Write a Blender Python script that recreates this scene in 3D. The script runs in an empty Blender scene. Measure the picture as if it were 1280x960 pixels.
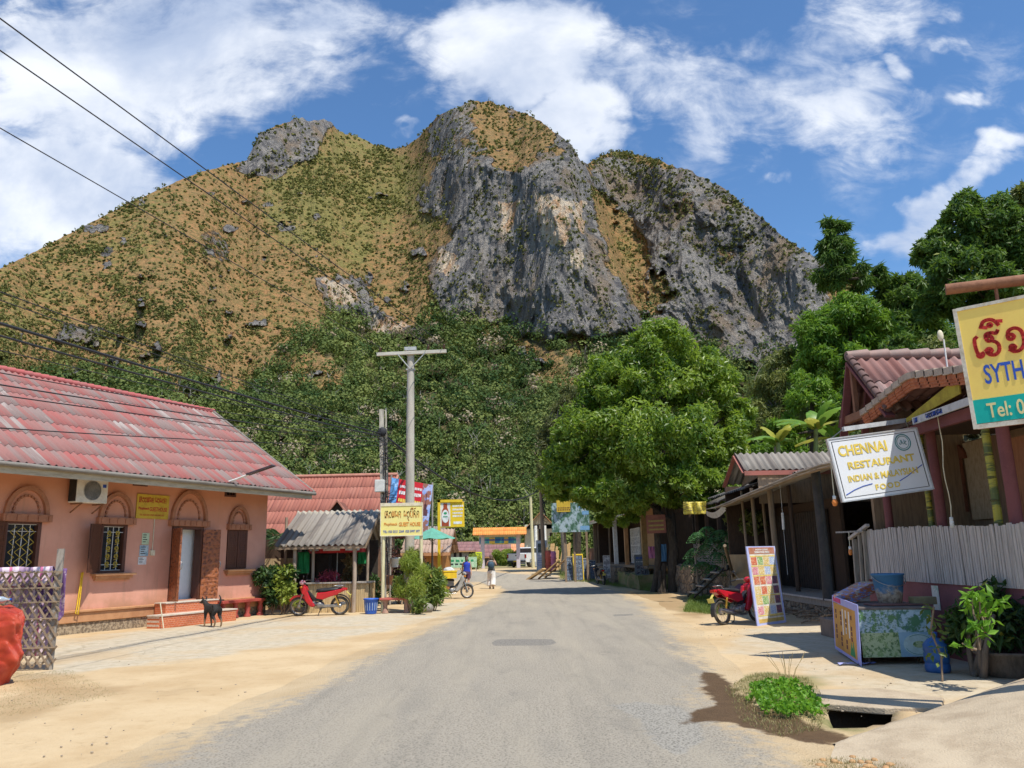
import bpy,math,random
import numpy as np
from mathutils import Vector,Matrix,Euler
rad=math.radians
rng=np.random.default_rng(7)
random.seed(7)
SC=bpy.context.scene
COL=SC.collection
FPX=1000.0;PITCH=rad(12.1);ROLL=rad(1.1);EYE=1.65
def ray(px,py):
 x=(px-640)/FPX;y=-(py-480)/FPX
 c,s=math.cos(ROLL),math.sin(ROLL)
 u=x*c+y*s;v=-x*s+y*c
 cp,sp=math.cos(PITCH),math.sin(PITCH)
 d=np.array([u,cp-v*sp,sp+v*cp])
 return d/d[1]
def G(px,py,z=0.0):
 d=ray(px,py);t=(z-EYE)/d[2];return Vector((d[0]*t,t,z))
def PY(px,py,Y):
 d=ray(px,py);return Vector((d[0]*Y,Y,EYE+d[2]*Y))
def _hash(ix,iy,iz,seed):
 h=(ix*374761393+iy*668265263+iz*2147483647+seed*974634777)&0xffffffff
 h=((h^(h>>13))*1274126177)&0xffffffff
 h=((h^(h>>16))*2246822519)&0xffffffff
 return((h^(h>>15))&0xffff)/65535.0
def vnoise(x,y,z=0.0,seed=0):
 x,y,z=np.broadcast_arrays(np.asarray(x,float),np.asarray(y,float),np.asarray(z,float))
 xi=np.floor(x).astype(np.int64);yi=np.floor(y).astype(np.int64);zi=np.floor(z).astype(np.int64)
 fx=x-xi;fy=y-yi;fz=z-zi
 fx=fx*fx*(3-2*fx);fy=fy*fy*(3-2*fy);fz=fz*fz*(3-2*fz)
 r=0
 for a in(0,1):
  for b in(0,1):
   for c in(0,1):
    w=(fx if a else 1-fx)*(fy if b else 1-fy)*(fz if c else 1-fz)
    r=r+w*_hash(xi+a,yi+b,zi+c,seed)
 return r*2-1
def fbm(x,y,z=0.0,octs=4,seed=0,ridged=False):
 s=0;a=1.0;t=0
 for i in range(octs):
  n=vnoise(x*2**i,y*2**i,z*2**i if not np.isscalar(z)or z else 0.0,seed+i*17)
  if ridged:n=1-2*np.abs(n)
  s=s+a*n;t+=a;a*=.5
 return s/t
def sstep(a,b,x):
 t=np.clip((x-a)/(b-a),0,1);return t*t*(3-2*t)
class NT:
 def __init__(s,tree):s.t=tree;s.n=tree.nodes;s.l=tree.links
 def new(s,typ,ins=None,**props):
  nd=s.n.new(typ)
  for k,v in props.items():setattr(nd,k,v)
  for k,v in(ins or{}).items():s.put(nd.inputs[k],v)
  return nd
 def put(s,sock,v):
  if isinstance(v,bpy.types.NodeSocket):s.l.new(v,sock)
  elif v is not None:
   try:sock.default_value=v
   except Exception:sock.default_value=(*v,1.0)
 def m(s,op,a,b=None,c=None,clamp=False):
  nd=s.new('ShaderNodeMath',operation=op,use_clamp=clamp);s.put(nd.inputs[0],a)
  if b is not None:s.put(nd.inputs[1],b)
  if c is not None:s.put(nd.inputs[2],c)
  return nd.outputs[0]
 def v(s,op,a,b=None):
  nd=s.new('ShaderNodeVectorMath',operation=op);s.put(nd.inputs[0],a)
  if b is not None:s.put(nd.inputs[1],b)
  return nd.outputs['Value']if op in('LENGTH','DOT_PRODUCT')else nd.outputs[0]
 def mix(s,f,a,b,mode='MIX'):
  nd=s.new('ShaderNodeMix',data_type='RGBA',blend_type=mode)
  s.put(nd.inputs[0],f);s.put(nd.inputs[6],a if not isinstance(a,tuple)else(*a[:3],1));s.put(nd.inputs[7],b if not isinstance(b,tuple)else(*b[:3],1))
  return nd.outputs[2]
 def ramp(s,x,lo,hi,a=0.0,b=1.0,smooth=True):
  nd=s.new('ShaderNodeMapRange',interpolation_type='SMOOTHSTEP' if smooth else 'LINEAR')
  for i,q in enumerate((x,lo,hi,a,b)):s.put(nd.inputs[i],q)
  return nd.outputs[0]
 def noise(s,vec,scale,detail=4,rough=.55,dist=0.0,out=0):
  nd=s.new('ShaderNodeTexNoise');s.put(nd.inputs['Vector'],vec);s.put(nd.inputs['Scale'],scale)
  nd.inputs['Detail'].default_value=detail;nd.inputs['Roughness'].default_value=rough;nd.inputs['Distortion'].default_value=dist
  return nd.outputs[out]
 def voro(s,vec,scale,out='Distance',**k):
  nd=s.new('ShaderNodeTexVoronoi',**k);s.put(nd.inputs['Vector'],vec);s.put(nd.inputs['Scale'],scale)
  return nd.outputs[out]
 def map(s,vec,sc=(1,1,1),loc=(0,0,0),rot=(0,0,0)):
  nd=s.new('ShaderNodeMapping');s.put(nd.inputs[0],vec)
  nd.inputs['Scale'].default_value=sc;nd.inputs['Location'].default_value=loc;nd.inputs['Rotation'].default_value=rot
  return nd.outputs[0]
 def coord(s,o='Object'):return s.new('ShaderNodeTexCoord').outputs[o]
 def attr(s,name,o='Fac'):return s.new('ShaderNodeAttribute',attribute_name=name).outputs[o]
 def bump(s,h,strength=.3,dist=.02):
  nd=s.new('ShaderNodeBump');s.put(nd.inputs['Height'],h);nd.inputs['Strength'].default_value=strength;nd.inputs['Distance'].default_value=dist
  return nd.outputs[0]
MATS={}
def newmat(name):
 m=bpy.data.materials.new(name);m.use_nodes=True
 t=NT(m.node_tree);b=m.node_tree.nodes['Principled BSDF']
 MATS[name]=m
 return m,t,b
def M(name,col=None,col2=None,scale=6.0,rough=.7,bump=.25,metal=0.0,stretch=(1,1,1),lo=.4,hi=.65,spec=.4,fine=40,emit=None,alpha=None,trans=0,coat=0,bd=.01):
 """general worn surface: two albedo tones broken up by object-space noise"""
 if name in MATS:return MATS[name]
 m,t,b=newmat(name)
 co=t.map(t.coord(),stretch)
 c2=col2 or tuple(x*.72 for x in col)
 n1=t.noise(co,scale,6,.62);n2=t.noise(co,fine,3,.6)
 f=t.ramp(t.m('ADD',t.m('MULTIPLY',n1,.75),t.m('MULTIPLY',n2,.25)),lo,hi)
 t.put(b.inputs['Base Color'],t.mix(f,col,c2))
 t.put(b.inputs['Roughness'],t.m('ADD',rough-.06,t.m('MULTIPLY',n2,.14)))
 b.inputs['Metallic'].default_value=metal;b.inputs['Specular IOR Level'].default_value=spec
 if trans:b.inputs['Transmission Weight'].default_value=trans
 if coat:b.inputs['Coat Weight'].default_value=coat;b.inputs['Coat Roughness'].default_value=.15
 if bump:t.put(b.inputs['Normal'],t.bump(t.m('ADD',n1,t.m('MULTIPLY',n2,.6)),bump,bd))
 if emit:b.inputs['Emission Color'].default_value=(*emit[:3],1);b.inputs['Emission Strength'].default_value=emit[3]
 return m
def tag(o,label=None,cat=None,group=None,kind=None):
 if label:o['label']=label
 if cat:o['category']=cat
 if group:o['group']=group
 if kind:o['kind']=kind
 return o
def thing(name,label,cat,loc=(0,0,0),rz=0.0,group=None):
 o=bpy.data.objects.new(name,None);COL.objects.link(o)
 o.location=loc;o.rotation_euler=(0,0,rz);o.empty_display_size=.2
 return tag(o,label,cat,group)
def W2L(root):
 if root is None:return Matrix.Identity(4)
 m=Matrix.Translation(root.location)@root.rotation_euler.to_matrix().to_4x4()
 if root.parent:m=(Matrix.Translation(root.parent.location)@root.parent.rotation_euler.to_matrix().to_4x4())@m
 return m.inverted()
class MB:
 def __init__(s):s.v=[];s.f=[];s.mi=[];s.cm=0;s.smooth=[];s.sm=False;s.uv=None
 def add(s,vs,fs,sm=None):
  k=len(s.v);s.v+=[tuple(v)for v in vs]
  for f in fs:s.f.append(tuple(i+k for i in f));s.mi.append(s.cm);s.smooth.append(s.sm if sm is None else sm)
  return s
 def box(s,x0,x1,y0,y1,z0,z1):
  x0,x1=min(x0,x1),max(x0,x1);y0,y1=min(y0,y1),max(y0,y1);z0,z1=min(z0,z1),max(z0,z1)
  vs=[(x0,y0,z0),(x1,y0,z0),(x1,y1,z0),(x0,y1,z0),(x0,y0,z1),(x1,y0,z1),(x1,y1,z1),(x0,y1,z1)]
  return s.add(vs,[(0,3,2,1),(4,5,6,7),(0,1,5,4),(1,2,6,5),(2,3,7,6),(3,0,4,7)])
 def obox(s,c,ax,ay,az):
  c,ax,ay,az=Vector(c),Vector(ax),Vector(ay),Vector(az)
  if ax.cross(ay).dot(az)<0:az=-az
  vs=[c+ax*i+ay*j+az*k for k in(-1,1)for i,j in((-1,-1),(1,-1),(1,1),(-1,1))]
  return s.add(vs,[(0,3,2,1),(4,5,6,7),(0,1,5,4),(1,2,6,5),(2,3,7,6),(3,0,4,7)])
 def bar(s,p,q,w,h=None,up=(0,0,1)):
  p,q=Vector(p),Vector(q);d=q-p;L=d.length
  if L<1e-6:return s
  d/=L;u=Vector(up)
  if abs(d.dot(u))>.98:u=Vector((1,0,0))if abs(d.x)<.9 else Vector((0,1,0))
  a=d.cross(u).normalized();b=a.cross(d)
  return s.obox((p+q)/2,d*(L/2),a*(w/2),b*((h or w)/2))
 def tube(s,pts,r,n=8,cap=True):
  pts=[Vector(p)for p in pts];N=len(pts)
  rs=r if hasattr(r,'__len__')else[r]*N
  vs=[];prev=None
  for i,p in enumerate(pts):
   d=(pts[min(i+1,N-1)]-pts[max(i-1,0)]).normalized()
   if prev is None:
    u=Vector((0,0,1))if abs(d.z)<.95 else Vector((1,0,0))
    a=d.cross(u).normalized()
   else:
    a=(prev-d*prev.dot(d)).normalized()
   prev=a;b=d.cross(a)
   for k in range(n):
    t=2*math.pi*k/n;vs.append(p+(a*math.cos(t)+b*math.sin(t))*rs[i])
  fs=[(i*n+k,i*n+(k+1)%n,(i+1)*n+(k+1)%n,(i+1)*n+k)for i in range(N-1)for k in range(n)]
  s.add(vs,fs,True)
  if cap:
   s.add(vs[:n],[tuple(range(n))[::-1]],False);s.add(vs[-n:],[tuple(range(n))],False)
  return s
 def lathe(s,prof,c=(0,0,0),n=20,a0=0.0,a1=2*math.pi):
  full=abs(a1-a0-2*math.pi)<1e-6;m=n if full else n+1
  vs=[(c[0]+r*math.cos(a0+(a1-a0)*k/n),c[1]+r*math.sin(a0+(a1-a0)*k/n),c[2]+z)for r,z in prof for k in range(m)]
  fs=[(i*m+k,i*m+(k+1)%m,(i+1)*m+(k+1)%m,(i+1)*m+k)for i in range(len(prof)-1)for k in range(n)]
  s.add(vs,fs,True)
  if full:
   if prof[0][0]>1e-4:s.add(vs[:m],[tuple(range(m))[::-1]],False)
   if prof[-1][0]>1e-4:s.add(vs[-m:],[tuple(range(m))],False)
  return s
 def prism(s,poly,d,flat=True):
  """poly: 3D points of one planar face, extruded along vector d"""
  P=[Vector(p)for p in poly];D=Vector(d);n=len(P)
  nrm=sum(((P[i]-P[0]).cross(P[(i+1)%n]-P[0])for i in range(n)),Vector())
  if nrm.dot(D)>0:P=P[::-1]
  vs=P+[p+D for p in P]
  fs=[tuple(range(n)),tuple(range(n,2*n))[::-1]]+[(i,i+n,(i+1)%n+n,(i+1)%n)for i in range(n)]
  return s.add(vs,fs)
 def quad(s,a,b,c,d):return s.add([a,b,c,d],[(0,1,2,3)])
 def ball(s,c,r,nu=12,nv=8):
  rx,ry,rz=(r,r,r)if np.isscalar(r)else r
  vs=[(c[0]+rx*math.sin(math.pi*j/nv)*math.cos(2*math.pi*i/nu),c[1]+ry*math.sin(math.pi*j/nv)*math.sin(2*math.pi*i/nu),c[2]-rz*math.cos(math.pi*j/nv))for j in range(nv+1)for i in range(nu)]
  return s.add(vs,[(j*nu+i,j*nu+(i+1)%nu,(j+1)*nu+(i+1)%nu,(j+1)*nu+i)for j in range(nv)for i in range(nu)],True)
 def torus(s,c,R,r,axis='y',n=28,k=8):
  vs=[]
  for i in range(n):
   a=2*math.pi*i/n
   for j in range(k):
    b=2*math.pi*j/k;q=R+r*math.cos(b);h=r*math.sin(b)
    p=(q*math.cos(a),h,q*math.sin(a))if axis=='y' else((h,q*math.cos(a),q*math.sin(a))if axis=='x' else(q*math.cos(a),q*math.sin(a),h))
    vs.append((c[0]+p[0],c[1]+p[1],c[2]+p[2]))
  return s.add(vs,[(i*k+j,i*k+(j+1)%k,((i+1)%n)*k+(j+1)%k,((i+1)%n)*k+j)for i in range(n)for j in range(k)],True)
 def build(s,name,mats,parent=None,world=False,origin=None,bevel=0.0):
  me=bpy.data.meshes.new(name)
  vs=s.v
  if parent is not None and world:
   T=W2L(parent);vs=[tuple(T@Vector(v))for v in vs]
  if origin is not None:vs=[(v[0]-origin[0],v[1]-origin[1],v[2]-origin[2])for v in vs]
  me.from_pydata(vs,[],s.f)
  if not isinstance(mats,(list,tuple)):mats=[mats]
  for m in mats:me.materials.append(m)
  if len(s.f):
   me.polygons.foreach_set('material_index',s.mi);me.polygons.foreach_set('use_smooth',s.smooth)
  if s.uv is not None:
   l=me.uv_layers.new(name='UVMap');l.data.foreach_set('uv',np.asarray(s.uv,dtype=np.float32).ravel())
  me.update()
  o=bpy.data.objects.new(name,me);COL.objects.link(o)
  if origin is not None:o.location=origin
  if parent is not None:o.parent=parent
  if bevel:
   bm=o.modifiers.new('bevel','BEVEL');bm.width=bevel;bm.segments=2;bm.limit_method='ANGLE';bm.angle_limit=rad(40)
  return o
def npmesh(name,V,Fq,mat,parent=None,attrs=None,smooth=False,origin=None):
 """V (n,3) array; Fq (m,k) array of equal-size faces; attrs: name -> (n,) or (n,3) per-vertex values"""
 me=bpy.data.meshes.new(name);V=np.asarray(V,np.float32)
 if origin is not None:V=V-np.asarray(origin,np.float32)
 m,k=Fq.shape
 me.vertices.add(len(V));me.vertices.foreach_set('co',V.ravel())
 me.loops.add(m*k);me.polygons.add(m)
 me.loops.foreach_set('vertex_index',Fq.astype(np.int32).ravel())
 me.polygons.foreach_set('loop_start',np.arange(0,m*k,k,dtype=np.int32))
 try:me.polygons.foreach_set('loop_total',np.full(m,k,dtype=np.int32))
 except Exception:pass
 me.polygons.foreach_set('use_smooth',np.full(m,smooth,dtype=bool))
 me.materials.append(mat)
 for an,a in(attrs or{}).items():
  a=np.asarray(a,np.float32)
  if a.ndim==1:l=me.attributes.new(an,'FLOAT','POINT');l.data.foreach_set('value',a)
  else:
   l=me.attributes.new(an,'FLOAT_COLOR','POINT');l.data.foreach_set('color',np.concatenate([a,np.ones((len(a),1),np.float32)],1).ravel())
 me.update(calc_edges=True)
 o=bpy.data.objects.new(name,me);COL.objects.link(o)
 if origin is not None:o.location=origin
 if parent is not None:o.parent=parent
 return o
def copy_tree(o,parent=None):
 c=o.copy();COL.objects.link(c);c.parent=parent
 for ch in list(o.children):copy_tree(ch,c)
 return c
def text_mesh(body,size,bold=0.0,depth=.004,space=1.0):
 cu=bpy.data.curves.new('lettering','FONT');cu.body=body;cu.size=size;cu.offset=bold;cu.extrude=depth;cu.space_character=space
 cu.align_x='CENTER';cu.align_y='CENTER';cu.resolution_u=3
 o=bpy.data.objects.new('lettering',cu);COL.objects.link(o)
 dg=bpy.context.evaluated_depsgraph_get();me=bpy.data.meshes.new_from_object(o.evaluated_get(dg))
 bpy.data.objects.remove(o);bpy.data.curves.remove(cu)
 return me
class Board:
 """a flat board: origin at a corner, X along the text, Z up in the board's plane, outward normal towards the reader"""
 def __init__(s,bl,br,tl):
  s.o=Vector(bl);s.x=Vector(br)-s.o;s.w=s.x.length;s.x.normalize()
  t=Vector(tl)-s.o;t=t-s.x*t.dot(s.x);s.h=t.length;s.y=t.normalized();s.n=s.x.cross(s.y)
 def p(s,u,v,d=0.0):return s.o+s.x*(u*s.w)+s.y*(v*s.h)+s.n*d
 def rect(s,mb,u0,u1,v0,v1,d0,d1):
  return mb.obox(s.p((u0+u1)/2,(v0+v1)/2,(d0+d1)/2),s.x*(abs(u1-u0)*s.w/2),s.y*(abs(v1-v0)*s.h/2),s.n*(abs(d1-d0)/2))
 def text(s,body,u,v,h,mat,parent,d=.006,bold=0.0,width=None,shear=0.0,name='lettering',space=1.0):
  """h: cap height in metres, width: total width in metres"""
  me=text_mesh(body,h/.70,bold,.0015,space)
  n=len(me.vertices);co=np.empty(n*3,np.float32);me.vertices.foreach_get('co',co);co=co.reshape(-1,3)
  if n==0:return None
  w=co[:,0].max()-co[:,0].min();cx=(co[:,0].max()+co[:,0].min())/2;cy=(co[:,1].max()+co[:,1].min())/2
  kx=(width/w)if width else 1.0
  P=s.p(u,v,d);out=np.zeros_like(co)
  X,Y,N=np.array(s.x),np.array(s.y),np.array(s.n)
  out=np.array(P)+np.outer((co[:,0]-cx)*kx+(co[:,1]-cy)*shear,X)+np.outer(co[:,1]-cy,Y)+np.outer(co[:,2],N)
  if parent is not None:
   T=np.array(W2L(parent));out=out@T[:3,:3].T+T[:3,3]
  me.vertices.foreach_set('co',out.astype(np.float32).ravel());me.materials.clear();me.materials.append(mat);me.update()
  o=bpy.data.objects.new(name,me);COL.objects.link(o);o.parent=parent
  return o
 def strokes(s,mb,glyph,u,v,h,wd,d=.006):
  """glyph: list of polylines in a 0..1 box; (u,v) lower-left in board units; h height in metres"""
  for line in glyph:
   line=smooth(line,1)
   for(a,b),(c,e)in zip(line[:-1],line[1:]):
    p=s.p(u,v,d)+s.x*(a*h)+s.y*(b*h);q=s.p(u,v,d)+s.x*(c*h)+s.y*(e*h)
    k=(q-p).normalized()*(wd*.35)
    mb.bar(p-k,q+k,wd,.003,up=s.n)
def smooth(ln,k=2):
 for _ in range(k):
  if len(ln)<3:return ln
  ln=[ln[0]]+[p for a,b in zip(ln[:-1],ln[1:])for p in((a[0]*.75+b[0]*.25,a[1]*.75+b[1]*.25),(a[0]*.25+b[0]*.75,a[1]*.25+b[1]*.75))]+[ln[-1]]
 return ln
def arc(cx,cy,r,a0,a1,n=8,ry=None):
 ry=ry or r
 return[(cx+r*math.cos(rad(a0+(a1-a0)*i/n)),cy+ry*math.sin(rad(a0+(a1-a0)*i/n)))for i in range(n+1)]
LAO={'e':([arc(.14,.10,.09,200,-140,7)+[(.06,.3),(.06,.8),(.10,.93),(.2,.97)]],.30),'h':([[(.1,.0),(.1,.62)]+arc(.26,.80,.17,190,20,6)+[(.40,.66),(.30,.5)],arc(.2,.48,.08,0,360,7),[(.30,.5),(.52,.34),(.56,.0)]],.70),'H':([[(.1,.95),(.3,1.0),(.5,.92),(.55,.98)],arc(.22,.62,.10,90,400,8),[(.16,.70),(.12,.8),(.2,.92),(.42,.88)],[(.30,.62),(.5,.45),(.5,.2),(.35,.03),(.15,.06),(.08,.2)],arc(.17,.18,.08,0,360,7)],.68),'o':([arc(.33,.45,.28,150,-170,12,.42),arc(.17,.68,.09,0,360,7)],.72),'n':([[(.1,.95),(.1,.2),(.22,.06),(.36,.2),(.36,.9)],arc(.18,.12,.08,0,360,6),[(.36,.2),(.56,.05),(.6,.4),(.6,.95)]],.78),'p':([[(.1,.95),(.1,.05),(.35,.5),(.6,.05),(.6,.85)],arc(.16,.88,.07,0,360,6)],.76),'k':([[(.12,.0),(.12,.6)]+arc(.34,.68,.22,180,0,7)+[(.56,.0)],arc(.2,.45,.07,0,360,6)],.72),'s':([arc(.33,.45,.26,160,-170,10,.40),[(.5,.75),(.62,1.02)],arc(.17,.62,.08,0,360,6)],.72),'b':([[(.1,.95),(.1,.05),(.6,.05),(.6,.95)],arc(.16,.88,.07,0,360,6)],.74),'^':([[(.0,1.15),(.15,1.32),(.38,1.32),(.5,1.15),(.0,1.15)],[(.5,1.15),(.5,1.38)]],0),'~':([[(.0,1.15),(.12,1.3),(.3,1.2),(.48,1.34)]],0),'_':([[(.0,-.15),(.25,-.15),(.25,-.4),(.4,-.4)]],0),' ':([],.3)}
def lao(board,mb,word,u,v,h,wd,d=.006,width=None):
 seq=[];x=0.0
 for ch in word:
  st,adv=LAO[ch]
  if adv==0:seq.append((st,x-.62));continue
  seq.append((st,x));x+=adv
 k=(width/(x*h))if width else 1.0
 for st,x0 in seq:
  board.strokes(mb,[[((a+x0)*k,b)for a,b in ln]for ln in st],u,v,h,wd,d)
def leaf_mat(name,c1,c2,c3=None,trans=.35,rough=.5,spec=.35):
 """c1..c2 picked per leaf; light passes through"""
 if name in MATS:return MATS[name]
 m,t,b=newmat(name)
 a=t.attr('tint')
 col=t.mix(t.ramp(a,0,.8),c1,c2)
 if c3:col=t.mix(t.ramp(a,.86,1.0),col,c3)
 t.put(b.inputs['Base Color'],col);b.inputs['Roughness'].default_value=rough;b.inputs['Specular IOR Level'].default_value=spec
 tr=t.new('ShaderNodeBsdfTranslucent');t.put(tr.inputs[0],t.mix(.5,col,tuple(min(1,x*1.7)for x in(c2[0],c2[1]*1.05,c2[2]*.6))))
 mx=t.new('ShaderNodeMixShader',ins={0:trans,1:b.outputs[0],2:tr.outputs[0]})
 out=m.node_tree.nodes['Material Output'];t.l.new(mx.outputs[0],out.inputs[0])
 return m
def unit(a):return a/np.maximum(np.linalg.norm(a,axis=-1,keepdims=True),1e-9)
def leaves(P,D,L,Wd,tint,r=rng,up=None,nrm=None):
 """diamond leaves at P (n,3) along D, length L, width Wd; returns V,F,tint"""
 n=len(P);D=unit(D);R=unit(r.normal(size=(n,3))+(0 if up is None else up))
 S=unit(np.cross(D,R))if nrm is None else unit(np.cross(nrm,D)+1e-4);N=np.cross(D,S)
 L=np.broadcast_to(L,n)[:,None];Wd=np.broadcast_to(Wd,n)[:,None]
 V=np.stack([P,P+D*L*.45+S*Wd*.5+N*L*.06,P+D*L-N*L*.06,P+D*L*.45-S*Wd*.5+N*L*.06],1).reshape(-1,3)
 F=np.arange(n*4).reshape(n,4)
 return V,F,np.repeat(tint,4)
def clumps(C,R,n_per,L,Wd,r=rng,droop=.3,shell=.55,flat=.75,tj=.25,base=None,out=.9):
 """leaf clumps centred C (m,3) with radii R (m,)"""
 m=len(C);R=np.broadcast_to(R,m);n_per=np.broadcast_to(n_per,m).astype(int)
 idx=np.repeat(np.arange(m),n_per);n=len(idx)
 d=unit(r.normal(size=(n,3)));q=shell+(1-shell)*r.random(n)**.6
 q=np.where(r.random(n)<.85,q,r.random(n))
 P=C[idx]+d*(R[idx]*q)[:,None]*np.array([1,1,flat])
 D=unit(np.cross(d,r.normal(size=(n,3))))*out+d*.35+r.normal(size=(n,3))*.2+np.array([0,0,-droop])
 tb=(r.random(m)if base is None else base)
 tint=np.clip(tb[idx]*(1-tj)+r.random(n)*tj,0,1)
 tint=np.where(r.random(n)>.985,1.0,np.minimum(tint,.84))
 s=.7+.6*r.random(n)
 return leaves(P,D,L*s,Wd*s,tint,r,nrm=d+r.normal(size=(n,3))*.45+np.array([0,0,.35]))
def lobes_on(center,radii,k,r=rng,zmin=-.6,fill=.25,rough=.18):
 """k clump centres spread over an uneven ellipsoid"""
 d=[]
 while len(d)<k:
  v=unit(r.normal(size=(1,3)))[0]
  if v[2]>zmin:d.append(v)
 d=np.array(d);s=.80+rough*1.5*fbm(d[:,0]*2+center[0],d[:,1]*2,d[:,2]*2,2,seed=int(abs(center[1]))+3)
 s=np.where(r.random(k)<fill,s*(.35+.4*r.random(k)),s)
 return np.array(center)+d*s[:,None]*np.array(radii)
def limb(mb,p,q,r0,r1,bend=.12,seg=5,rr=random,n=7):
 p,q=Vector(p),Vector(q);L=(q-p).length;pts=[]
 off=Vector((rr.uniform(-1,1),rr.uniform(-1,1),rr.uniform(-.3,.3)))*L*bend
 for i in range(seg+1):
  t=i/seg;pts.append(p.lerp(q,t)+off*math.sin(math.pi*t)+Vector((rr.uniform(-1,1),rr.uniform(-1,1),0))*L*.012*(0<i<seg))
 mb.tube(pts,[r0+(r1-r0)*i/seg for i in range(seg+1)],n)
 return pts[-1]
SUN=Vector((.33,-.40,1.0)).normalized()
elev=math.asin(SUN.z);azim=math.atan2(SUN.x,SUN.y)
w=bpy.data.worlds.new('World');SC.world=w;w.use_nodes=True
T=NT(w.node_tree);bg=w.node_tree.nodes['Background']
sky=T.new('ShaderNodeTexSky',sky_type='NISHITA');sky.sun_disc=False;sky.sun_elevation=elev;sky.sun_rotation=azim
sky.altitude=400;sky.air_density=1.0;sky.dust_density=.6;sky.ozone_density=2.6
dr=T.coord('Generated')
sp=T.new('ShaderNodeSeparateXYZ',ins={0:dr});X_,Y_,Z_=sp.outputs
yy=T.m('MAXIMUM',T.m('ABSOLUTE',Y_),.12)
sxy=T.new('ShaderNodeCombineXYZ',ins={0:T.m('DIVIDE',X_,yy),1:T.m('DIVIDE',Z_,yy),2:T.m('MULTIPLY',T.m('SIGN',Y_),3.0)}).outputs[0]
blobs=[((190,80),(400,190),.86,8),((20,250),(300,150),.95,0),((120,190),(200,90),.6,0),((635,65),(172,118),1.0,0),((712,150),(88,72),.9,40),((925,120),(250,90),.52,-14),((1118,103),(46,26),.42,-12),((1216,145),(40,18),.40,8),((1180,262),(150,44),.72,22),((1060,45),(290,70),.48,12),((430,40),(130,60),.45,0),((1262,208),(50,32),.6,20),((488,172),(28,14),.5,0),((1205,96),(44,16),.34,-15),((965,222),(40,14),.35,0),((890,180),(90,30),.3,-10)]
warp=T.v('SCALE',T.v('SUBTRACT',T.noise(sxy,5.0,4,.6,out=1),(.5,.5,.5)));warp.node.inputs['Scale'].default_value=.24
sw=T.v('ADD',sxy,warp)
acc=None
for(cx,cy),(hx,hy),wt,rt in blobs:
 d=ray(cx,cy);q=T.v('SUBTRACT',sw,(d[0],d[2],3.0))
 rt_=rad(rt);q=T.map(q,(1,1,0),rot=(0,0,-rt_))
 q=T.v('DIVIDE',q,(hx/FPX,hy/FPX,1.0))
 f=T.ramp(T.v('LENGTH',q),1.35,.25,0,wt)
 acc=f if acc is None else T.m('MAXIMUM',acc,f)
n_big=T.noise(T.map(sxy,(1.0,1.5,1)),3.2,9,.62,.35)
n_fine=T.noise(T.map(sxy,(1.0,1.7,1),rot=(0,0,.35)),11.0,7,.62,.5)
dens=T.m('ADD',acc,T.m('ADD',T.m('MULTIPLY',T.m('SUBTRACT',n_big,.5),1.5),T.m('MULTIPLY',T.m('SUBTRACT',n_fine,.5),1.05)))
cov=T.ramp(dens,.20,.78)
thin=T.m('MULTIPLY',T.ramp(n_fine,.42,.75),T.ramp(n_big,.46,.66,0,.45))
cov=T.m('MAXIMUM',cov,thin)
shade=T.ramp(T.noise(T.map(sxy,(1,1.2,1),loc=(.03,.06,0)),3.4,6,.55,.3),.40,.66)
ccol=T.mix(shade,(8.8,9.1,9.6),(4.9,5.7,7.3))
skyc=T.mix(1.0,sky.outputs[0],(.90,1.22,1.45),'MULTIPLY')
col=T.mix(T.m('MULTIPLY',cov,T.ramp(n_big,.3,.6,.62,.93)),skyc,ccol)
T.put(bg.inputs[0],col);bg.inputs[1].default_value=.10
ld=bpy.data.lights.new('sun','SUN');ld.energy=4.6;ld.angle=rad(.5);ld.color=(1.0,.95,.86)
lo=bpy.data.objects.new('sun',ld);COL.objects.link(lo);lo.rotation_euler=SUN.to_track_quat('Z','Y').to_euler()
cd=bpy.data.cameras.new('camera');cam=bpy.data.objects.new('camera',cd);COL.objects.link(cam);SC.camera=cam
cd.sensor_width=36;cd.lens=36*FPX/1280;cd.clip_start=.05;cd.clip_end=6000
cam.matrix_world=Matrix.Translation((0,0,EYE))@Matrix.Rotation(math.pi/2+PITCH,4,'X')@Matrix.Rotation(-ROLL,4,'Z')
SC.view_settings.view_transform='Standard';SC.view_settings.look='None';SC.view_settings.exposure=.27;SC.view_settings.gamma=1
SC.view_settings.use_curve_mapping=False
SC.cycles.max_bounces=8;SC.cycles.transparent_max_bounces=8;SC.cycles.use_denoising=True;SC.cycles.caustics_reflective=False;SC.cycles.caustics_refractive=False
def sdf(x,y,poly):
 """signed distance to a polygon, negative inside"""
 P=np.array(poly,float);n=len(P);d=np.full(np.shape(x),1e9);ins=np.zeros(np.shape(x),bool)
 for i in range(n):
  a,b=P[i],P[(i+1)%n];e=b-a;wx,wy=x-a[0],y-a[1]
  t=np.clip((wx*e[0]+wy*e[1])/(e@e),0,1);d=np.minimum(d,(wx-e[0]*t)**2+(wy-e[1]*t)**2)
  c=(a[1]>y)!=(b[1]>y)
  with np.errstate(divide='ignore',invalid='ignore'):
   ins^=c&(x<(b[0]-a[0])*(y-a[1])/(b[1]-a[1])+a[0])
 d=np.sqrt(d);return np.where(ins,-d,d)
def gxy(*pts):return[tuple(G(*p)[:2])for p in pts]
DRAIN=gxy((1030,880),(1120,880),(1112,903),(1044,911))
GRASS=gxy((905,860),(960,842),(1010,850),(1042,884),(1030,912),(985,925),(930,905))
MOUND=gxy((1010,938),(1110,962),(1290,935),(1290,985),(1010,1010))
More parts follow.
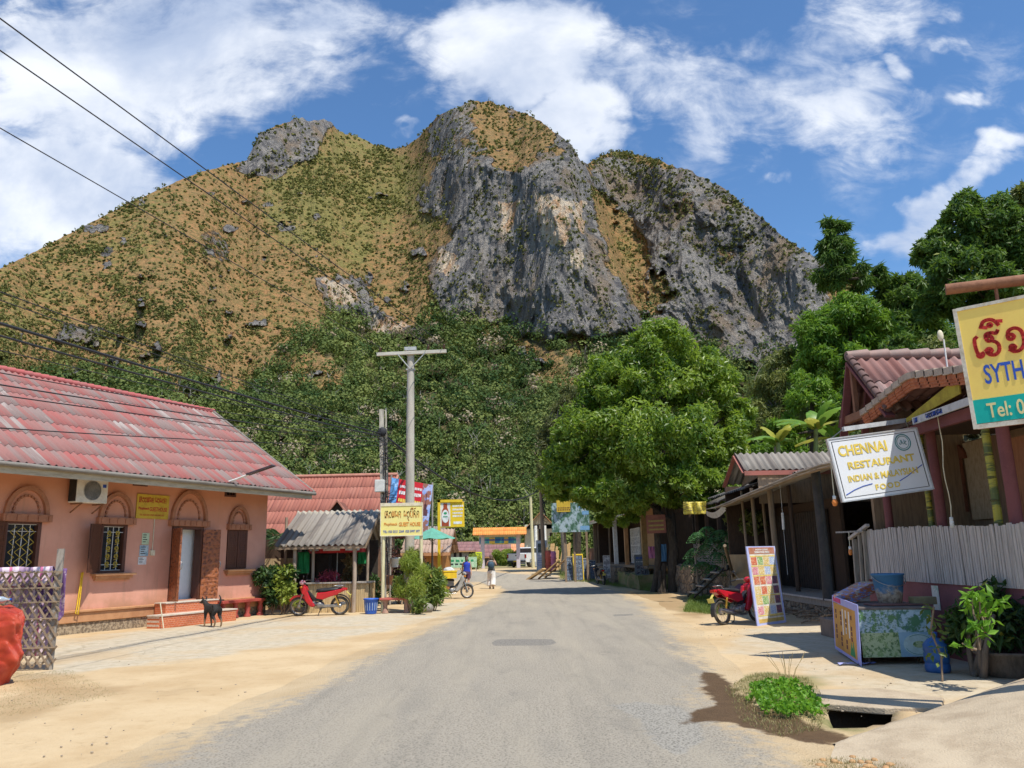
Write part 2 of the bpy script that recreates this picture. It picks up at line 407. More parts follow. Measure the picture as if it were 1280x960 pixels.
def gz(x,y,detail=True):
 x=np.asarray(x,float);y=np.asarray(y,float)
 z=.62*sstep(43,62,y)
 z=z+38*(1-np.exp(-np.maximum(.40*(x-18)-.40*5*np.log1p(np.maximum(x-18,0)/5),0)/38))*sstep(18,28,x)*sstep(20,36,y)
 if detail:
  far=sstep(30,60,np.hypot(x,y))
  road=(x>-3.2)&(x<3.6)
  z=z+(fbm(x*.9,y*.9,0,3,seed=5)*.018)*(~road)*(1-far)
  z=z-.5*sstep(.0,-.05,sdf(x,y,DRAIN))
  g=sdf(x,y,GRASS);z=z+.05*sstep(.3,-.4,g)*(.6+.6*fbm(x*4,y*4,0,3,seed=9))*sstep(.0,.2,sdf(x,y,DRAIN))
  l=np.hypot((x+8.2)/1.9,(y-11.9)/1.5);z=z+.12*sstep(1.1,.2,l)*(.7+.6*fbm(x*3,y*3,0,4,seed=11))
 return z
def axis_grid(fine,lo,hi,far_lo,far_hi):
 a=list(np.arange(lo,hi+1e-6,fine));s=fine;p=hi
 while p<far_hi:s*=1.12;p+=s;a.append(p)
 s=fine;p=lo
 while p>far_lo:s*=1.12;p-=s;a.insert(0,p)
 return np.array(a)
gx_=axis_grid(.11,-13,12,-2600,2600);gy_=axis_grid(.11,4,30,-300,3000)
GX,GY=np.meshgrid(gx_,gy_);GZ=gz(GX,GY)
nx,ny=len(gx_),len(gy_)
idx=np.arange(nx*ny).reshape(ny,nx);FQ=np.stack([idx[:-1,:-1],idx[:-1,1:],idx[1:,1:],idx[1:,:-1]],-1).reshape(-1,4)
PAD=gxy((40,850),(300,815),(480,790),(600,757),(585,750),(470,768),(340,772),(60,800))
PADR=gxy((905,815),(965,822),(1060,865),(1170,885),(1280,850),(1280,800),(1050,770),(930,786))
WET=gxy((880,842),(905,846),(920,864),(948,884),(1010,905),(1080,928),(1010,930),(960,920),(915,907),(855,910),(872,894),(896,880),(876,862))
nz1=fbm(GX*1.6,GY*1.6,0,4,seed=21)
pad=np.maximum(sstep(.25,-.25,sdf(GX,GY,PAD)+nz1*.5),.85*sstep(.2,-.2,sdf(GX,GY,PADR)+nz1*.3))
wet=sdf(GX,GY,WET)
m,t,b=newmat('sandy_ground')
co=t.coord();n1=t.noise(co,.55,8,.6);n2=t.noise(co,5,6,.65);n3=t.noise(co,60,4,.7)
c=t.mix(t.ramp(n1,.38,.66),(.56,.425,.255),(.47,.335,.185))
c=t.mix(t.ramp(n2,.52,.78,0,.75),c,(.40,.275,.145))
cc=t.mix(t.ramp(n2,.35,.7),(.52,.45,.335),(.41,.345,.245))
crk=t.voro(t.v('ADD',co,t.v('MULTIPLY',t.noise(co,1.5,4,.6,out=1),(.9,.9,0))),.38,feature='DISTANCE_TO_EDGE')
cc=t.mix(t.ramp(crk,.0,.006,.55,0),cc,(.3,.25,.17))
c=t.mix(t.m('MULTIPLY',t.attr('pad'),t.ramp(n1,.62,.45,.45,1.0)),c,cc)
c=t.mix(t.ramp(n3,.56,.70,0,.5),c,(.33,.25,.155))
peb=t.voro(co,26);c=t.mix(t.m('MULTIPLY',t.ramp(peb,.16,.10),t.ramp(n2,.55,.7)),c,(.34,.30,.25))
wf=t.ramp(t.m('ADD',t.attr('wet'),t.m('MULTIPLY',t.m('SUBTRACT',t.noise(co,3,5,.6),.5),.5)),.06,-.06)
c=t.mix(wf,c,t.mix(n2,(.06,.036,.018),(.15,.09,.045)))
c=t.mix(t.attr('litter'),c,t.mix(t.ramp(n3,.4,.6),(.30,.17,.07),(.20,.14,.07)))
c=t.mix(t.attr('turf'),c,t.mix(t.ramp(n2,.4,.6),(.10,.13,.035),(.24,.21,.09)))
dk=t.new('ShaderNodeSeparateXYZ',ins={0:co}).outputs[2]
c=t.mix(t.ramp(dk,-.02,-.10),c,(.06,.045,.03))  # drain pit painted darker with depth, its shade put into the colour
t.put(b.inputs['Base Color'],c);t.put(b.inputs['Roughness'],t.m('SUBTRACT',.95,t.m('MULTIPLY',wf,.3)))
b.inputs['Specular IOR Level'].default_value=.2
t.put(b.inputs['Normal'],t.bump(t.m('ADD',t.m('ADD',t.m('MULTIPLY',n2,.8),t.m('MULTIPLY',n3,.35)),t.m('MULTIPLY',t.ramp(peb,.2,.05),.3)),.55,.035))
turf=np.maximum(.8*sstep(.35,-.1,sdf(GX,GY,GRASS)+nz1*.5)*sstep(-.1,.2,wet),sstep(60,90,GY))
turf=np.maximum(turf,sstep(13,17,GX));turf=np.maximum(turf,sstep(-13,-16,GX))
VERGE=gxy((700,728),(745,730),(800,737),(812,742),(825,731),(770,722),(690,716));VERGE2=gxy((855,765),(905,768),(915,752),(860,745))
turf=np.maximum(turf,sstep(.4,-.3,sdf(GX,GY,VERGE)+nz1*.5));turf=np.maximum(turf,sstep(.3,-.3,sdf(GX,GY,VERGE2)+nz1*.4))
LIT1=gxy((0,905),(180,865),(60,840),(0,845));LIT2=gxy((760,742),(870,772),(880,760),(830,738))
litter=np.maximum(.42*sstep(.4,-.4,sdf(GX,GY,LIT1)+nz1*.9),.6*sstep(.5,-.3,sdf(GX,GY,LIT2)+nz1*.6))
gr=npmesh('ground',np.stack([GX.ravel(),GY.ravel(),GZ.ravel()],1),FQ,m,smooth=True,attrs={'pad':pad.ravel(),'wet':wet.ravel(),'turf':turf.ravel(),'litter':litter.ravel()})
tag(gr,kind='structure')
def Gt(px,py,lift=0.0):
 """where the ray through a pixel of the street meets the ground"""
 d=ray(px,py);lo_,hi_=2.0,400.0
 for _ in range(48):
  mid=(lo_+hi_)/2
  if EYE+d[2]*mid>float(gz(d[0]*mid,mid,False))+lift:lo_=mid
  else:hi_=mid
 return Vector((d[0]*lo_,lo_,EYE+d[2]*lo_))
Ledge=[(-160,1120),(180,962),(290,908),(370,871),(470,822),(560,776),(608,753),(632,741),(626,734),(600,729),(560,725.5),(500,722)]
Redge=[(1120,1120),(985,962),(905,880),(868,822),(838,785),(805,757),(770,739),(735,727.5),(690,721),(640,717.5),(590,714.5),(520,712)]
def resample(pts,n):
 P=np.array([list(p)for p in pts]);s=np.concatenate([[0],np.cumsum(np.linalg.norm(np.diff(P,axis=0),axis=1))])
 q=np.linspace(0,s[-1],n);R=np.stack([np.interp(q,s,P[:,k])for k in range(P.shape[1])],1)
 for _ in range(6):R[1:-1]=(R[:-2]+R[2:]+R[1:-1]*2)/4
 return R
n=700
Lp=resample([Gt(*p)[:2]for p in Ledge],n);Rp=resample([Gt(*p)[:2]for p in Redge],n)
k=70;tt=np.linspace(-.10,1.10,k)
RX=Lp[:,None,0]*(1-tt)+Rp[:,None,0]*tt;RY=Lp[:,None,1]*(1-tt)+Rp[:,None,1]*tt
wob=fbm(RX[:,:1]*.8,RY[:,:1]*.8,0,4,seed=31)*.25;RX=RX+wob*(tt-.5)
edge=np.minimum(tt+.10,1.10-tt)[None,:]*6.0+0*RX
RZ=gz(RX,RY,False)+.004+.035*sstep(0,.9,edge)
PT1=gxy((614,806),(622,801.5),(690,801.5),(696,806),(688,809.5),(618,810));PT3=gxy((766,770),(790,769),(793,771),(768,772.5));PT2=gxy((762,886),(800,882),(850,888),(872,905),(880,930),(850,950),(812,930),(800,905))
sd_wet=sdf(RX,RY,WET);sd_p1=np.minimum(sdf(RX,RY,PT1),sdf(RX,RY,PT3));sd_p2=sdf(RX,RY,PT2)
m,t,b=newmat('asphalt')
co=t.coord();n1=t.noise(t.map(co,(1.2,.35,1)),1.1,6,.6);n2=t.noise(co,7,5,.65);n3=t.voro(co,34);n4=t.noise(co,75,3,.7)
a=t.mix(t.ramp(n3,.15,.5),(.18,.16,.125),(.34,.30,.24))
a=t.mix(t.ramp(n4,.45,.7,0,.6),a,(.44,.39,.31))
a=t.mix(t.ramp(n1,.46,.70,0,.5),a,(.235,.215,.18))
a=t.mix(t.ramp(t.noise(t.map(co,(.9,.12,1)),1.7,5,.6),.45,.7,0,.6),a,(.39,.34,.26))
a=t.mix(t.ramp(t.noise(t.map(co,(1.6,.07,1),loc=(3,1,0)),2.1,4,.6),.50,.72,0,.2),a,(.15,.14,.12))
sand=t.mix(t.ramp(t.noise(co,.55,8,.6),.38,.66),(.54,.415,.255),(.46,.335,.19))
ef=t.m('ADD',t.attr('edge'),t.m('ADD',t.m('MULTIPLY',t.m('SUBTRACT',n2,.5),1.6),t.m('MULTIPLY',t.m('SUBTRACT',n1,.5),1.3)))
a=t.mix(t.ramp(ef,1.0,.32),a,sand)
dn=t.m('MULTIPLY',t.m('SUBTRACT',n2,.5),.35)
a=t.mix(t.ramp(t.m('ADD',t.attr('p2'),dn),.04,-.04,0,.75),a,t.mix(t.ramp(n3,.2,.5),(.12,.115,.10),(.33,.31,.27)))
a=t.mix(t.ramp(t.m('ADD',t.attr('p1'),t.m('MULTIPLY',dn,.3)),.01,-.01,0,.9),a,t.mix(t.ramp(n3,.2,.5),(.10,.095,.085),(.24,.22,.19)))
ck=t.voro(t.v('ADD',co,t.v('MULTIPLY',t.noise(co,2.2,5,.65,out=1),(.8,.8,0))),.55,feature='DISTANCE_TO_EDGE')
a=t.mix(t.m('MULTIPLY',t.ramp(ck,.010,.0,0,.45),t.ramp(n1,.48,.62)),a,(.16,.145,.12))
a=t.mix(t.ramp(t.m('ADD',t.attr('wet'),t.m('MULTIPLY',t.m('SUBTRACT',t.noise(co,3,5,.6),.5),.5)),.05,-.05),a,t.mix(n2,(.06,.036,.018),(.15,.09,.045)))
t.put(b.inputs['Base Color'],a);b.inputs['Roughness'].default_value=.88;b.inputs['Specular IOR Level'].default_value=.3
t.put(b.inputs['Normal'],t.bump(t.m('ADD',t.m('MULTIPLY',n3,.6),n4),.9,.016))
idx=np.arange(n*k).reshape(n,k);FR=np.stack([idx[:-1,:-1],idx[:-1,1:],idx[1:,1:],idx[1:,:-1]],-1).reshape(-1,4)
tag(npmesh('road',np.stack([RX.ravel(),RY.ravel(),RZ.ravel()],1),FR,m,smooth=True,attrs={'edge':edge.ravel(),'wet':sd_wet.ravel(),'p1':sd_p1.ravel(),'p2':sd_p2.ravel()}),kind='structure')
def gsheet(name,pts,mat,thick=.12):
 mb=MB();mb.prism([G(px,py,z)for px,py,z in pts],(0,0,-thick));return tag(mb.build(name,mat,bevel=.015),kind='structure')
CONC=M('rough_concrete',(.47,.38,.265),(.36,.28,.19),scale=2.5,rough=.92,bump=.9,fine=55,bd=.02,stretch=(1,1,1))
CONC2=M('grey_concrete',(.46,.42,.34),(.33,.29,.23),scale=2.0,rough=.9,bump=.6,fine=45,bd=.012)
def blend_sheet(name,rows,mat,sub=14,rough=.012):
 """rows of pixel+height points -> a smooth surface with small unevenness"""
 A=np.array([[list(G(px,py,z))for px,py,z in r]for r in rows]);R,C_=A.shape[:2]
 u=np.linspace(0,C_-1,(C_-1)*sub+1);v=np.linspace(0,R-1,(R-1)*sub+1)
 B=np.stack([np.stack([np.interp(u,range(C_),A[r,:,k_])for k_ in range(3)],1)for r in range(R)])
 Cc=np.stack([np.stack([np.interp(v,range(R),B[:,c_,k_])for k_ in range(3)],1)for c_ in range(len(u))],1)
 for _ in range(8):
  Cc[1:-1,:]=(Cc[:-2]+Cc[2:]+2*Cc[1:-1])/4;Cc[:,1:-1]=(Cc[:,:-2]+Cc[:,2:]+2*Cc[:,1:-1])/4
 Cc[...,2]+=fbm(Cc[...,0]*5,Cc[...,1]*5,0,4,seed=77)*rough
 nn,mm=Cc.shape[:2];ii=np.arange(nn*mm).reshape(nn,mm)
 return tag(npmesh(name,Cc.reshape(-1,3),np.stack([ii[:-1,:-1],ii[:-1,1:],ii[1:,1:],ii[1:,:-1]],-1).reshape(-1,4),mat,smooth=True),kind='structure')
blend_sheet('ramp',[[(1500,790,.0),(1290,846,.0),(1175,884,.0),(1090,912,.0),(1040,930,.0)],[(1500,790,.44),(1290,843,.33),(1178,882,.12),(1095,911,.05),(1045,929,.03)],[(1500,860,.42),(1300,885,.30),(1190,905,.12),(1105,930,.05),(1040,941,.02)],[(1500,960,.20),(1310,945,.12),(1220,950,.05),(1130,958,.02),(1035,955,-.01)],[(1500,1060,-.02),(1330,1000,-.02),(1240,985,-.02),(1150,975,-.02),(1030,965,-.03)]],CONC)
sl=MB();sl.prism([G(1012,862,.03),G(1100,860,.03),G(1180,872,.035),G(1176,884,.035),G(1106,885,.03),G(1028,879,.03)],(0,0,-.07))
tag(sl.build('drain_slab',CONC,bevel=.012),kind='structure')
FOOT=706.0
ridge_px=[(-700,560),(-400,470),(-150,392),(0,336),(30,322),(80,295),(130,270),(160,254),(200,236),(250,215),(290,205),(309,201),(317,180),(326,166),(338,159),(352,157),(365,151),(385,149),(405,149),(415,155),(430,166),(450,172),(470,181),(488,187),(510,182),(530,165),(545,147),(560,139),(580,131),(592,127),(612,127),(630,132),(660,143),(680,154),(700,169),(715,181),(726,203),(735,206),(750,197),(765,190),(790,192),(820,200),(850,210),(880,222),(910,240),(940,262),(960,280),(985,300),(1010,317),(1030,328),(1060,350),(1110,400),(1200,470),(1300,520),(1600,600),(1900,640)]
rp=np.array(ridge_px,float)
U=np.concatenate([np.arange(-640,-20,4.0),np.arange(-20,1080,1.25),np.arange(1080,1800,5.0)]);nu=len(U)
rid=np.interp(U,rp[:,0],rp[:,1])
crag=np.exp(-((U-365)/60.)**2)+.5*np.exp(-((U-860)/150.)**2)+.45*np.exp(-((U-610)/90.)**2)
rid=rid+fbm(U/9.,0*U,0,4,seed=3)*(1.2+4.5*crag)+fbm(U/30.,0*U,0,3,seed=4)*2*np.clip(crag+.2,0,1)
NVf=430;tv=np.linspace(0,1,NVf)**.92
VV=FOOT+(rid[None,:]-FOOT)*tv[:,None];UU=np.broadcast_to(U,VV.shape)
def pmask(poly,soft=14,amp=16,sc=28.,seed=40):
 return sstep(soft,-soft,sdf(UU,VV,poly)+fbm(UU/sc,VV/sc,0,4,seed=seed)*amp)
rock=pmask([(548,205),(610,190),(668,150),(722,170),(742,260),(762,330),(800,395),(815,330),(800,300),(770,250),(742,225),(745,195),(880,215),(1040,320),(1040,480),(930,460),(800,420),(740,428),(690,420),(640,408),(560,405),(540,330),(570,290),(530,250)],10,14,26,41)
rock=np.maximum(rock,pmask([(300,215),(316,170),(380,140),(420,150),(400,190),(345,222)],5,9,14,42))
rock=np.maximum(rock,.95*pmask([(400,350),(455,340),(470,385),(535,410),(528,432),(480,425),(410,380)],8,16,16,43))
rock=np.maximum(rock,.42*pmask([(250,290),(285,290),(290,330),(245,330)],6,10,14,44))
rock=np.maximum(rock,.7*pmask([(540,130),(640,130),(650,160),(600,200),(530,190)],8,22,14,45))
rock=np.maximum(rock,.75*pmask([(80,405),(130,410),(120,430),(70,425)],6,10,12,46))
spot=fbm(UU/22.,VV/15.,0,4,seed=47)
rock=np.maximum(rock,.85*sstep(.36,.55,spot)*(VV>240))
tan_=np.maximum(pmask([(728,215),(760,245),(800,290),(850,350),(830,395),(800,400),(770,340),(745,270)],8,10,16,48),.55*pmask([(760,195),(900,240),(960,300),(900,330),(840,270)],14,30,16,49))
rock=rock*(1-.9*tan_*sstep(-.25,.2,fbm(UU/12.,VV/12.,0,3,seed=50)))
rock=rock*(1-.75*pmask([(600,125),(660,140),(700,190),(640,215),(590,180)],8,26,16,51))
ftop=np.interp(U,[-700,-100,0,60,130,220,300,340,370,405,430,480,520,560,640,700,740,800,1000,1900],[480,500,505,470,470,500,470,452,430,400,385,405,412,398,410,424,436,410,470,560])
forest=sstep(12,-18,ftop[None,:]-VV+fbm(UU/30.,VV/22.,0,4,seed=52)*34)
forest=forest*(1-.9*pmask([(640,425),(700,440),(720,480),(670,480)],8,20,18,53))*(1-.8*pmask([(330,455),(400,440),(440,470),(430,500),(360,480)],8,24,18,54))
forest=np.clip(forest*(1-.3*rock),0,1)
green=np.clip(pmask([(330,190),(440,165),(520,190),(540,250),(470,330),(400,330),(320,260)],30,50,45,55)*.9+.35*pmask([(0,330),(200,240),(250,260),(60,400),(0,420)],20,40,30,56)+.25*fbm(UU/18.,VV/14.,0,4,seed=57),0,1)
pale=np.maximum.reduce([pmask([(668,240),(700,248),(716,255),(708,305),(690,310),(672,280)],4,7,10,60),pmask([(626,255),(648,250),(640,290),(628,292)],4,7,10,61),pmask([(716,250),(730,255),(728,290),(718,285)],3,6,9,62),.9*pmask([(405,350),(440,358),(452,378),(420,380)],4,12,9,63),.8*pmask([(545,310),(570,315),(575,345),(550,340)],4,12,9,64),.7*pmask([(460,395),(500,400),(520,425),(470,415)],4,12,9,65),.7*pmask([(712,315),(728,310),(730,335),(715,335)],3,8,9,66)])
S=.86+.10*fbm(UU/60.,VV/60.,0,3,seed=58)
S=S*(1-forest)+forest*(.50+.08*fbm(UU/45.,VV/30.,0,3,seed=59))
S=S*(1-sstep(.3,.8,rock))+sstep(.3,.8,rock)*2.3
dx=(UU-640)/FPX;dyp=-(VV-480)/FPX
cR,sR,cP,sP=math.cos(ROLL),math.sin(ROLL),math.cos(PITCH),math.sin(PITCH)
uu_=dx*cR+dyp*sR;vv_=-dx*sR+dyp*cR
DX,DY,DZ=uu_,cP-vv_*sP,sP+vv_*cP;HH=np.hypot(DX,DY);E=DZ/HH
dE=np.diff(E,axis=0);Sm=(S[1:]+S[:-1])/2;Em=(E[1:]+E[:-1])/2
g=dE/np.maximum(Sm-Em,.16)
lnd=np.concatenate([np.zeros((1,nu)),np.cumsum(g,0)],0)
def blur_u(A,px):
 ug=np.arange(U[0],U[-1],2.0);kr=np.exp(-.5*(np.arange(-int(3*px/2),int(3*px/2)+1)*2.0/px)**2);kr/=kr.sum()
 return np.stack([np.interp(U,ug,np.convolve(np.pad(np.interp(ug,U,a),len(kr)//2,mode='edge'),kr,mode='valid'))for a in A])
lnd=.82*blur_u(lnd,34)+.18*blur_u(lnd,8)
d0=150+18*fbm(U/160.,0*U,0,2,seed=6)+35*sstep(300,-300,U)
line=np.where(VV<400,728+(VV-205)*.33,792)
dist=d0[None,:]*np.exp(lnd)*(1+.11*sstep(-2,12,UU-line)*sstep(560,380,VV))
dist=dist*(1+.05*sstep(6,-4,UU-(312+(VV-200)*.4))*sstep(215,200,VV)*0)
az=np.arctan2(DX,DY)
wx,wy,wz=np.sin(az)*dist,np.cos(az)*dist,E*dist+EYE
q1=14*fbm(wx/60,wy/60,wz/60,3,seed=73)
rdg=fbm((wx+.5*q1)/24,wy/50,(wz+q1)/95,6,seed=70,ridged=True);rdg2=fbm((wx+q1)/8,wy/14,wz/34,4,seed=71,ridged=True);lump=fbm(wx/60,wy/70,wz/60,5,seed=72)
gul=fbm((wx+q1+.35*wz)/38,wy/90,wz/120,4,seed=74,ridged=True)
bnd=sstep(1.0,.93,tv)[:,None];low=sstep(0,.08,tv)[:,None]
disp=(rock*(13*rdg+4.5*rdg2)+(1-rock)*(12*lump+6.5*gul*(1-forest)+1.8*rdg2))*(.35+.65*bnd)*low
dist=dist-disp
X,Y,Z=np.sin(az)*dist,np.cos(az)*dist,E*dist+EYE
nb=26;kb=np.arange(1,nb+1)[:,None]/nb
top=dist[-1];bd_=top[None,:]*(1+.9*kb);bz=Z[-1][None,:]*(1-kb)**1.0*(1)-40*kb+fbm(U/20.*np.ones_like(kb),kb*9*np.ones_like(U),0,4,seed=75)*9*np.sin(kb*3.1)-12*np.sqrt(kb)
Xb,Yb=np.sin(az[-1])*bd_,np.cos(az[-1])*bd_
XA,YA,ZA=np.vstack([X,Xb]),np.vstack([Y,Yb]),np.vstack([Z,bz])
pad_=lambda A:np.vstack([A,np.repeat(A[-1:],nb,0)])
nr=NVf+nb;idx=np.arange(nr*nu).reshape(nr,nu);FM=np.stack([idx[:-1,:-1],idx[:-1,1:],idx[1:,1:],idx[1:,:-1]],-1).reshape(-1,4)
m,t,b=newmat('mountain')
co=t.coord();R_=t.attr('rock');Fo=t.attr('forest');Gr=t.attr('green');Pl=t.attr('pale')
ns=t.noise(co,.06,7,.65);nf=t.noise(co,.32,5,.65);nff=t.noise(co,.9,3,.6)
vs=t.noise(t.map(co,(1,1,.12)),.17,8,.7,.7);vs2=t.noise(t.map(co,(1,1,.07)),.55,6,.72,.3)
grass=t.mix(t.ramp(nf,.35,.65),(.335,.200,.088),(.215,.150,.066))
grass=t.mix(t.ramp(ns,.40,.62,0,.7),grass,(.36,.180,.078))
grass=t.mix(t.ramp(t.m('ADD',t.m('MULTIPLY',Gr,.62),t.m('ADD',t.m('MULTIPLY',t.m('SUBTRACT',ns,.5),2.2),t.m('MULTIPLY',t.m('SUBTRACT',nf,.5),2.0))),-.1,.7),grass,t.mix(t.ramp(nff,.4,.6),(.25,.215,.07),(.155,.155,.05)))
grass=t.mix(t.ramp(t.m('ADD',t.m('MULTIPLY',nff,.6),t.m('MULTIPLY',nf,.4)),.48,.59,0,.75),grass,(.15,.13,.05));grass=t.mix(t.ramp(t.noise(co,.5,5,.75),.55,.68,0,.6),grass,(.40,.24,.12));grass=t.mix(t.ramp(t.noise(t.map(co,(1,1,.3)),.14,6,.7),.56,.72,0,.6),grass,(.19,.115,.06))
rk=t.mix(t.ramp(vs,.40,.60),(.41,.375,.34),(.165,.158,.16))
rk=t.mix(t.ramp(vs2,.55,.72,0,.9),rk,(.055,.052,.055))
rk=t.mix(t.ramp(t.noise(t.map(co,(1,1,.3),loc=(31,7,2)),.05,6,.62),.50,.66,0,.85),rk,(.36,.265,.18))
rk=t.mix(t.ramp(t.m('ADD',vs2,t.m('MULTIPLY',nf,.5)),.82,.95,0,.8),rk,(.55,.50,.43))
pl=t.mix(t.ramp(vs,.42,.62),(.78,.64,.48),(.58,.33,.17));pl=t.mix(t.ramp(vs2,.55,.7,0,.7),pl,(.2,.18,.18))
rk=t.mix(t.ramp(t.m('ADD',Pl,t.m('MULTIPLY',t.m('SUBTRACT',nf,.5),.9)),.2,.5),rk,pl)
rf=t.ramp(t.m('ADD',R_,t.m('ADD',t.m('MULTIPLY',t.m('SUBTRACT',ns,.5),1.5),t.m('MULTIPLY',t.m('SUBTRACT',nf,.5),1.0))),.38,.62)
cl=t.mix(rf,grass,rk)
cl=t.mix(t.ramp(t.m('ADD',Fo,t.m('MULTIPLY',t.m('SUBTRACT',nf,.5),.6)),.45,.75),cl,t.mix(t.ramp(nf,.4,.6),(.085,.085,.04),(.15,.12,.06)))
t.put(b.inputs['Base Color'],cl);b.inputs['Roughness'].default_value=.95;b.inputs['Specular IOR Level'].default_value=.1
t.put(b.inputs['Normal'],t.bump(t.m('ADD',t.m('ADD',t.m('MULTIPLY',vs2,t.m('MULTIPLY',rf,2.2)),t.m('MULTIPLY',t.m('MULTIPLY',vs,rf),3.0)),t.m('ADD',nf,t.m('MULTIPLY',nff,.8))),1.0,2.0))
MV=np.stack([XA.ravel(),YA.ravel(),ZA.ravel()],1)
tag(npmesh('mountain',MV,FM,m,smooth=False,attrs={'rock':pad_(rock).ravel(),'forest':pad_(forest).ravel(),'green':pad_(green).ravel(),'pale':pad_(pale).ravel()}),kind='structure')
r2=np.random.default_rng(11)
cell=np.abs(np.gradient(U))[None,:]*np.abs(np.gradient(VV,axis=0))
vis=((UU>-60)&(UU<1090))
def pick(dens,k_):
 p=(dens*cell*vis).ravel();p=p/p.sum();i=r2.choice(len(p),k_,p=p)
 return i
def at_(i):return np.stack([X.ravel()[i],Y.ravel()[i],Z.ravel()[i]],1)
def veg(i,Rr,nper,size,mat,name,label,cat_,lift=.6,droop=.1,tintb=None,flat=.8,shell=.5):
 P=at_(i);D_=np.linalg.norm(P,axis=1);Rr=Rr*(.7+.6*r2.random(len(i)))
 C=P+np.array([0,0,1.])*(Rr*lift)[:,None]
 V,F_,tn=clumps(C,Rr,nper,1.0,.62,r2,droop,shell,flat,base=tintb)
 return V,F_,tn,np.repeat(D_,nper*4)
FOR=leaf_mat('forest_leaves',(.034,.074,.020),(.18,.21,.056),(.34,.27,.18),trans=.15,rough=.7,spec=.15)
SCR=leaf_mat('scrub_leaves',(.075,.09,.030),(.22,.21,.065),(.26,.19,.08),trans=.15,rough=.8,spec=.1)
def scaled_clumps(C,Rr,nper,Ls,r,tint,flat=.8,droop=.1,shell=.5):
 m_=len(C);ix=np.repeat(np.arange(m_),nper);n_=len(ix)
 d_=unit(r.normal(size=(n_,3)));q=shell+(1-shell)*r.random(n_)**.6
 lump_=1+.28*np.sin(d_[:,0]*5+ix)*np.cos(d_[:,1]*4+ix*1.7)
 Pn=C[ix]+d_*(Rr[ix]*q*lump_)[:,None]*np.array([1,1,flat])
 D_=d_*.8+r.normal(size=(n_,3))*.6+np.array([0,0,-droop])
 tn=np.clip(tint[ix]*.8+r.random(n_)*.2,0,.84)
 tn=np.where(tint[ix]>.9,1.0,tn)
 L_=Ls[ix]*(.7+.6*r.random(n_))
 D_=np.cross(d_,r.normal(size=(n_,3)))
 return leaves(Pn-unit(D_)*L_[:,None]*.4,D_,L_,L_*.8,tn,r,nrm=d_+r.normal(size=(n_,3))*.28+np.array([0,0,.1]))
i=pick(np.clip(forest,0,1)**1.5*(.35+.65*(1-sstep(.3,.8,rock)))*(.55+.45*sstep(-.2,.2,fbm(UU/26.,VV/18.,0,4,seed=91))),5200);P=at_(i);Dm=np.linalg.norm(P,axis=1)
Rr=(1.5+3.1*r2.random(len(i))**2)*np.clip(Dm/230,.75,1.35)
tint=np.clip(.34+.55*fbm(P[:,0]/30,P[:,1]/30,P[:,2]/30,3,seed=80)+r2.normal(size=len(i))*.24,0,.84);tint=np.where(r2.random(len(i))>.945,1.0,tint)
V,F_,tn=scaled_clumps(P+np.array([0,0,.9])*Rr[:,None],Rr,120,np.clip(Dm*.0033,.5,1.6),r2,tint,flat=.9)
tag(npmesh('hillside_forest',V,F_,FOR,attrs={'tint':tn}),'dense green wood covering the lower slopes of the mountain','forest',kind='stuff')
i=pick(np.clip(forest,0,1)*sstep(400,470,VV)*sstep(-.1,.4,fbm(UU/30.,VV/22.,0,3,seed=90)),380);P=at_(i);h=3.2+2.6*r2.random(len(i));wd=np.linalg.norm(P,axis=1)*.0002
V=[];F=[]
TK=[]
for q_,(p,hh_,w_)in enumerate(zip(P,h,wd)):
 a_=r2.random()*6.28;dx_,dy_=math.cos(a_)*w_,math.sin(a_)*w_;lean=r2.normal(size=2)*.4
 segs=[((0,0,1),(lean[0],lean[1],hh_))]
 for _ in range(4):
  f0=.5+.4*r2.random();e=r2.normal(size=2)*1.3;segs.append(((lean[0]*f0,lean[1]*f0,hh_*f0),(lean[0]*f0+e[0],lean[1]*f0+e[1],hh_*f0+1.1+r2.random())))
 for s0,s1 in segs:
  kk=len(V);V+=[(p[0]+s0[0]-w_,p[1]+s0[1],p[2]+s0[2]),(p[0]+s0[0]+w_,p[1]+s0[1],p[2]+s0[2]),(p[0]+s1[0]+w_*.5,p[1]+s1[1],p[2]+s1[2]),(p[0]+s1[0]-w_*.5,p[1]+s1[1],p[2]+s1[2])]
  F.append((kk,kk+1,kk+2,kk+3))
tag(npmesh('bare_trunks',np.array(V),np.array(F),M('pale_trunk',(.42,.38,.32),scale=1,bump=0)),'pale bare trunks and twigs standing out of the hillside wood','trees',kind='stuff')
dn=(1-forest)*(1-sstep(.3,.7,rock)*.55)*(.30+1.1*sstep(.0,.6,fbm(UU/40.,VV/26.,0,5,seed=81)))*(1+.8*green)*(1+1.6*sstep(360,450,VV)*sstep(420,200,UU))*(1+1.3*sstep(60,0,VV-rid[None,:])*sstep(500,560,UU))
i=pick(dn,15000);P=at_(i);Dm=np.linalg.norm(P,axis=1)
Rr=(.4+1.5*r2.random(len(i))**4+1.1*(r2.random(len(i))>.95))*np.clip(Dm/420,.7,1.5);tint=np.clip(.35+r2.normal(size=len(i))*.28+.3*green.ravel()[i],0,.84)
V,F_,tn=scaled_clumps(P+np.array([0,0,.35])*Rr[:,None],Rr,15,np.clip(Dm*.0024,.6,1.6),r2,tint,flat=.85)
tag(npmesh('hillside_scrub',V,F_,SCR,attrs={'tint':tn}),'small bushes dotted over the dry grass slopes of the mountain','scrub',kind='stuff')
WOOD=M('weathered_wood',(.30,.215,.14),(.19,.135,.09),scale=3,stretch=(9,9,1),rough=.85,bump=.5)
WOODG=M('grey_wood',(.36,.32,.27),(.22,.19,.16),scale=3,stretch=(9,9,1),rough=.9,bump=.6)
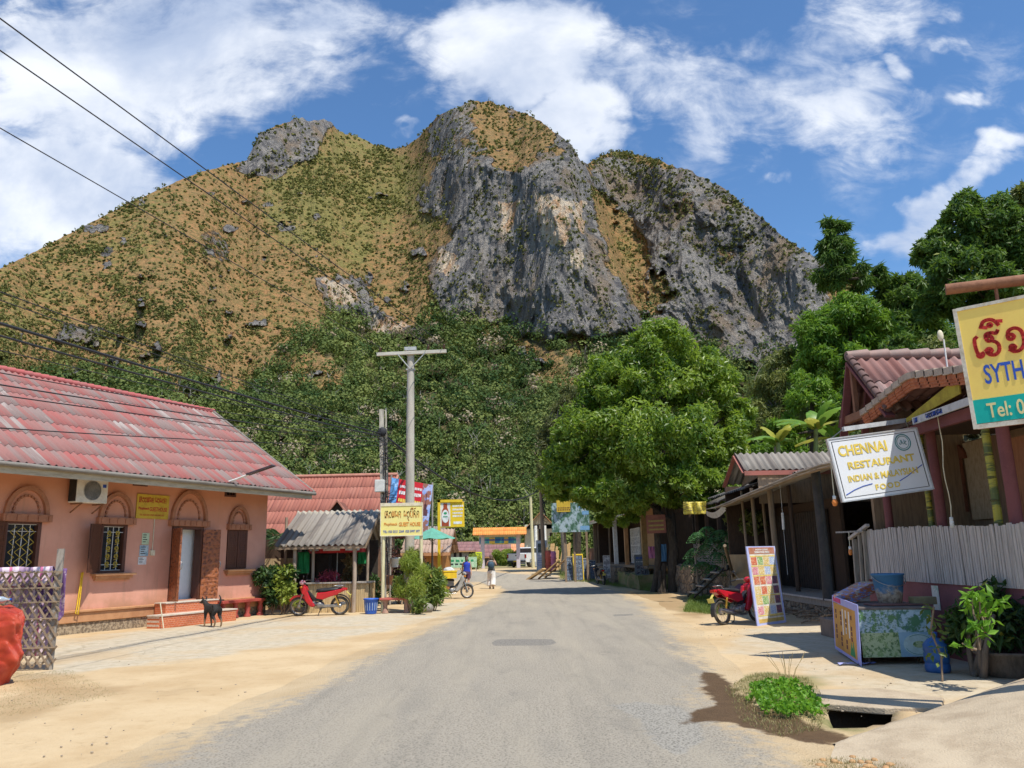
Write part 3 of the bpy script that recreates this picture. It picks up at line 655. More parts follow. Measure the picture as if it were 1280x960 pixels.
WOODD=M('dark_wood',(.085,.05,.032),(.05,.03,.02),scale=4,stretch=(8,8,1),rough=.7,bump=.4)
BLACK=M('black_plastic',(.02,.02,.022),(.04,.04,.04),rough=.45,bump=.05)
STEEL=M('dull_steel',(.45,.45,.44),(.3,.29,.27),rough=.35,metal=.9,bump=.08)
WHITE=M('white_paint',(.78,.77,.73),(.6,.58,.53),rough=.6,bump=.1)
CREAM=M('cream_paint',(.72,.66,.48),(.55,.48,.33),rough=.7,bump=.2)
RUBBER=M('tyre_rubber',(.035,.033,.03),(.13,.11,.085),rough=.85,bump=.3)
DARKIN=M('dark_interior',(.05,.04,.032),(.03,.024,.02),rough=.9)
REDP=M('red_plastic',(.55,.012,.02),(.42,.01,.018),rough=.3,bump=.02,coat=.4,scale=3)
BLUEP=M('blue_plastic',(.03,.12,.50),(.02,.08,.36),rough=.4,bump=.03)
YELI=M('iron_yellow',(.50,.37,.05),bump=0)
YEL=M('yellow_paint',(.80,.56,.02),(.66,.42,.02),rough=.55,bump=.08)
GLASS=M('dark_glass',(.03,.035,.04),(.05,.05,.055),rough=.08,bump=0,spec=.8)
INK=M('ink_black',(.03,.03,.035),bump=0);INKR=M('ink_red',(.55,.05,.03),bump=0);INKB=M('ink_blue',(.03,.09,.45),bump=0);INKW=M('ink_white',(.8,.8,.78),bump=0)
INKY=M('ink_yellow',(.80,.60,.10),bump=0);INKG=M('ink_green',(.03,.30,.12),bump=0);INKO=M('ink_orange',(.72,.25,.03),bump=0)
def wall_cells(mb,x0,x1,z0,z1,y0,y1,holes):
 xs=sorted({x0,x1,*[h[0]for h in holes],*[h[1]for h in holes]});zs=sorted({z0,z1,*[h[2]for h in holes],*[h[3]for h in holes]})
 for i in range(len(xs)-1):
  zz=None
  for j in range(len(zs)-1):
   cx,cz=(xs[i]+xs[i+1])/2,(zs[j]+zs[j+1])/2
   hole=any(h[0]<cx<h[1]and h[2]<cz<h[3]for h in holes)
   if not hole:
    if zz is None:zz=zs[j]
   if(hole or j==len(zs)-2)and zz is not None:
    mb.box(xs[i],xs[i+1],y0,y1,zz,zs[j]if hole else zs[j+1]);zz=None
def wavy(mb,O,U_,V_,nw,rows=1,amp=.028,step=7,lap=.015,flat=.0,thick=.012,uvs=None,rr=random):
 """corrugated sheets: O eave corner, U_ along the eave (whole length), V_ up the slope (whole length); UV counts waves and rows"""
 O,U_,V_=Vector(O),Vector(U_),Vector(V_);N=U_.cross(V_).normalized()
 if N.z<0:N=-N
 uv=[]if mb.uv is None else list(mb.uv);n=int(nw*step)
 for r in range(rows):
  v0,v1=r/rows,(r+1)/rows+(.012 if r<rows-1 else 0)
  base=len(mb.v);vs=[];rowuv=[]
  for e,(v,l)in enumerate(((v0,lap),(v1,0.0))):
   for i in range(n+1):
    u=i/n;ph=2*math.pi*u*nw;h=amp*math.cos(ph)
    vs.append(O+U_*u+V_*(v-(.004*(1-e)*math.sin(i*.7+r)))+N*(h+l));rowuv.append((u*nw,r+e*.98+.01))
  fs=[]
  for i in range(n):
   fs.append((i,i+1,n+2+i,n+1+i));uv+=[rowuv[i],rowuv[i+1],rowuv[n+2+i],rowuv[n+1+i]]
  low=[Vector(vs[i])-N*thick for i in range(n+1)];k=len(vs);vs+=low
  for i in range(n):
   fs.append((k+i,k+i+1,i+1,i));uv+=[rowuv[i]]*4
  mb.add(vs,fs,True)
 mb.uv=uv
 return mb
def roof_mat(name,cols,grime=(.12,.10,.09),streak=.5,joint=True):
 """weathered corrugated sheets: each strip of each row its own faded colour, with streaks down the slope"""
 m,t,b=newmat(name)
 uv=t.coord('UV');s_=t.new('ShaderNodeSeparateXYZ',ins={0:uv});u,v=s_.outputs[0],s_.outputs[1]
 cu=t.m('FLOOR',t.m('ADD',t.m('MULTIPLY',u,1.0),.5));cv=t.m('FLOOR',v)
 wn=t.new('ShaderNodeTexWhiteNoise',noise_dimensions='2D',ins={0:t.new('ShaderNodeCombineXYZ',ins={0:cu,1:cv}).outputs[0]}).outputs[0]
 co=t.coord();n1=t.noise(t.new('ShaderNodeCombineXYZ',ins={0:t.m('MULTIPLY',u,2.6),1:t.m('MULTIPLY',v,.35)}).outputs[0],1.6,5,.65);n2=t.noise(co,.35,3,.6);n3=t.noise(co,14,4,.6)
 f=t.m('ADD',t.m('MULTIPLY',wn,.5),t.m('ADD',t.m('MULTIPLY',n2,.55),t.m('MULTIPLY',n1,.35)))
 c=t.mix(t.ramp(f,.35,.62),cols[0],cols[1]);c=t.mix(t.ramp(f,.66,.88),c,cols[2]);c=t.mix(t.ramp(f,.90,.97,0,.7),c,cols[3])
 c=t.mix(t.ramp(n1,.55,.8,0,streak),c,grime);c=t.mix(t.ramp(n3,.55,.75,0,.3),c,grime)
 if joint:
  fv=t.m('FRACT',v);c=t.mix(t.ramp(fv,.03,.0,0,.8),c,grime)
 t.put(b.inputs['Base Color'],c);b.inputs['Roughness'].default_value=.85;b.inputs['Specular IOR Level'].default_value=.2
 t.put(b.inputs['Normal'],t.bump(n3,.3,.01))
 return m
ROOF1=roof_mat('faded_red_roof',[(.34,.105,.095),(.30,.145,.13),(.25,.185,.17),(.40,.35,.32)],grime=(.15,.11,.105),streak=.7)
ROOFG=roof_mat('grey_sheet_roof',[(.23,.20,.17),(.28,.25,.215),(.18,.155,.135),(.36,.33,.285)],grime=(.085,.07,.06),streak=.8)
ROOFR=roof_mat('plain_red_roof',[(.33,.12,.085),(.36,.14,.10),(.29,.105,.078),(.39,.17,.125)],grime=(.17,.08,.06),streak=.45)
ROOFB=roof_mat('brown_sheet_roof',[(.36,.25,.19),(.42,.30,.235),(.30,.21,.165),(.5,.4,.33)],grime=(.13,.10,.085),streak=.5)
PA=G(72,795);PB=G(328,768);pdir=(PB-PA).normalized();PRZ=math.atan2(pdir.y,pdir.x)
house=thing('pink_house','long pink plastered house with faded red corrugated roof, arched window mouldings and carved wooden doors','house',PA,PRZ)
m,t,b=newmat('pink_plaster');co=t.coord();n1=t.noise(co,1.2,6,.6);n2=t.noise(co,18,4,.6);st=t.noise(t.map(co,(3,3,.35)),1.6,6,.65)
zc=t.new('ShaderNodeSeparateXYZ',ins={0:co}).outputs[2]
c=t.mix(t.ramp(n1,.35,.65),(.68,.35,.25),(.61,.30,.21));c=t.mix(t.ramp(st,.52,.75,0,.7),c,(.46,.26,.18))
c=t.mix(t.m('MULTIPLY',t.ramp(zc,2.2,3.7),.55),c,(.60,.235,.105));c=t.mix(t.m('MULTIPLY',t.ramp(zc,.95,.5),t.ramp(n1,.4,.6)),c,(.45,.25,.15))  # upper wall tinted orange: eave shade and bounced light put into the colour
t.put(b.inputs['Base Color'],c);b.inputs['Roughness'].default_value=.85;b.inputs['Specular IOR Level'].default_value=.25;t.put(b.inputs['Normal'],t.bump(t.m('ADD',n1,t.m('MULTIPLY',n2,.5)),.3,.012))
PINK=m
TRIM=M('brown_moulding',(.42,.185,.10),(.33,.14,.075),scale=4,rough=.75,bump=.2)
TRIM2=M('tan_moulding',(.52,.27,.13),(.42,.2,.09),scale=4,rough=.75,bump=.2)
PEB=M('pebble_plinth',(.42,.33,.22),(.2,.15,.10),scale=14,rough=.9,bump=1.0,fine=50,bd=.03,lo=.45,hi=.55)
holes=[(-1.55,-.70,1.25,2.62),(.92,1.68,1.42,2.62),(3.21,4.20,.62,2.56),(5.24,6.06,1.42,2.57),(-.86,-.36,3.72,3.92),(1.78,2.18,3.68,3.88),(5.07,5.46,3.58,3.76)]
mb=MB();wall_cells(mb,-9,6.92,.52,4.06,0,.2,holes);mb.box(-9,-8.8,.2,6.6,.0,4.05);mb.box(6.72,6.92,.2,6.6,.0,4.05);mb.box(-9,6.92,6.6,6.8,0,4.05)
mb.prism([(6.92,-.0,4.06),(6.92,6.8,4.06),(6.92,3.4,6.55)],(-.2,0,0));mb.box(-8.8,6.72,.2,6.6,.45,.56)
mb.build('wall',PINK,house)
mb=MB();wall_cells(mb,-9,6.98,-.3,.27,-.06,.2,[(3.0,4.4,.1,.3)]);mb.build('plinth',PEB,house)
mb=MB();mb.box(-9,7.0,-.10,.0,.27,.50);mb.box(-9,7.02,-.14,.0,.50,.56);mb.build('base_moulding',TRIM2,house,bevel=.012)
mb=MB();pk=(3.9,6.9)
ey,ez,ry,rz_=-1.2,3.80,3.4,6.86
wavy(mb,(-9.6,ey,ez),(17.25,0,0),(0,ry-ey,rz_-ez),98,rows=7,amp=.024)
wavy(mb,(-9.6,8.0,ez),(17.25,0,0),(0,ry-8.0,rz_-ez),98,rows=7,amp=.024)
roof=mb.build('roof',ROOF1,house)
mb=MB()
for i in range(71):
 x=-9.55+i*.2436;mb.tube([(x,ry,rz_+.0),(x+.262,ry,rz_+.012)],[.085,.10],10)
o=mb.build('ridge_cap',M('ridge_red',(.42,.10,.095),(.34,.12,.11),scale=2,rough=.8),roof)
mb=MB()
mb.bar((-9.6,ey+.03,ez-.125),(7.65,ey+.03,ez-.125),.03,.24);mb.bar((7.61,ey,ez-.13),(7.61,ry,rz_-.10),.03,.19);mb.bar((7.61,7.75,ez-.13),(7.61,ry,rz_-.10),.03,.19)
mb.build('fascia',M('pale_fascia',(.50,.43,.31),(.36,.30,.21),scale=3,stretch=(1,6,6),rough=.85),roof)
mb=MB();mb.tube([(-9.6,ey-.05,ez-.04),(7.73,ey-.05,ez-.075)],.055,8);mb.tube([(7.69,ey-.05,ez-.03),(7.69,ry,rz_+.05),(7.69,7.8,ez)],.05,8);mb.build('gutter',M('grey_gutter',(.22,.20,.17),(.14,.12,.10),scale=4,stretch=(.4,3,3)),roof)
mb=MB();mb.box(-9.5,7.58,ey+.06,.0,ez-.05,ez-.03);mb.box(6.92,7.58,.0,6.8,ez+.0,ez+.03);mb.build('soffit',M('soffit_board',(.36,.24,.14),(.28,.18,.1),rough=.8),roof)
def arch(cx,w,z0,hgt,root,big=False):
 a=MB();R_=w/2;n_=22;pts=[(cx+R_*math.cos(math.pi*i/n_),z0+hgt*math.sin(math.pi*i/n_))for i in range(n_+1)]
 for(xa,za),(xb,zb)in zip(pts[:-1],pts[1:]):a.bar((xa,-.04,za),(xb,-.04,zb),.10,.09,up=(0,1,0))
 a.box(cx-R_-.10,cx+R_+.10,-.13,.0,z0-.17,z0-.0)
 k=max(4,int(w/.2))
 for i in range(k+1):a.box(cx-R_-.05+i*(w+.04)/k,cx-R_+.01+i*(w+.04)/k,-.155,-.13,z0-.15,z0-.03)
 a.build('arch_moulding',TRIM,root)
 a=MB();r1=R_*.64;h1=hgt*.66;k=11
 for i in range(16):t0,t1=math.pi*i/16,math.pi*(i+1)/16;a.bar((cx+r1*math.cos(t0),-.004,z0+.03+h1*math.sin(t0)),(cx+r1*math.cos(t1),-.004,z0+.03+h1*math.sin(t1)),.05,.012,up=(0,1,0))
 for i in range(k+1):
  th=math.pi*(i+.1)/(k+.2);p=(cx+r1*math.cos(th),z0+.03+h1*math.sin(th));q=(cx+r1*math.cos(th+.15),z0+.03+h1*math.sin(th+.15));a.bar((p[0],-.018,p[1]),(q[0],-.018,q[1]),.045,.06,up=(0,1,0))
 a.build('arch_studs',TRIM,root)
def sill(x0,x1,z,root):
 a=MB();a.box(x0,x1,-.20,0,z-.05,z);a.box(x0+.06,x1-.06,-.14,0,z-.12,z-.05);a.box(x0+.1,x1-.1,-.08,0,z-.17,z-.12);a.build('sill',TRIM2,root)
SHUT=M('shutter_wood',(.115,.042,.024),(.07,.026,.015),scale=4,stretch=(8,8,1),rough=.5,bump=.35,spec=.5)
CARVE,t,b=newmat('carved_door_wood');co=t.coord();vr=t.voro(t.map(co,(1,1,1)),13,feature='SMOOTH_F1');n1=t.noise(co,30,5,.7)
t.put(b.inputs['Base Color'],t.mix(t.ramp(t.m('ADD',vr,t.m('MULTIPLY',n1,.35)),.25,.75),(.12,.035,.014),(.33,.105,.035)));b.inputs['Roughness'].default_value=.38
t.put(b.inputs['Normal'],t.bump(t.m('ADD',t.m('MULTIPLY',vr,1.5),n1),.9,.02))
def leaf_panel(mb,O,U_,h,z0,th=.035,panels=3,louv=False):
 """a shutter or door leaf hinged at O, spreading along U_"""
 O=Vector(O);U_=Vector(U_);w_=U_.length;u=U_.normalized();n_=Vector((-u.y,u.x,0));up=Vector((0,0,1));c=O+U_/2+up*(z0+h/2)
 mb.obox(c,u*(w_/2),up*(h/2),n_*(th*.3))
 fr=.075
 for s_ in(-1,1):
  mb.obox(O+U_*(.5+s_*(.5-fr/2/w_))+up*(z0+h/2),u*(fr/2),up*(h/2),n_*(th/2))
 for j in range(panels+1):
  z_=z0+fr/2+(h-fr)*j/panels;mb.obox(O+U_/2+up*z_,u*(w_/2-fr),up*(fr/2),n_*(th/2))
 for j in range(panels):
  za,zb=z0+fr+(h-fr)*j/panels+.04,z0+(h-fr)*(j+1)/panels-.04
  if louv:
   k=int((zb-za)/.045)
   for i in range(k):mb.obox(O+U_/2+up*(za+(i+.5)*(zb-za)/k),u*(w_/2-fr-.01),(up*.3+n_).normalized()*.016,(up-n_*.3).normalized()*.006)
  else:mb.obox(O+U_/2+up*((za+zb)/2),u*(w_/2-fr-.03),up*((zb-za)/2),n_*(th*.48))
def grille(mb,x0,x1,z0,z1,y,kind):
 for i in range(5):mb.bar((x0+(x1-x0)*i/4,y,z0),(x0+(x1-x0)*i/4,y,z1),.012)
 for i in(0,1,7,8):mb.bar((x0,y,z0+(z1-z0)*i/8),(x1,y,z0+(z1-z0)*i/8),.012)
def window(cx,w_,z0,z1,openL,openR,gr,label=None):
 wd=MB();x0,x1=cx-w_/2,cx+w_/2
 for a_,b_ in((x0,x0+.05),(x1-.09,x1)):wd.box(a_,b_,-.03,.1,z0,z1)
 wd.box(x0+.05,x1-.05,-.03,.1,z1-.05,z1);wd.box(x0+.05,x1-.05,-.03,.1,z0,z0+.05)
 wf=wd.build('window',SHUT,house)
 if label:wf['label']=label
 if gr:
  a=MB();a.box(x0+.05,x1-.05,.13,.14,z0+.05,z1-.05);a.build('pane',GLASS,wf)
  a=MB();grille(a,x0+.06,x1-.06,z0+.06,z1-.06,.03,gr);a.build('grille',WHITE,wf)
  a=MB();k=5;zz0,zz1=z0+.12,z1-.12;hw=(x1-x0)/2-.13
  for j in range(k):
   za,zb=zz0+(zz1-zz0)*j/k,zz0+(zz1-zz0)*(j+1)/k;zm=(za+zb)/2
   if gr==1:
    for sx in(-1,1):
     for q in(0,.5):a.bar((cx+sx*hw*q,.015,za),(cx+sx*hw*(q+.5),.015,zm),.011);a.bar((cx+sx*hw*(q+.5),.015,zm),(cx+sx*hw*q,.015,zb),.011)
   else:
    for sx in(-.5,.5):
     for rr_ in(.055,.03):
      pts=[(cx+sx*hw+rr_*math.cos(t_*.785),.015,zm+rr_*math.sin(t_*.785))for t_ in range(9)];a.tube(pts,.009,5)
     a.bar((cx+sx*hw-.06,.015,za),(cx+sx*hw+.06,.015,za+.03),.014)
  a.build('yellow_ironwork',YELI,wf)
 for side,ang in((-1,openL),(1,openR)):
  if ang is None:continue
  a=MB();hx=cx+side*w_/2;lw=(w_/2 if openR is not None else w_*.9)-.01;th=rad(ang)
  U_=Vector((-side*math.cos(th)*lw,-math.sin(th)*lw,0));leaf_panel(a,(hx,-.035 if ang else-.02,0),U_,z1-z0-.03,z0+.015,louv=ang==0);a.build('shutter',SHUT,wf)
arch(-1.10,.98,2.79,.60,house);arch(1.30,.92,2.79,.60,house);arch(3.71,1.22,2.80,.80,house);arch(5.66,.74,2.74,.50,house)
window(-1.12,.85,1.25,2.62,152,None,1);window(1.30,.76,1.42,2.62,150,None,2);window(5.65,.82,1.42,2.57,0,0,0,'closed window with brown louvred shutters')
sill(-1.75,-.48,1.22,house);sill(.72,1.92,1.40,house);sill(5.16,6.30,1.40,house)
a=MB()
for x0 in(3.15,4.18):a.box(x0,x0+.08,-.05,.22,.56,2.64)
a.box(3.23,4.18,-.05,.22,2.55,2.64);df=a.build('door_frame',SHUT,house)
for hx,ux,nm in((3.17,Vector((-.30,-.62,0)),'door'),(4.24,Vector((.46,-.22,0)),'door')):
 a=MB();L_=.50;leaf_panel(a,(hx,-.06,0),ux.normalized()*L_*(1.35 if hx<4 else 1.0),1.93,.62,th=.05,panels=4)
 d_=a.build('door',CARVE,house)
 u_=ux.normalized();e=Vector((hx,-.06,0))+u_*L_*(1.35 if hx<4 else 1.0)*.9;a=MB();a.tube([e+Vector((.03,-.05,1.45)),e+Vector((.03,-.09,1.5)),e+Vector((.03,-.09,1.6)),e+Vector((.03,-.05,1.65))],.012,6);a.build('handle',STEEL,d_)
a=MB();a.box(2.6,4.9,.34,.38,.56,2.9);a.build('doorway_panel',M('pale_panel',(.80,.84,.84),(.74,.78,.78),rough=.8,bump=.05),house)  # pale panel just inside the doorway, whitened to look lit where no sun enters
for(x0,x1,_,_2),(zz0,zz1)in zip([holes[4],holes[5],holes[6]],[(3.72,3.92),(3.68,3.88),(3.58,3.76)]):
 a=MB();a.box(x0-.03,x0+.03,-.03,.06,zz0-.03,zz1+.03);a.box(x1-.03,x1+.03,-.03,.06,zz0-.03,zz1+.03);a.box(x0+.03,x1-.03,-.03,.06,zz1-.02,zz1+.03);a.box(x0+.03,x1-.03,-.03,.06,zz0-.03,zz0+.02);a.box((x0+x1)/2-.015,(x0+x1)/2+.015,0,.04,zz0+.02,zz1-.02)
 v_=a.build('vent',SHUT,house);a=MB();a.box(x0,x1,.12,.14,zz0,zz1);a.build('vent_screen',DARKIN,v_)
TILE,t,b=newmat('orange_tile');co=t.coord();bt=t.new('ShaderNodeTexBrick',ins={0:t.map(co,(1,1,1),rot=(rad(90),0,0)),'Scale':5.0,'Mortar Size':.012});bt.inputs['Color1'].default_value=(.62,.17,.06,1);bt.inputs['Color2'].default_value=(.55,.13,.05,1);bt.inputs['Mortar'].default_value=(.6,.5,.4,1)
t.put(b.inputs['Base Color'],t.mix(t.ramp(t.noise(co,20,4),.4,.7,0,.5),bt.outputs[0],(.35,.09,.04)));b.inputs['Roughness'].default_value=.35
a=MB();a.box(2.62,4.45,-.55,-.145,.0,.58);a.box(2.05,4.75,-.98,-.55,.0,.30);st_=a.build('steps',TILE,house,bevel=.01)
a=MB();a.box(2.60,4.47,-.57,-.15,.58,.605);a.box(2.03,4.77,-1.0,-.55,.30,.33);a.build('step_tread',M('step_tread',(.62,.56,.47),(.5,.42,.33),rough=.6),st_)
a=MB();a.box(4.78,6.75,-.42,-.12,.44,.52);bench_=a.build('wall_bench',M('oxblood_paint',(.40,.075,.055),(.3,.05,.04),rough=.5),house,bevel=.01)
for x in(4.95,5.45,5.95,6.5):
 a=MB();a.lathe([(.10,0),(.11,.05),(.06,.12),(.09,.24),(.06,.36),(.10,.42),(.10,.44)],(x,-.27,0),14);a.build('bench_leg',MATS['oxblood_paint'],bench_)
ac=thing('air_conditioner','white outdoor air conditioning unit on brackets high on the pink wall','air conditioner',PA+Matrix.Rotation(PRZ,3,'Z')@Vector((.30,-.02,3.07)),PRZ)
a=MB();a.box(-.44,.42,-.36,-.06,.03,.62);bd=a.build('casing',M('aged_white_metal',(.68,.65,.57),(.55,.50,.42),rough=.5),ac,bevel=.02)
a=MB();a.lathe([(.23,0),(.24,.0),(.24,.012),(.225,.012),(.225,0)],n=28);a2=MB();a2.add([(x-.02,-.362-z,y+.33)for x,y,z in a.v],a.f)
for i in range(12):a2.bar((-.02,-.37,.33),(-.02+.23*math.cos(i*math.pi/6),-.37,.33+.23*math.sin(i*math.pi/6)),.006)
for r_ in(.07,.13,.18):a2.tube([(-.02+r_*math.cos(k*.449),-.372,.33+r_*math.sin(k*.449))for k in range(15)],.004,4)
a2.build('fan_guard',M('grey_guard',(.3,.3,.29),rough=.5),ac)
a=MB();a.lathe([(.0,0),(.22,0)],n=24);a2=MB();a2.add([(x-.02,-.3615,y+.33)for x,y,z in a.v],[f[::-1]for f in a.f]);a2.build('fan_opening',DARKIN,ac)
a=MB();a.box(-.445,-.43,-.34,-.08,.06,.59)
for i in range(14):a.box(-.452,-.445,-.34+i*.019,-.332+i*.019,.06,.59)
a.build('side_fins',DARKIN,ac)
for x in(-.3,.3):a=MB();a.bar((x,-.4,.01),(x,.0,.01),.03);a.bar((x,-.36,.0),(x,.0,-.2),.025);a.build('bracket',M('rust',(.25,.12,.06),(.16,.07,.04),rough=.9),ac)
a=MB();a.box(.26,.36,-.363,-.36,.42,.5);a.build('badge',INKB,ac)
def on_wall(u,z,out=.0):return PA+Matrix.Rotation(PRZ,3,'Z')@Vector((u,-out,z))
def board_thing(name,label,cat,bd,thick,mat,edge=None,group=None):
 c=bd.p(.5,0,-thick/2);r=thing(name,label,cat,c,0,group);a=MB();bd.rect(a,0,1,0,1,-thick,0);a.build('panel',mat,r,world=True);return r
bdw=Board(on_wall(1.90,2.80,.035),on_wall(2.96,2.80,.035),on_wall(1.90,3.44,.035))
YS=M('mustard_board',(.62,.42,.04),(.5,.32,.03),scale=5,rough=.6,bump=.05)
s1=board_thing('wall_sign','small mustard yellow guest house board on the pink wall beside the doorway','sign',bdw,.02,YS)
a=MB();lao(bdw,a,'ehoonpk pUpsk'.replace('U','o'),.06,.66,.15,.014,.004,width=.90);a.build('lettering',INKR,s1,world=True)
bdw.text('Phuphisack',.22,.40,.07,INKR,s1,.004,.002,.34);bdw.text('GUESTHOUSE',.67,.40,.11,INKR,s1,.004,.002,.58);bdw.text('TEL: 020 5521 2369  020 5997 597',.48,.15,.045,INKR,s1,.004,0,.8)
for(x0,x1,z0,z1,mt,nm,lb)in((2.17,2.40,2.12,2.42,M('pale_green_paper',(.50,.62,.42),(.42,.5,.3),scale=9,bump=0),'notice','pale green notice, uppermost of the papers taped left of the doorway'),(2.12,2.40,1.82,2.10,M('blue_grey_paper',(.45,.55,.58),(.16,.3,.38),scale=9,bump=0),'notice','blue and white notice between the green and the printed papers on the pink wall'),(2.10,2.36,1.60,1.80,M('white_paper',(.7,.7,.68),(.5,.5,.5),scale=14,bump=0),'notice','white printed notice, lowest of the papers left of the doorway')):
 bq=Board(on_wall(x0,z0,.012),on_wall(x1,z0,.012),on_wall(x0,z1,.012));r=board_thing(nm,lb,'notice',bq,.006,mt,group='papers on the pink wall');a=MB()
 for k in range(4):bq.rect(a,.12,.5+.35*random.random(),.8-.2*k,.87-.2*k,0,.002)
 a.build('print',INK,r,world=True)
a=MB();a.tube([on_wall(2.52,z,.02)for z in(3.0,2.6,2.2,1.95)],.012,6);a.obox(on_wall(2.52,1.9,.03),pdir*.06,Vector((0,0,.07)),Vector((pdir.y,-pdir.x,0))*.03);tag(a.build('meter_box',CREAM,origin=on_wall(2.52,1.83)),'small cream switch box and conduit on the pink wall','switch box')
a=MB();a.tube([on_wall(.42+dx_,z,.05+o_)for dx_,z,o_ in((.02,1.44,.0),(0,1.2,.02),(-.03,.9,.03),(-.10,.62,.1),(-.14,.5,.12),(-.06,.46,.12),(.02,.9,.03),(.05,1.3,.0),(.06,1.45,0))],.016,6);tag(a.build('hose',M('yellow_rubber',(.75,.48,.02),rough=.5,bump=0),origin=on_wall(.3,.46)),'yellow hose looped down the pink wall under the middle window','hose')
a=MB();a.tube([on_wall(2.08,.0,1.12),on_wall(2.0,.66,1.02)],.015,6);tag(a.build('broomstick',CREAM,origin=on_wall(2.08,0,1.1)),'pale stick leaning against the orange steps','stick')
lamp=thing('solar_lamp','slim solar lamp on an arm sticking out from the eave of the pink house','lamp',on_wall(4.0,3.82,1.0),PRZ)
a=MB();a.tube([(0,0,0),(.08,-.35,.1),(.18,-.7,.22)],.03,7);a.build('arm',WHITE,lamp);a=MB();a.obox((.27,-1.05,.33),(.10,-.38,.115),(.10,.02,.0),(0,.008,.02));a.build('solar_panel',M('solar_dark',(.05,.03,.03),(.08,.05,.05),rough=.2),lamp)
FP=G(60,838);FQ_=FP+Vector((-2.6,-.55,0));fd=(FQ_-FP).normalized();fr_=math.atan2(fd.y,fd.x)
fence=thing('lattice_fence','weathered grey bamboo lattice fence with a blanket hung behind it','fence',FP,fr_)
a=MB();H_=1.55;L_=2.6;y_=0
k=0
for s_ in range(-9,28):
 x0=s_*.125
 for sgn,yo in((1,.012),(-1,-.012)):
  p0=[x0 if sgn>0 else x0,0.05];p1=[x0+sgn*H_*.62,H_]
  q0,q1=Vector((p0[0],0,p0[1])),Vector((p1[0],0,p1[1]));d_=q1-q0
  t0,t1=0.0,1.0
  for lim,ge in((-.08,True),(L_,False)):
   if abs(d_.x)>1e-6:
    tt_=(lim-q0.x)/d_.x
    if(d_.x>0)==ge:t0=max(t0,tt_)
    else:t1=min(t1,tt_)
  if t1-t0>.05:
   A_=q0+d_*t0;B_=q0+d_*t1;A_.y=B_.y=yo;j_=Vector((random.uniform(-.02,.02),0,0));a.bar(A_+j_,B_-j_,.029,.012,up=(0,1,0))
a.build('lattice',M('brown_slats',(.30,.215,.14),(.18,.13,.085),scale=5,bump=.4),fence)
for z_ in(1.53,1.28,1.06,.80,.35):a=MB();a.bar((-.08,.03,z_),(L_,.03,z_+random.uniform(-.02,.02)),.03,.02);a.build('rail',MATS['brown_slats'],fence)
a=MB();a.bar((-.0,-.04,-.1),(-.01,-.04,1.90),.10,.06,up=(0,1,0));a.build('post',WOODG,fence);a=MB();a.bar((L_,-.03,-.1),(L_,-.03,1.7),.09,.07);a.build('post',WOODG,fence)
BL,t,b=newmat('striped_blanket');co=t.coord();wv=t.new('ShaderNodeSeparateXYZ',ins={0:co}).outputs[0];s_=t.m('FRACT',t.m('MULTIPLY',wv,2.2))
c=t.mix(t.ramp(s_,.30,.34),(.42,.28,.40),(.75,.60,.66));c=t.mix(t.ramp(t.m('ABSOLUTE',t.m('SUBTRACT',s_,.58)),.06,.04),c,(.62,.18,.33));c=t.mix(t.ramp(s_,.84,.88),c,(.36,.24,.36))
c=t.mix(t.ramp(t.voro(co,9),.14,.10),c,(.7,.6,.65));t.put(b.inputs['Base Color'],c);b.inputs['Roughness'].default_value=.95
BO=Matrix.Translation(FP)@Matrix.Rotation(fr_,4,'Z')
def cloth(fn,nu_,nv_,mat,name,label=None,cat=None,origin=None,thick=.01):
 V_=[fn(i/nu_,j/nv_)for j in range(nv_+1)for i in range(nu_+1)];a=MB();a.sm=True
 a.add(V_,[(j*(nu_+1)+i,j*(nu_+1)+i+1,(j+1)*(nu_+1)+i+1,(j+1)*(nu_+1)+i)for j in range(nv_)for i in range(nu_)])
 o=a.build(name,mat,origin=origin);sd=o.modifiers.new('thick','SOLIDIFY');sd.thickness=thick
 if label:tag(o,label,cat)
 return o
def blk(u,v):
 x=.10+u*2.4;f=.035*math.sin(x*11+v*2)+.02*math.sin(x*23)
 s_=v*1.75
 if s_<.28:return Vector((x,-.055+f*.3-.03*math.sin(s_*8),1.32+s_+.0))
 if s_<.36:return Vector((x,-.055-.6*(s_-.28)*1.4,1.60+.02*math.sin((s_-.28)*39)+f*.15))
 return Vector((x,-.17-f-.02*(s_-.36),1.60-(s_-.36)))
bl=cloth(blk,60,30,BL,'blanket','mauve and pink striped blanket hung over the lattice fence','blanket');bl.matrix_world=BO
PURP=M('purple_cloth',(.16,.08,.22),(.5,.38,.45),scale=9,rough=.95,lo=.5,hi=.62)
def rag(u,v):x=-.10+u*.45;return Vector((x,-.12-.03*math.sin(x*30+v*4)-.02,1.58-v*(.75+.15*math.sin(u*5))))
rg=cloth(rag,20,20,PURP,'purple_cloth','dark purple cloth bunched at the corner post of the lattice fence','cloth');rg.matrix_world=BO
SACK,t,b=newmat('red_woven_sack');co=t.coord();sx_=t.new('ShaderNodeSeparateXYZ',ins={0:co});wv=t.new('ShaderNodeTexWave',ins={0:co,'Scale':45.0,'Distortion':1.0}).outputs[1]
c=t.mix(t.ramp(t.noise(co,6,5),.35,.7),(.70,.085,.035),(.56,.05,.03));c=t.mix(t.ramp(t.m('ABSOLUTE',t.m('SUBTRACT',sx_.outputs[0],.07)),.018,.012),c,(.65,.35,.08));c=t.mix(t.ramp(t.noise(co,2.5,5),.55,.75,0,.5),c,(.72,.2,.16))
t.put(b.inputs['Base Color'],c);b.inputs['Roughness'].default_value=.45;t.put(b.inputs['Normal'],t.bump(t.m('ADD',t.m('MULTIPLY',wv,.3),t.noise(co,5,6,.6)),.8,.03))
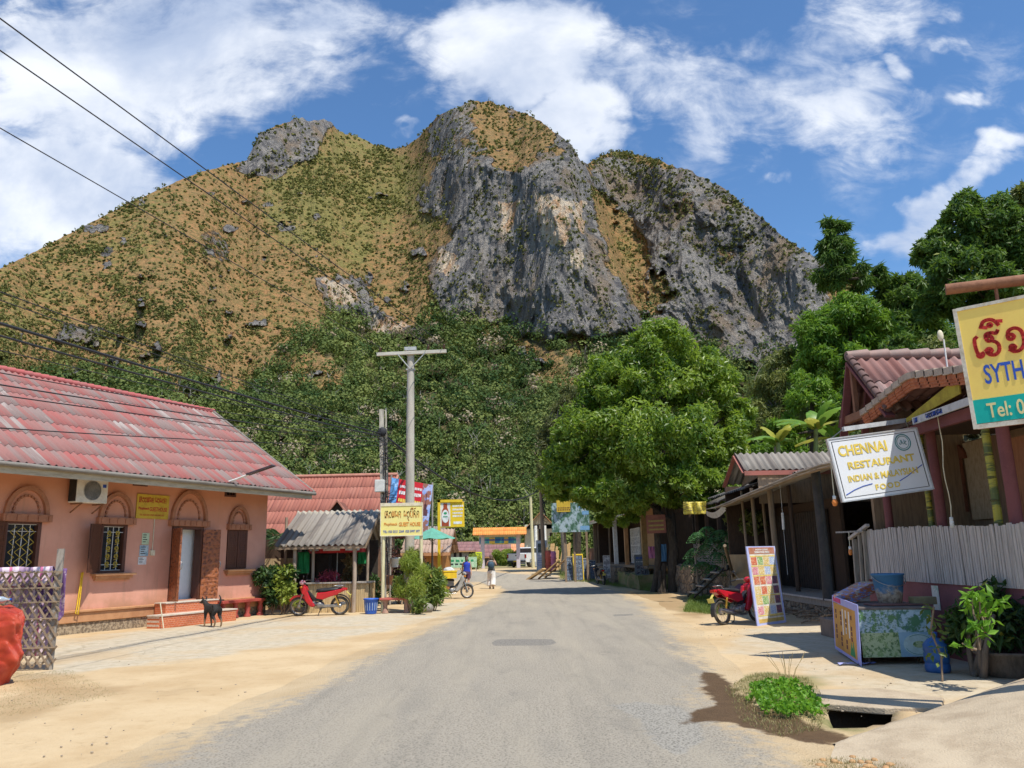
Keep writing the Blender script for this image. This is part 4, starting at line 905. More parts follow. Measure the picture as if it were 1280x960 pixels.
SB=G(-30,862);a=MB();a.sm=True;nu_,nv_=110,70;vs=[]
for j in range(nv_+1):
 v=j/nv_;z=v*1.1;rr_=.30+.09*math.sin(v*2.9)-.02*math.sin(v*13)
 if v>.93:rr_*=1-.35*(v-.93)/.07
 if v<.06:rr_*=.82+.18*v/.06
 for i in range(nu_):
  th=2*math.pi*i/nu_;q=rr_*(1+.06*math.sin(3*th+v*5)+.035*math.sin(7*th-v*9+1)+.02*math.sin(13*th+v*21)+.045*abs(math.sin(4*th+v*13+2*math.sin(3*th)))**.5+.03*float(vnoise(th*5,v*16,3)));vs.append((q*math.cos(th)*1.15,q*math.sin(th),z+.02*math.sin(5*th)))
vs.append((0,0,1.06));a.add(vs,[(j*nu_+i,j*nu_+(i+1)%nu_,(j+1)*nu_+(i+1)%nu_,(j+1)*nu_+i)for j in range(nv_)for i in range(nu_)]+[(nv_*nu_+i,nv_*nu_+(i+1)%nu_,len(vs)-1)for i in range(nu_)])
sk=a.build('sack',SACK);sk.location=SB;sk.rotation_euler=(0,.05,.3);tag(sk,'bulging red woven plastic sack standing before the lattice fence','sack')
PET=M('clear_plastic',(.75,.82,.85),(.6,.7,.75),rough=.12,bump=.1,trans=.6)
for k,(dx_,dy_,az_,lb,cap)in enumerate(((.10,-.05,.5,'crumpled clear plastic bottle with blue cap on top of the red sack',BLUEP),(-.14,-.10,2.1,'clear plastic bottle lying at the left edge on the red sack',BLUEP))):
 bt_=thing('plastic_bottle',lb,'bottle',SB+Vector((dx_+.08,dy_,1.13)),az_);a=MB();a.lathe([(.0,0),(.045,.005),(.05,.05),(.044,.11),(.05,.16),(.046,.22),(.016,.28),(.014,.30)],n=16)
 a.v=[(z-.15,y,x+.05)for x,y,z in a.v];a.build('bottle_body',PET,bt_);a=MB();a.lathe([(.017,.0),(.017,.03),(0,.03)],n=12);a.v=[(z+.15,y,x+.05)for x,y,z in a.v];a.build('cap',cap,bt_)
def skin_mesh(name,pts,edges,radii,mat,parent=None,root=0,sub=2,colors=None):
 me=bpy.data.meshes.new(name);me.from_pydata([tuple(p)for p in pts],edges,[]);o=bpy.data.objects.new(name,me);COL.objects.link(o)
 o.modifiers.new('skin','SKIN');sb=o.modifiers.new('sub','SUBSURF');sb.levels=sb.render_levels=sub
 if not me.skin_vertices:me.skin_vertices.new()
 for i,r_ in enumerate(radii):
  sv=me.skin_vertices[0].data[i];sv.radius=(r_,r_)if np.isscalar(r_)else r_;sv.use_root=(i==root)
 dg=bpy.context.evaluated_depsgraph_get();m2=bpy.data.meshes.new_from_object(o.evaluated_get(dg));bpy.data.objects.remove(o);m2.name=name
 m2.materials.clear();m2.materials.append(mat);m2.polygons.foreach_set('use_smooth',[True]*len(m2.polygons))
 o=bpy.data.objects.new(name,m2);COL.objects.link(o);o.parent=parent;return o
SKIN=M('skin',(.50,.30,.20),(.43,.24,.16),scale=8,rough=.55,bump=0)
def person(loc,rz,label,top,bottom,hairc,long_legs,arms,pack=False,hat=False,hgt=1.66):
 r=thing('person',label,'person',loc,rz);s=hgt/1.7
 st=.16
 J={'hip':(0,0,.93),'wai':(0,0,1.08),'che':(.01,0,1.28),'nek':(.0,0,1.45),'hd0':(.02,0,1.54),'hd1':(.025,0,1.62),'hd2':(.02,0,1.70),'hl':(0,.09,.90),'kl':(st*.9,.10,.50),'al':(st*.5,.10,.09),'tl':(st*.5+.16,.11,.03),'hr':(0,-.09,.90),'kr':(-.02,-.10,.50),'ar':(-st*1.3,-.10,.12),'tr':(-st*1.3+.13,-.11,.03),'sl':(0,.17,1.40),'sr':(0,-.17,1.40)}
 for sd,y_ in(('l',1),('r',-1)):
  if arms=='up':J['e'+sd]=(.02,y_*.27,1.20);J['w'+sd]=(.12,y_*.20,1.40);J['f'+sd]=(.13,y_*.13,1.49)
  else:J['e'+sd]=(-.04*y_,y_*.23,1.13);J['w'+sd]=(.09*y_,y_*.25,.88);J['f'+sd]=(.12*y_,y_*.25,.78)
 nm=list(J);P=[Vector(J[k])*s for k in nm]
 rd_=dict(hip=(.15,.11),wai=(.13,.095),che=(.16,.11),nek=.052,hd0=.07,hd1=.092,hd2=.07,hl=.09,kl=.058,al=.038,tl=.035,hr=.09,kr=.058,ar=.038,tr=.035,sl=.055,sr=.055,el=.038,wl=.026,fl=.03,er=.038,wr=.026,fr=.03)
 E_=[('hip','wai'),('wai','che'),('che','nek'),('nek','hd0'),('hd0','hd1'),('hd1','hd2'),('hip','hl'),('hl','kl'),('kl','al'),('al','tl'),('hip','hr'),('hr','kr'),('kr','ar'),('ar','tr'),('che','sl'),('sl','el'),('el','wl'),('wl','fl'),('che','sr'),('sr','er'),('er','wr'),('wr','fr')]
 skin_mesh('body',P,[(nm.index(a_),nm.index(b_))for a_,b_ in E_],[rd_[k]if np.isscalar(rd_[k])else rd_[k]for k in nm],SKIN,r,0)
 for sd in('l','r'):
  pass
 a=MB();a.ball((.085*s,.032*s,1.625*s),.012,8,6);a.ball((.085*s,-.032*s,1.625*s),.012,8,6);a.build('eyes',INK,r)
 a=MB();a.prism([(.10*s,-.012,1.60*s),(.10*s,.012,1.60*s),(.085*s,0,1.64*s)],(.025,0,-.01));a.build('nose',SKIN,r)
 a=MB();a.sm=True;a.ball((-.005,0,1.66*s),(.105,.098,.10),14,10);a.ball((-.06,0,1.58*s),(.06,.085,.13),12,8);a.build('hair',hairc,r)
 if hat:a=MB();a.lathe([(.0,.16),(.07,.15),(.105,.10),(.11,.02),(.2,-.01),(.2,.0),(.1,.035)],(.0,0,1.66*s),20);a.build('sun_hat',M('hat_cloth',(.62,.58,.50),rough=.9),r)
 def tors(z0,z1,prof,mat,name):
  a=MB();a.sm=True;vs=[];n_=24;k_=len(prof)
  for zz,rx,ry_,cx in prof:
   for i in range(n_):th=2*math.pi*i/n_;vs.append((cx+rx*math.cos(th)*(1+.03*math.sin(5*th+zz*9)),ry_*math.sin(th),zz*s))
  a.add(vs,[(j*n_+i,j*n_+(i+1)%n_,(j+1)*n_+(i+1)%n_,(j+1)*n_+i)for j in range(k_-1)for i in range(n_)]);return a.build(name,mat,r)
 tors(0,0,[(.92,.135,.19,0),(1.0,.13,.18,0),(1.1,.115,.155,0),(1.25,.13,.185,0),(1.36,.12,.195,0),(1.43,.07,.10,0),(1.45,.06,.07,0)],top,'shirt')
 def leg(sd,y_,zs,mat,name):
  h_,k_,a_=Vector(J['h'+sd]),Vector(J['k'+sd]),Vector(J['a'+sd]);pts=[];rs=[]
  for t_ in np.linspace(0,zs,9):
   p=h_.lerp(k_,min(1,t_*2))if t_<.5 else k_.lerp(a_,t_*2-1);pts.append(p*s);rs.append((.115-.018*t_ if not long_legs else.125+.015*t_))
  a=MB();a.tube(pts,rs,14);a.build(name,mat,r)
 tors(0,0,[(.78,.15,.19,0),(.9,.14,.19,0),(1.0,.125,.17,0)],bottom,'waistband')
 for sd,y_ in(('l',1),('r',-1)):leg(sd,y_,.92 if long_legs else.42,bottom,'trouser_leg')
 for sd,y_ in(('l',1),('r',-1)):
  a=MB();p=Vector(J['t'+sd])*s;a.ball((p.x-.04,p.y,.045),(.13,.05,.045),12,8);a.build('shoe',BLACK,r)
  a=MB();w_=Vector(J['f'+sd])*s;up_=1 if arms=='up' else-1;a.ball((w_.x,w_.y,w_.z),(.038,.018,.045),10,8)
  for q in range(4):a.tube([(w_.x-.025+q*.017,w_.y,w_.z+up_*.03),(w_.x-.025+q*.017,w_.y-.006*y_,w_.z+up_*(.07+.008*(q in(1,2)))),(w_.x-.02+q*.016,w_.y-.02*y_,w_.z+up_*(.09+.01*(q in(1,2))))],.008,6)
  a.tube([(w_.x+.03,w_.y,w_.z),(w_.x+.055,w_.y,w_.z+up_*.025),(w_.x+.06,w_.y-.01*y_,w_.z+up_*.045)],.009,6);a.build('hand',SKIN,r)
 if pack:
  a=MB();a.sm=True;a.ball((-.2,0,1.22*s),(.11,.16,.21),16,12);pk_=a.build('backpack',M('slate_blue_fabric',(.05,.11,.17),(.03,.06,.1),scale=9),r)
  a=MB()
  for y_ in(-.09,.09):a.tube([(-.12,y_,1.36*s),(.0,y_,1.46*s),(.12,y_,1.36*s),(.13,y_,1.2*s),(.0,y_*1.6,1.08*s)],.018,6)
  a.build('strap',INK,pk_)
  a=MB();a.ball((-.19,0,1.42*s),(.085,.13,.045),12,8);a.build('flap',M('grey_fabric',(.3,.3,.29)),pk_)
 return r
person(Gt(583.5,737.0),rad(92),'walker in a bright blue sleeveless top and dark shorts at the road edge',M('royal_blue_cloth',(.02,.06,.50),(.02,.04,.36),scale=6),M('plum_cloth',(.10,.05,.10),(.06,.03,.07)),M('grey_brown_hair',(.20,.14,.12),(.1,.07,.06),scale=20),False,'down',hgt=1.64)
person(Gt(614.5,736.0),rad(84),'walker with a small slate backpack and loose white trousers, arms raised',M('grey_shirt',(.10,.11,.11),(.06,.06,.07)),M('white_cloth',(.78,.76,.72),(.62,.6,.56)),M('dark_hair',(.09,.05,.04),(.2,.13,.1),scale=20),True,'up',pack=True,hgt=1.66)
DOG=M('black_fur',(.018,.016,.015),(.05,.04,.035),scale=30,rough=.8,bump=.6,fine=120);DLEG=M('tan_fur',(.20,.12,.065),(.12,.07,.04),scale=20,rough=.85,bump=.5)
dl=G(265,783.5);dog=thing('dog','small black dog with tan legs standing with its tail up before the orange steps','dog',dl,rad(146))
J=[(-.16,0,.47),(-.02,0,.455),(.14,0,.47),(.25,0,.50),(.32,0,.57),(.38,0,.63),(.43,0,.625),(.50,0,.60),(.55,0,.59),(-.18,.075,.40),(-.12,.085,.27),(-.235,.08,.155),(-.20,.08,.03),(-.16,.08,.015),(-.18,-.075,.40),(-.17,-.085,.27),(-.27,-.08,.155),(-.26,-.08,.03),(-.22,-.08,.015),(.20,.075,.38),(.19,.08,.25),(.21,.08,.14),(.205,.08,.03),(.245,.08,.015),(.20,-.075,.38),(.17,-.08,.25),(.16,-.08,.14),(.13,-.08,.03),(.17,-.08,.015),(-.24,0,.52),(-.30,.0,.63),(-.30,.01,.73),(-.25,.02,.80)]
Rd=[.105,.10,.115,.09,.062,.066,.062,.035,.024]+[.075,.048,.026,.021,.022]*2+[.055,.036,.026,.021,.022]*2+[.032,.026,.02,.012]
Ed=[(0,1),(1,2),(2,3),(3,4),(4,5),(5,6),(6,7),(7,8),(0,9),(9,10),(10,11),(11,12),(12,13),(0,14),(14,15),(15,16),(16,17),(17,18),(2,19),(19,20),(20,21),(21,22),(22,23),(2,24),(24,25),(25,26),(26,27),(27,28),(0,29),(29,30),(30,31),(31,32)]
m,t,b=newmat('dog_coat');co=t.coord();z_=t.new('ShaderNodeSeparateXYZ',ins={0:co}).outputs[2];c=t.mix(t.ramp(t.m('ADD',z_,t.m('MULTIPLY',t.noise(co,14,3),.12)),.30,.20),(.018,.016,.015),(.26,.155,.08));t.put(b.inputs['Base Color'],t.mix(t.ramp(t.noise(co,60,3),.5,.7,0,.5),c,(.06,.05,.04)));b.inputs['Roughness'].default_value=.8;t.put(b.inputs['Normal'],t.bump(t.noise(t.map(co,(1,4,4)),60,3),.6,.01))
skin_mesh('body',J,Ed,Rd,m,dog,1)
a=MB()
for y_ in(-1,1):a.prism([(.36,y_*.025,.68),(.36,y_*.07,.665),(.37,y_*.066,.755)],(.025,0,0))
a.build('ears',DOG,dog);a=MB();a.ball((.577,0,.595),.016,8,6);a.ball((.455,.042,.65),.009,6,5);a.ball((.455,-.042,.65),.009,6,5);a.build('nose_and_eyes',BLACK,dog)
def motorbike(loc,rz,label,paint,seatm=BLACK,lean=7,flowery=None,box=None,group='motorbikes by the road'):
 r=thing('motorbike',label,'motorbike',loc,rz,group);r.rotation_euler=(rad(-lean),0,rz)
 def add(mb,name,mat,par=r,bev=0):return mb.build(name,mat,par,bevel=bev)
 for x,nm in((.61,'wheel'),(-.61,'wheel')):
  a=MB();a.torus((x,0,.275),.243,.034 if x>0 else.04,'y',36,10);w_=add(a,nm,RUBBER)
  a=MB();a.torus((x,0,.275),.213,.014,'y',32,6)
  for i in range(18):
   th=i*math.pi/9;a.bar((x+.05*math.cos(th+.3),(.02 if i%2 else-.02),.275+.05*math.sin(th+.3)),(x+.21*math.cos(th),0,.275+.21*math.sin(th)),.004)
  add(a,'rim',STEEL,w_);a=MB();a.lathe([(.0,-.05),(.055,-.05),(.055,.05),(0,.05)],n=16);a.v=[(p[0]+x,p[2],p[1]+.275)for p in a.v];add(a,'hub',STEEL,w_)
 a=MB()
 for y_ in(-.07,.07):a.tube([(.62,y_,.27),(.50,y_,.62),(.46,y_*.8,.78)],[.02,.024,.024],8)
 add(a,'fork',STEEL)
 def shell(prof,y0,y1,name,mat,bev=.012):
  """prof: (x,z) outline; symmetric thickness y0 at edges"""
  a=MB();a.prism([(x,y0,z)for x,z in prof],(0,y1-y0,0));return add(a,name,mat,r,bev)
 ff=[(.61+.285*math.cos(rad(q)),.275+.285*math.sin(rad(q)))for q in range(160,29,-10)]+[(.61+.33*math.cos(rad(q)),.285+.34*math.sin(rad(q)))for q in range(35,150,10)]
 shell(ff,-.058,.058,'front_fender',paint)
 for y0,y1 in((-.15,-.055),(.055,.15)):
  shell([(.47,.86),(.52,.70),(.44,.62),(.40,.46),(.27,.30),(.18,.26),(.10,.30),(.18,.42),(.26,.56),(.33,.72),(.38,.86)],y0,y1,'leg_shield',paint,.03)
 shell([(.42,.92),(.56,.86),(.54,.72),(.44,.66),(.38,.78)],-.10,.10,'front_cowl',paint,.035)
 shell([(.16,.44),(.30,.62),(.36,.74),(.30,.72),(.12,.52),(-.08,.50),(-.10,.42)],-.055,.055,'frame_cover',BLACK)
 hl=MB();hl.ball((.50,0,.98),(.085,.095,.075),16,10);cow=add(hl,'handlebar_cowl',paint if flowery is None else flowery)
 hl=MB();hl.ball((.545,0,.975),(.05,.07,.055),14,8);add(hl,'headlight',M('lamp_glass',(.75,.75,.72),rough=.1,bump=0),cow)
 a=MB();a.tube([(.36,-.34,.99),(.42,-.22,1.02),(.46,0,1.0),(.42,.22,1.02),(.36,.34,.99)],.012,8);add(a,'handlebar',STEEL)
 for y_ in(-1,1):
  a=MB();a.tube([(.33,y_*.37,.985),(.40,y_*.26,1.01)],.018,8);add(a,'grip',BLACK)
  a=MB();a.tube([(.42,y_*.2,1.02),(.43,y_*.27,1.13),(.42,y_*.30,1.17)],.006,6);a.ball((.41,y_*.31,1.20),(.015,.055,.035),12,8);add(a,'mirror',BLACK)
  a=MB();a.ball((.52,y_*.12,.86),(.05,.03,.03),10,6);add(a,'indicator',M('amber',(.75,.25,.02),rough=.2,bump=0))
 a=MB();a.sm=True;n_=20;vs=[];prof=[(.10,.70,.02,.04),(.08,.735,.08,.055),(-.05,.745,.11,.07),(-.2,.755,.125,.07),(-.38,.775,.125,.065),(-.55,.785,.11,.05),(-.66,.80,.05,.025)]
 for x,z,hy,hz in prof:
  for i in range(n_):th=2*math.pi*i/n_;vs.append((x,hy*math.cos(th),z+hz*math.sin(th)*(1 if math.sin(th)<0 else.75)))
 a.add(vs,[(j*n_+i,j*n_+(i+1)%n_,(j+1)*n_+(i+1)%n_,(j+1)*n_+i)for j in range(len(prof)-1)for i in range(n_)]+[tuple(range(n_)),tuple(range(len(vs)-n_,len(vs)))[::-1]]);add(a,'seat',seatm)
 for y0,y1 in((-.13,-.07),(.07,.13)):
  shell([(.08,.52),(.06,.68),(-.2,.70),(-.5,.755),(-.74,.80),(-.76,.77),(-.55,.62),(-.30,.55),(-.12,.48)],y0,y1,'side_cover',paint,.02)
 shell([(-.55,.76),(-.80,.80),(-.80,.74),(-.62,.66)],-.08,.08,'tail_cowl',paint,.02)
 a=MB();a.box(-.83,-.80,-.07,.07,.73,.79);add(a,'tail_light',M('tail_red',(.6,.02,.01),rough=.15,bump=0),r,.01)
 rf=[(-.61+.31*math.cos(rad(q)),.275+.31*math.sin(rad(q)))for q in range(70,200,10)]+[(-.61+.325*math.cos(rad(q)),.275+.335*math.sin(rad(q)))for q in range(195,65,-10)]
 shell(rf,-.06,.06,'rear_fender',BLACK,.006)
 a=MB();a.obox((-.93,0,.55),(.012,0,-.05),(0,.09,0),(.003,0,.001));a.bar((-.80,0,.70),(-.93,0,.58),.05,.02);add(a,'number_plate',M('plate',(.7,.6,.15),(.6,.5,.12)))
 a=MB();a.tube([(-.42,0,.86),(-.62,.1,.87),(-.78,.0,.87),(-.62,-.1,.87),(-.42,0,.86)],.012,6);a.tube([(-.6,.09,.86),(-.5,.1,.76)],.01,6);a.tube([(-.6,-.09,.86),(-.5,-.1,.76)],.01,6);add(a,'grab_rail',STEEL)
 a=MB();a.sm=True;a.ball((-.02,0,.32),(.14,.12,.10),16,10);a.tube([(.08,0,.34),(.24,0,.36)],[.07,.065],12)
 for i in range(5):a.lathe([(.075,-.004),(.075,.004)],n=14)if False else a.obox((.12+i*.028,0,.352),(.004,0,0),(0,.085,0),(0,0,.085))
 a.ball((-.02,.12,.32),(.09,.03,.085),14,8);a.ball((-.02,-.12,.32),(.09,.03,.085),14,8);add(a,'engine',M('engine_metal',(.35,.34,.32),(.22,.21,.2),rough=.45,metal=.6))
 a=MB();a.box(-.62,-.05,.075,.10,.25,.33);add(a,'chain_case',MATS['engine_metal'],r,.02)
 a=MB();a.tube([(.20,-.06,.30),(.14,-.11,.20),(-.05,-.13,.19),(-.28,-.14,.22)],.016,8);a.tube([(-.28,-.14,.22),(-.40,-.145,.24),(-.84,-.15,.335)],[.026,.042,.04],12);add(a,'exhaust',STEEL)
 a=MB();a.tube([(-.40,-.145,.285),(-.72,-.15,.352)],.03,8);add(a,'heat_shield',M('chrome',(.7,.7,.7),rough=.2,metal=1,bump=0))
 for y_ in(-.11,.11):
  a=MB();a.tube([(-.60,y_,.30),(-.47,y_,.62)],.014,8)
  for k_ in range(9):
   p=Vector((-.585,y_,.335)).lerp(Vector((-.495,y_,.555)),k_/8);a.torus(tuple(p),.024,.006,'z',10,5)
  add(a,'shock',M('shock_yellow',(.55,.33,.04),rough=.4))
 a=MB();a.tube([(-.08,.10,.22),(-.02,.16,.10),(.0,.27,.0)],.012,6);a.bar((-.06,-.24,.22),(-.06,.24,.22),.03,.02);add(a,'stand',BLACK)
 return r
W_=G(400,769.0);bikeL=motorbike(Vector((W_.x,W_.y-.1,.0)),rad(183),'red motorbike with a black seat parked before the bamboo counter',REDP,flowery=M('flowery_plastic',(.75,.5,.55),(.6,.04,.06),scale=25,rough=.4,lo=.5,hi=.55))
W_=G(907,782);bikeR=motorbike(Vector((W_.x+.61*math.cos(rad(36)),W_.y+.15+.61*math.sin(rad(36)),.0)),rad(36),'red motorbike with its front hidden behind the tall food menu banner',REDP)
W_=Gt(752,731);motorbike(W_+Vector((0,.3,0)),rad(100),'black motorbike standing on the verge beside the stone wall',BLACK)
W_=Gt(566,749);bikeY=motorbike(W_+Vector((-.05,.3,0)),rad(12),'old motorbike at the plants with a yellow crate on its back',M('dusty_grey_paint',(.32,.30,.27),(.2,.19,.17)))
cr=thing('crate','bright yellow plastic crate on the motorbike beside the plants','crate',Vector(bikeY.location)+Vector((-.12,-.04,.80)),rad(20));a=MB()
for(x0,x1,y0,y1)in((-.27,.27,-.2,-.18),(-.27,.27,.18,.2),(-.27,-.25,-.18,.18),(.25,.27,-.18,.18)):a.box(x0,x1,y0,y1,0,.30)
a.box(-.25,.25,-.18,.18,0,.02);a.build('crate_body',YEL,cr);a=MB()
for(x0,x1,y0,y1)in((-.29,.29,-.22,-.2),(-.29,.29,.2,.22),(-.29,-.27,-.2,.2),(.27,.29,-.2,.2)):a.box(x0,x1,y0,y1,.26,.31)
a.build('rim',YEL,cr)
a=MB();a.sm=True;a.ball((0,0,.16),(.24,.17,.17),16,10);a.v=[(x+.02*math.sin(z*40),y+.02*math.sin(x*35),z)for x,y,z in a.v];hb=a.build('bag',M('pale_bag',(.62,.62,.60),(.35,.36,.36),scale=12,bump=.8));hb.location=Vector(cr.location)+Vector((0,0,.12));tag(hb,'pale stuffed bag sitting in the yellow crate','bag')
sk0=G(425,765);shack=thing('snack_shelter','open wooden shelter with a grey corrugated roof and a bamboo clad counter','shelter',(sk0.x,26.3,0),0)
SX=lambda px,Y:PY(px,700,Y).x
zE,zT=PY(400,682,25.7).z,PY(400,641.5,28.3).z
eL,eR=SX(342.5,25.7),SX(457,25.7);tL,tR=SX(362,28.3),SX(470,28.3)
a=MB();wavy(a,(eL,25.7,zE),(eR-eL,0,0),((tL-eL)*.0+.0,2.6,zT-zE),15,rows=1,amp=.035)
rfv=a.build('roof',ROOFG,shack,world=True)
a=MB();wavy(a,(eL-.02,28.0,zT-.28),(eR-eL+.1,0,0),(.0,.38,.36),15,rows=1,amp=.035);a.build('ridge_sheet',M('pale_ridge',(.42,.38,.31),(.3,.27,.22),scale=6,rough=.9),rfv,world=True)
a=MB();wavy(a,(eL,31.0,zE),(eR-eL,0,0),(0,-2.6,zT-zE),15,rows=1,amp=.035);a.build('rear_roof_slope',ROOFG,rfv,world=True)
a=MB();a.bar((eL,25.75,zE-.06),(eR,25.75,zE-.06),.04,.09);a.bar((eR-.03,25.75,zE-.08),(eR-.03,28.3,zT-.08),.04,.1);a.bar((eL+.03,25.75,zE-.08),(eL+.03,28.3,zT-.08),.04,.1);a.build('eave_board',WOOD,shack,world=True)
POSTW=M('pale_post',(.42,.33,.25),(.28,.21,.155),scale=2,stretch=(6,6,1),rough=.85,bump=.4)
for px_,Y_,w_ in((368,25.95,.12),(443,25.95,.13),(391,26.4,.10),(459,27.9,.10),(356,28.2,.1)):
 a=MB();x_=SX(px_,Y_);zt=zE-.04+(Y_-25.7)*(zT-zE)/2.6*.96;a.tube([(x_,Y_,-.1),(x_+.02,Y_,zt*.5),(x_,Y_,zt)],[w_*.55,w_*.5,w_*.48],10);a.build('post',POSTW,shack,world=True)
BAM=M('bamboo_cladding',(.60,.45,.24),(.42,.29,.14),scale=2.5,stretch=(10,10,.6),rough=.7,bump=.4)
cx0,cx1=SX(386,26.1),SX(462,26.1);a=MB();k_=30
for i in range(k_):
 x=cx0+(cx1-cx0)*(i+.5)/k_;a.obox((x,26.1+random.uniform(-.008,.008),.44),((cx1-cx0)/k_*.47,0,0),(0,.02,0),(random.uniform(-.01,.01),0,.44))
for i in range(10):a.obox((cx1+.02,26.2+i*.09,.44),(.015,0,0),(0,.042,0),(0,0,.44))
a.build('counter_front',BAM,shack,world=True)
a=MB();a.box(cx0-.06,cx1+.1,26.0,26.7,.88,.93);a.build('counter_top',WOODG,shack,world=True,bevel=.01)
a=MB();a.box(SX(352,30),SX(472,30),30.0,30.1,0,2.3);a.box(SX(400,30),SX(415,30),29.5,29.98,0,1.8);a.build('back_wall',DARKIN,shack,world=True)
a=MB();x0,x1=SX(326,28.4),SX(366,28.4)
for i in range(16):a.obox((x0+(x1-x0)*(i+.5)/16,28.4,.85),((x1-x0)/34,0,0),(0,.015,0),(0,0,.85))
a.build('side_boards',M('pale_boards',(.55,.42,.24),(.4,.28,.15),scale=3,stretch=(8,8,1)),shack,world=True)
a=MB();a.box(x0,x1,28.38,28.5,1.72,2.35);a.build('upper_side_boards',WOODD,shack,world=True)
def hung(name,label,cat,px0,px1,py0,py1,Y,mat,wav=.03,group=None):
 p0,p1=PY(px0,py1,Y),PY(px1,py0,Y)
 def f(u,v):return Vector((p0.x+(p1.x-p0.x)*u,Y+wav*math.sin(u*14+v*3)+wav*.5*math.sin(u*31),p0.z+(p1.z-p0.z)*v))
 o=cloth(f,30,12,mat,name,label,cat,origin=(0,0,0),thick=.006);me=o.data;c=Vector(((p0.x+p1.x)/2,Y,p0.z))
 for v_ in me.vertices:v_.co-=c
 o.location=c
 if group:o['group']=group
 return o
GC=M('green_cloth',(.012,.20,.055),(.008,.12,.03),scale=4,rough=.8)
hung('green_cloth','emerald green cloth hung at the left end of the grey roofed shelter','cloth',371,387,690,717,26.3,GC)
hung('green_flag','small green cloth with a yellow motif hung near the right post of the shelter','cloth',447,458,690,705,27.0,GC)
ub=thing('red_parasol','red drinks parasol with a white lettered valance under the grey roof','parasol',PY(420,760,27.6),0);ub.location.z=0
RC=M('red_canvas',(.55,.03,.03),(.42,.02,.02),scale=5)
a=MB();n_=8;R_=.95;zt=PY(420,684,27.6).z
ring=[(R_*math.cos(2*math.pi*(i+.5)/n_),R_*math.sin(2*math.pi*(i+.5)/n_))for i in range(n_)]
a.add([(x,y,zt-.0)for x,y in ring]+[(0,0,zt+.28)],[(i,(i+1)%n_,n_)for i in range(n_)]);cn=a.build('canopy',RC,ub)
a=MB();a.add([(x,y,zt)for x,y in ring]+[(x*1.01,y*1.01,zt-.19)for x,y in ring],[(i,n_+i,n_+(i+1)%n_,(i+1)%n_)for i in range(n_)]);a.build('valance',RC,cn)
a=MB();a.tube([(0,0,0),(0,0,zt+.3)],.02,8);a.build('pole',STEEL,ub)
for i in(5,6,4):
 p,q=Vector((*ring[i],0)),Vector((*ring[(i+1)%n_],0));bq=Board(ub.location+Vector((p.x,p.y,zt-.19))*1.0,ub.location+Vector((q.x,q.y,zt-.19)),ub.location+Vector((p.x,p.y,zt)));a=MB();bq.rect(a,.12,.88,.35,.72,.014,.018);a.build('print',INKW,cn,world=True)
def plant(name,label,cat,loc,h,w_,n_,L,Wd,mats,stems=6,droop=.3,seed=1,group=None,upright=0.0,ncl=18,shape=1.0):
 r_=np.random.default_rng(seed);rr=random.Random(seed);root=thing(name,label,cat,loc,0,group)
 cl=np.stack([r_.normal(size=ncl)*w_*.42,r_.normal(size=ncl)*w_*.42,h*(.25+.75*r_.random(ncl)**shape)],1);cl[:,:2]*=(1.15-.45*(cl[:,2:3]/h))
 cl[:,:2]=np.clip(cl[:,:2],-w_,w_)
 V_,F__,tn_=clumps(cl,w_*.42,max(1,n_//ncl),L,Wd,r_,droop,.1,1.0)
 V_[:,2]=np.maximum(V_[:,2],.02)
 npmesh('foliage',V_,F__,mats,root,attrs={'tint':tn_})
 a=MB()
 for i in range(stems):
  c=cl[rr.randrange(ncl)];limb(a,(rr.uniform(-.06,.06),rr.uniform(-.06,.06),0),c*.9,.018,.006,.15,4,rr,5)
 a.build('stems',WOOD,root);return root
LDK=leaf_mat('dark_leaves',(.016,.045,.012),(.05,.10,.022),(.30,.30,.04),trans=.25)
LMX=leaf_mat('mixed_leaves',(.055,.10,.02),(.19,.25,.05),(.40,.30,.05),trans=.35)
LYG=leaf_mat('yellow_green_leaves',(.13,.20,.03),(.30,.36,.06),(.45,.40,.10),trans=.4)
LBR=leaf_mat('bright_leaves',(.075,.20,.018),(.17,.34,.03),(.32,.40,.06),trans=.4)
LRD=leaf_mat('red_leaves',(.22,.03,.05),(.42,.07,.12),(.5,.3,.2),trans=.3)
LDR=leaf_mat('purple_leaves',(.07,.03,.035),(.16,.07,.05),(.3,.25,.05),trans=.3)
plant('shrub','dark leafy shrub at the far corner of the pink house','shrub',G(340,769),1.45,.50,2200,.17,.07,LDK,seed=3)
plant('shrub','yellow variegated shrub between the pink house and the motorbike','shrub',G(353,768.5),1.35,.42,1100,.15,.08,LYG,seed=4)
plant('potted_plant','crimson leaved plant on the bamboo counter','plant',PY(411,738,26.4)-Vector((0,0,.0)),.50,.32,420,.16,.05,LRD,seed=5)
plant('potted_plant','small pink flowering plant at the left end of the counter','plant',PY(396,738,26.5),.32,.20,220,.09,.07,leaf_mat('pink_petals',(.5,.12,.16),(.6,.25,.28)),seed=6)
plant('potted_plant','tall brown leaved croton inside the shelter beside its right post','plant',G(431,764)+Vector((0,1.2,0)),2.0,.40,1500,.16,.07,leaf_mat('brown_leaves',(.10,.07,.03),(.24,.18,.09),(.35,.28,.1)),seed=7)
plant('potted_plant','purple leaved plant under the guest house board','plant',G(492,757)+Vector((0,1.3,.0)),1.9,.55,1500,.15,.05,LDR,seed=8)
plant('bamboo_shrub','feathery yellow green bamboo clump at the foot of the concrete pole','shrub',G(513,766)+Vector((0,.1,0)),1.8,.44,5600,.20,.016,LYG,seed=9,droop=.1)
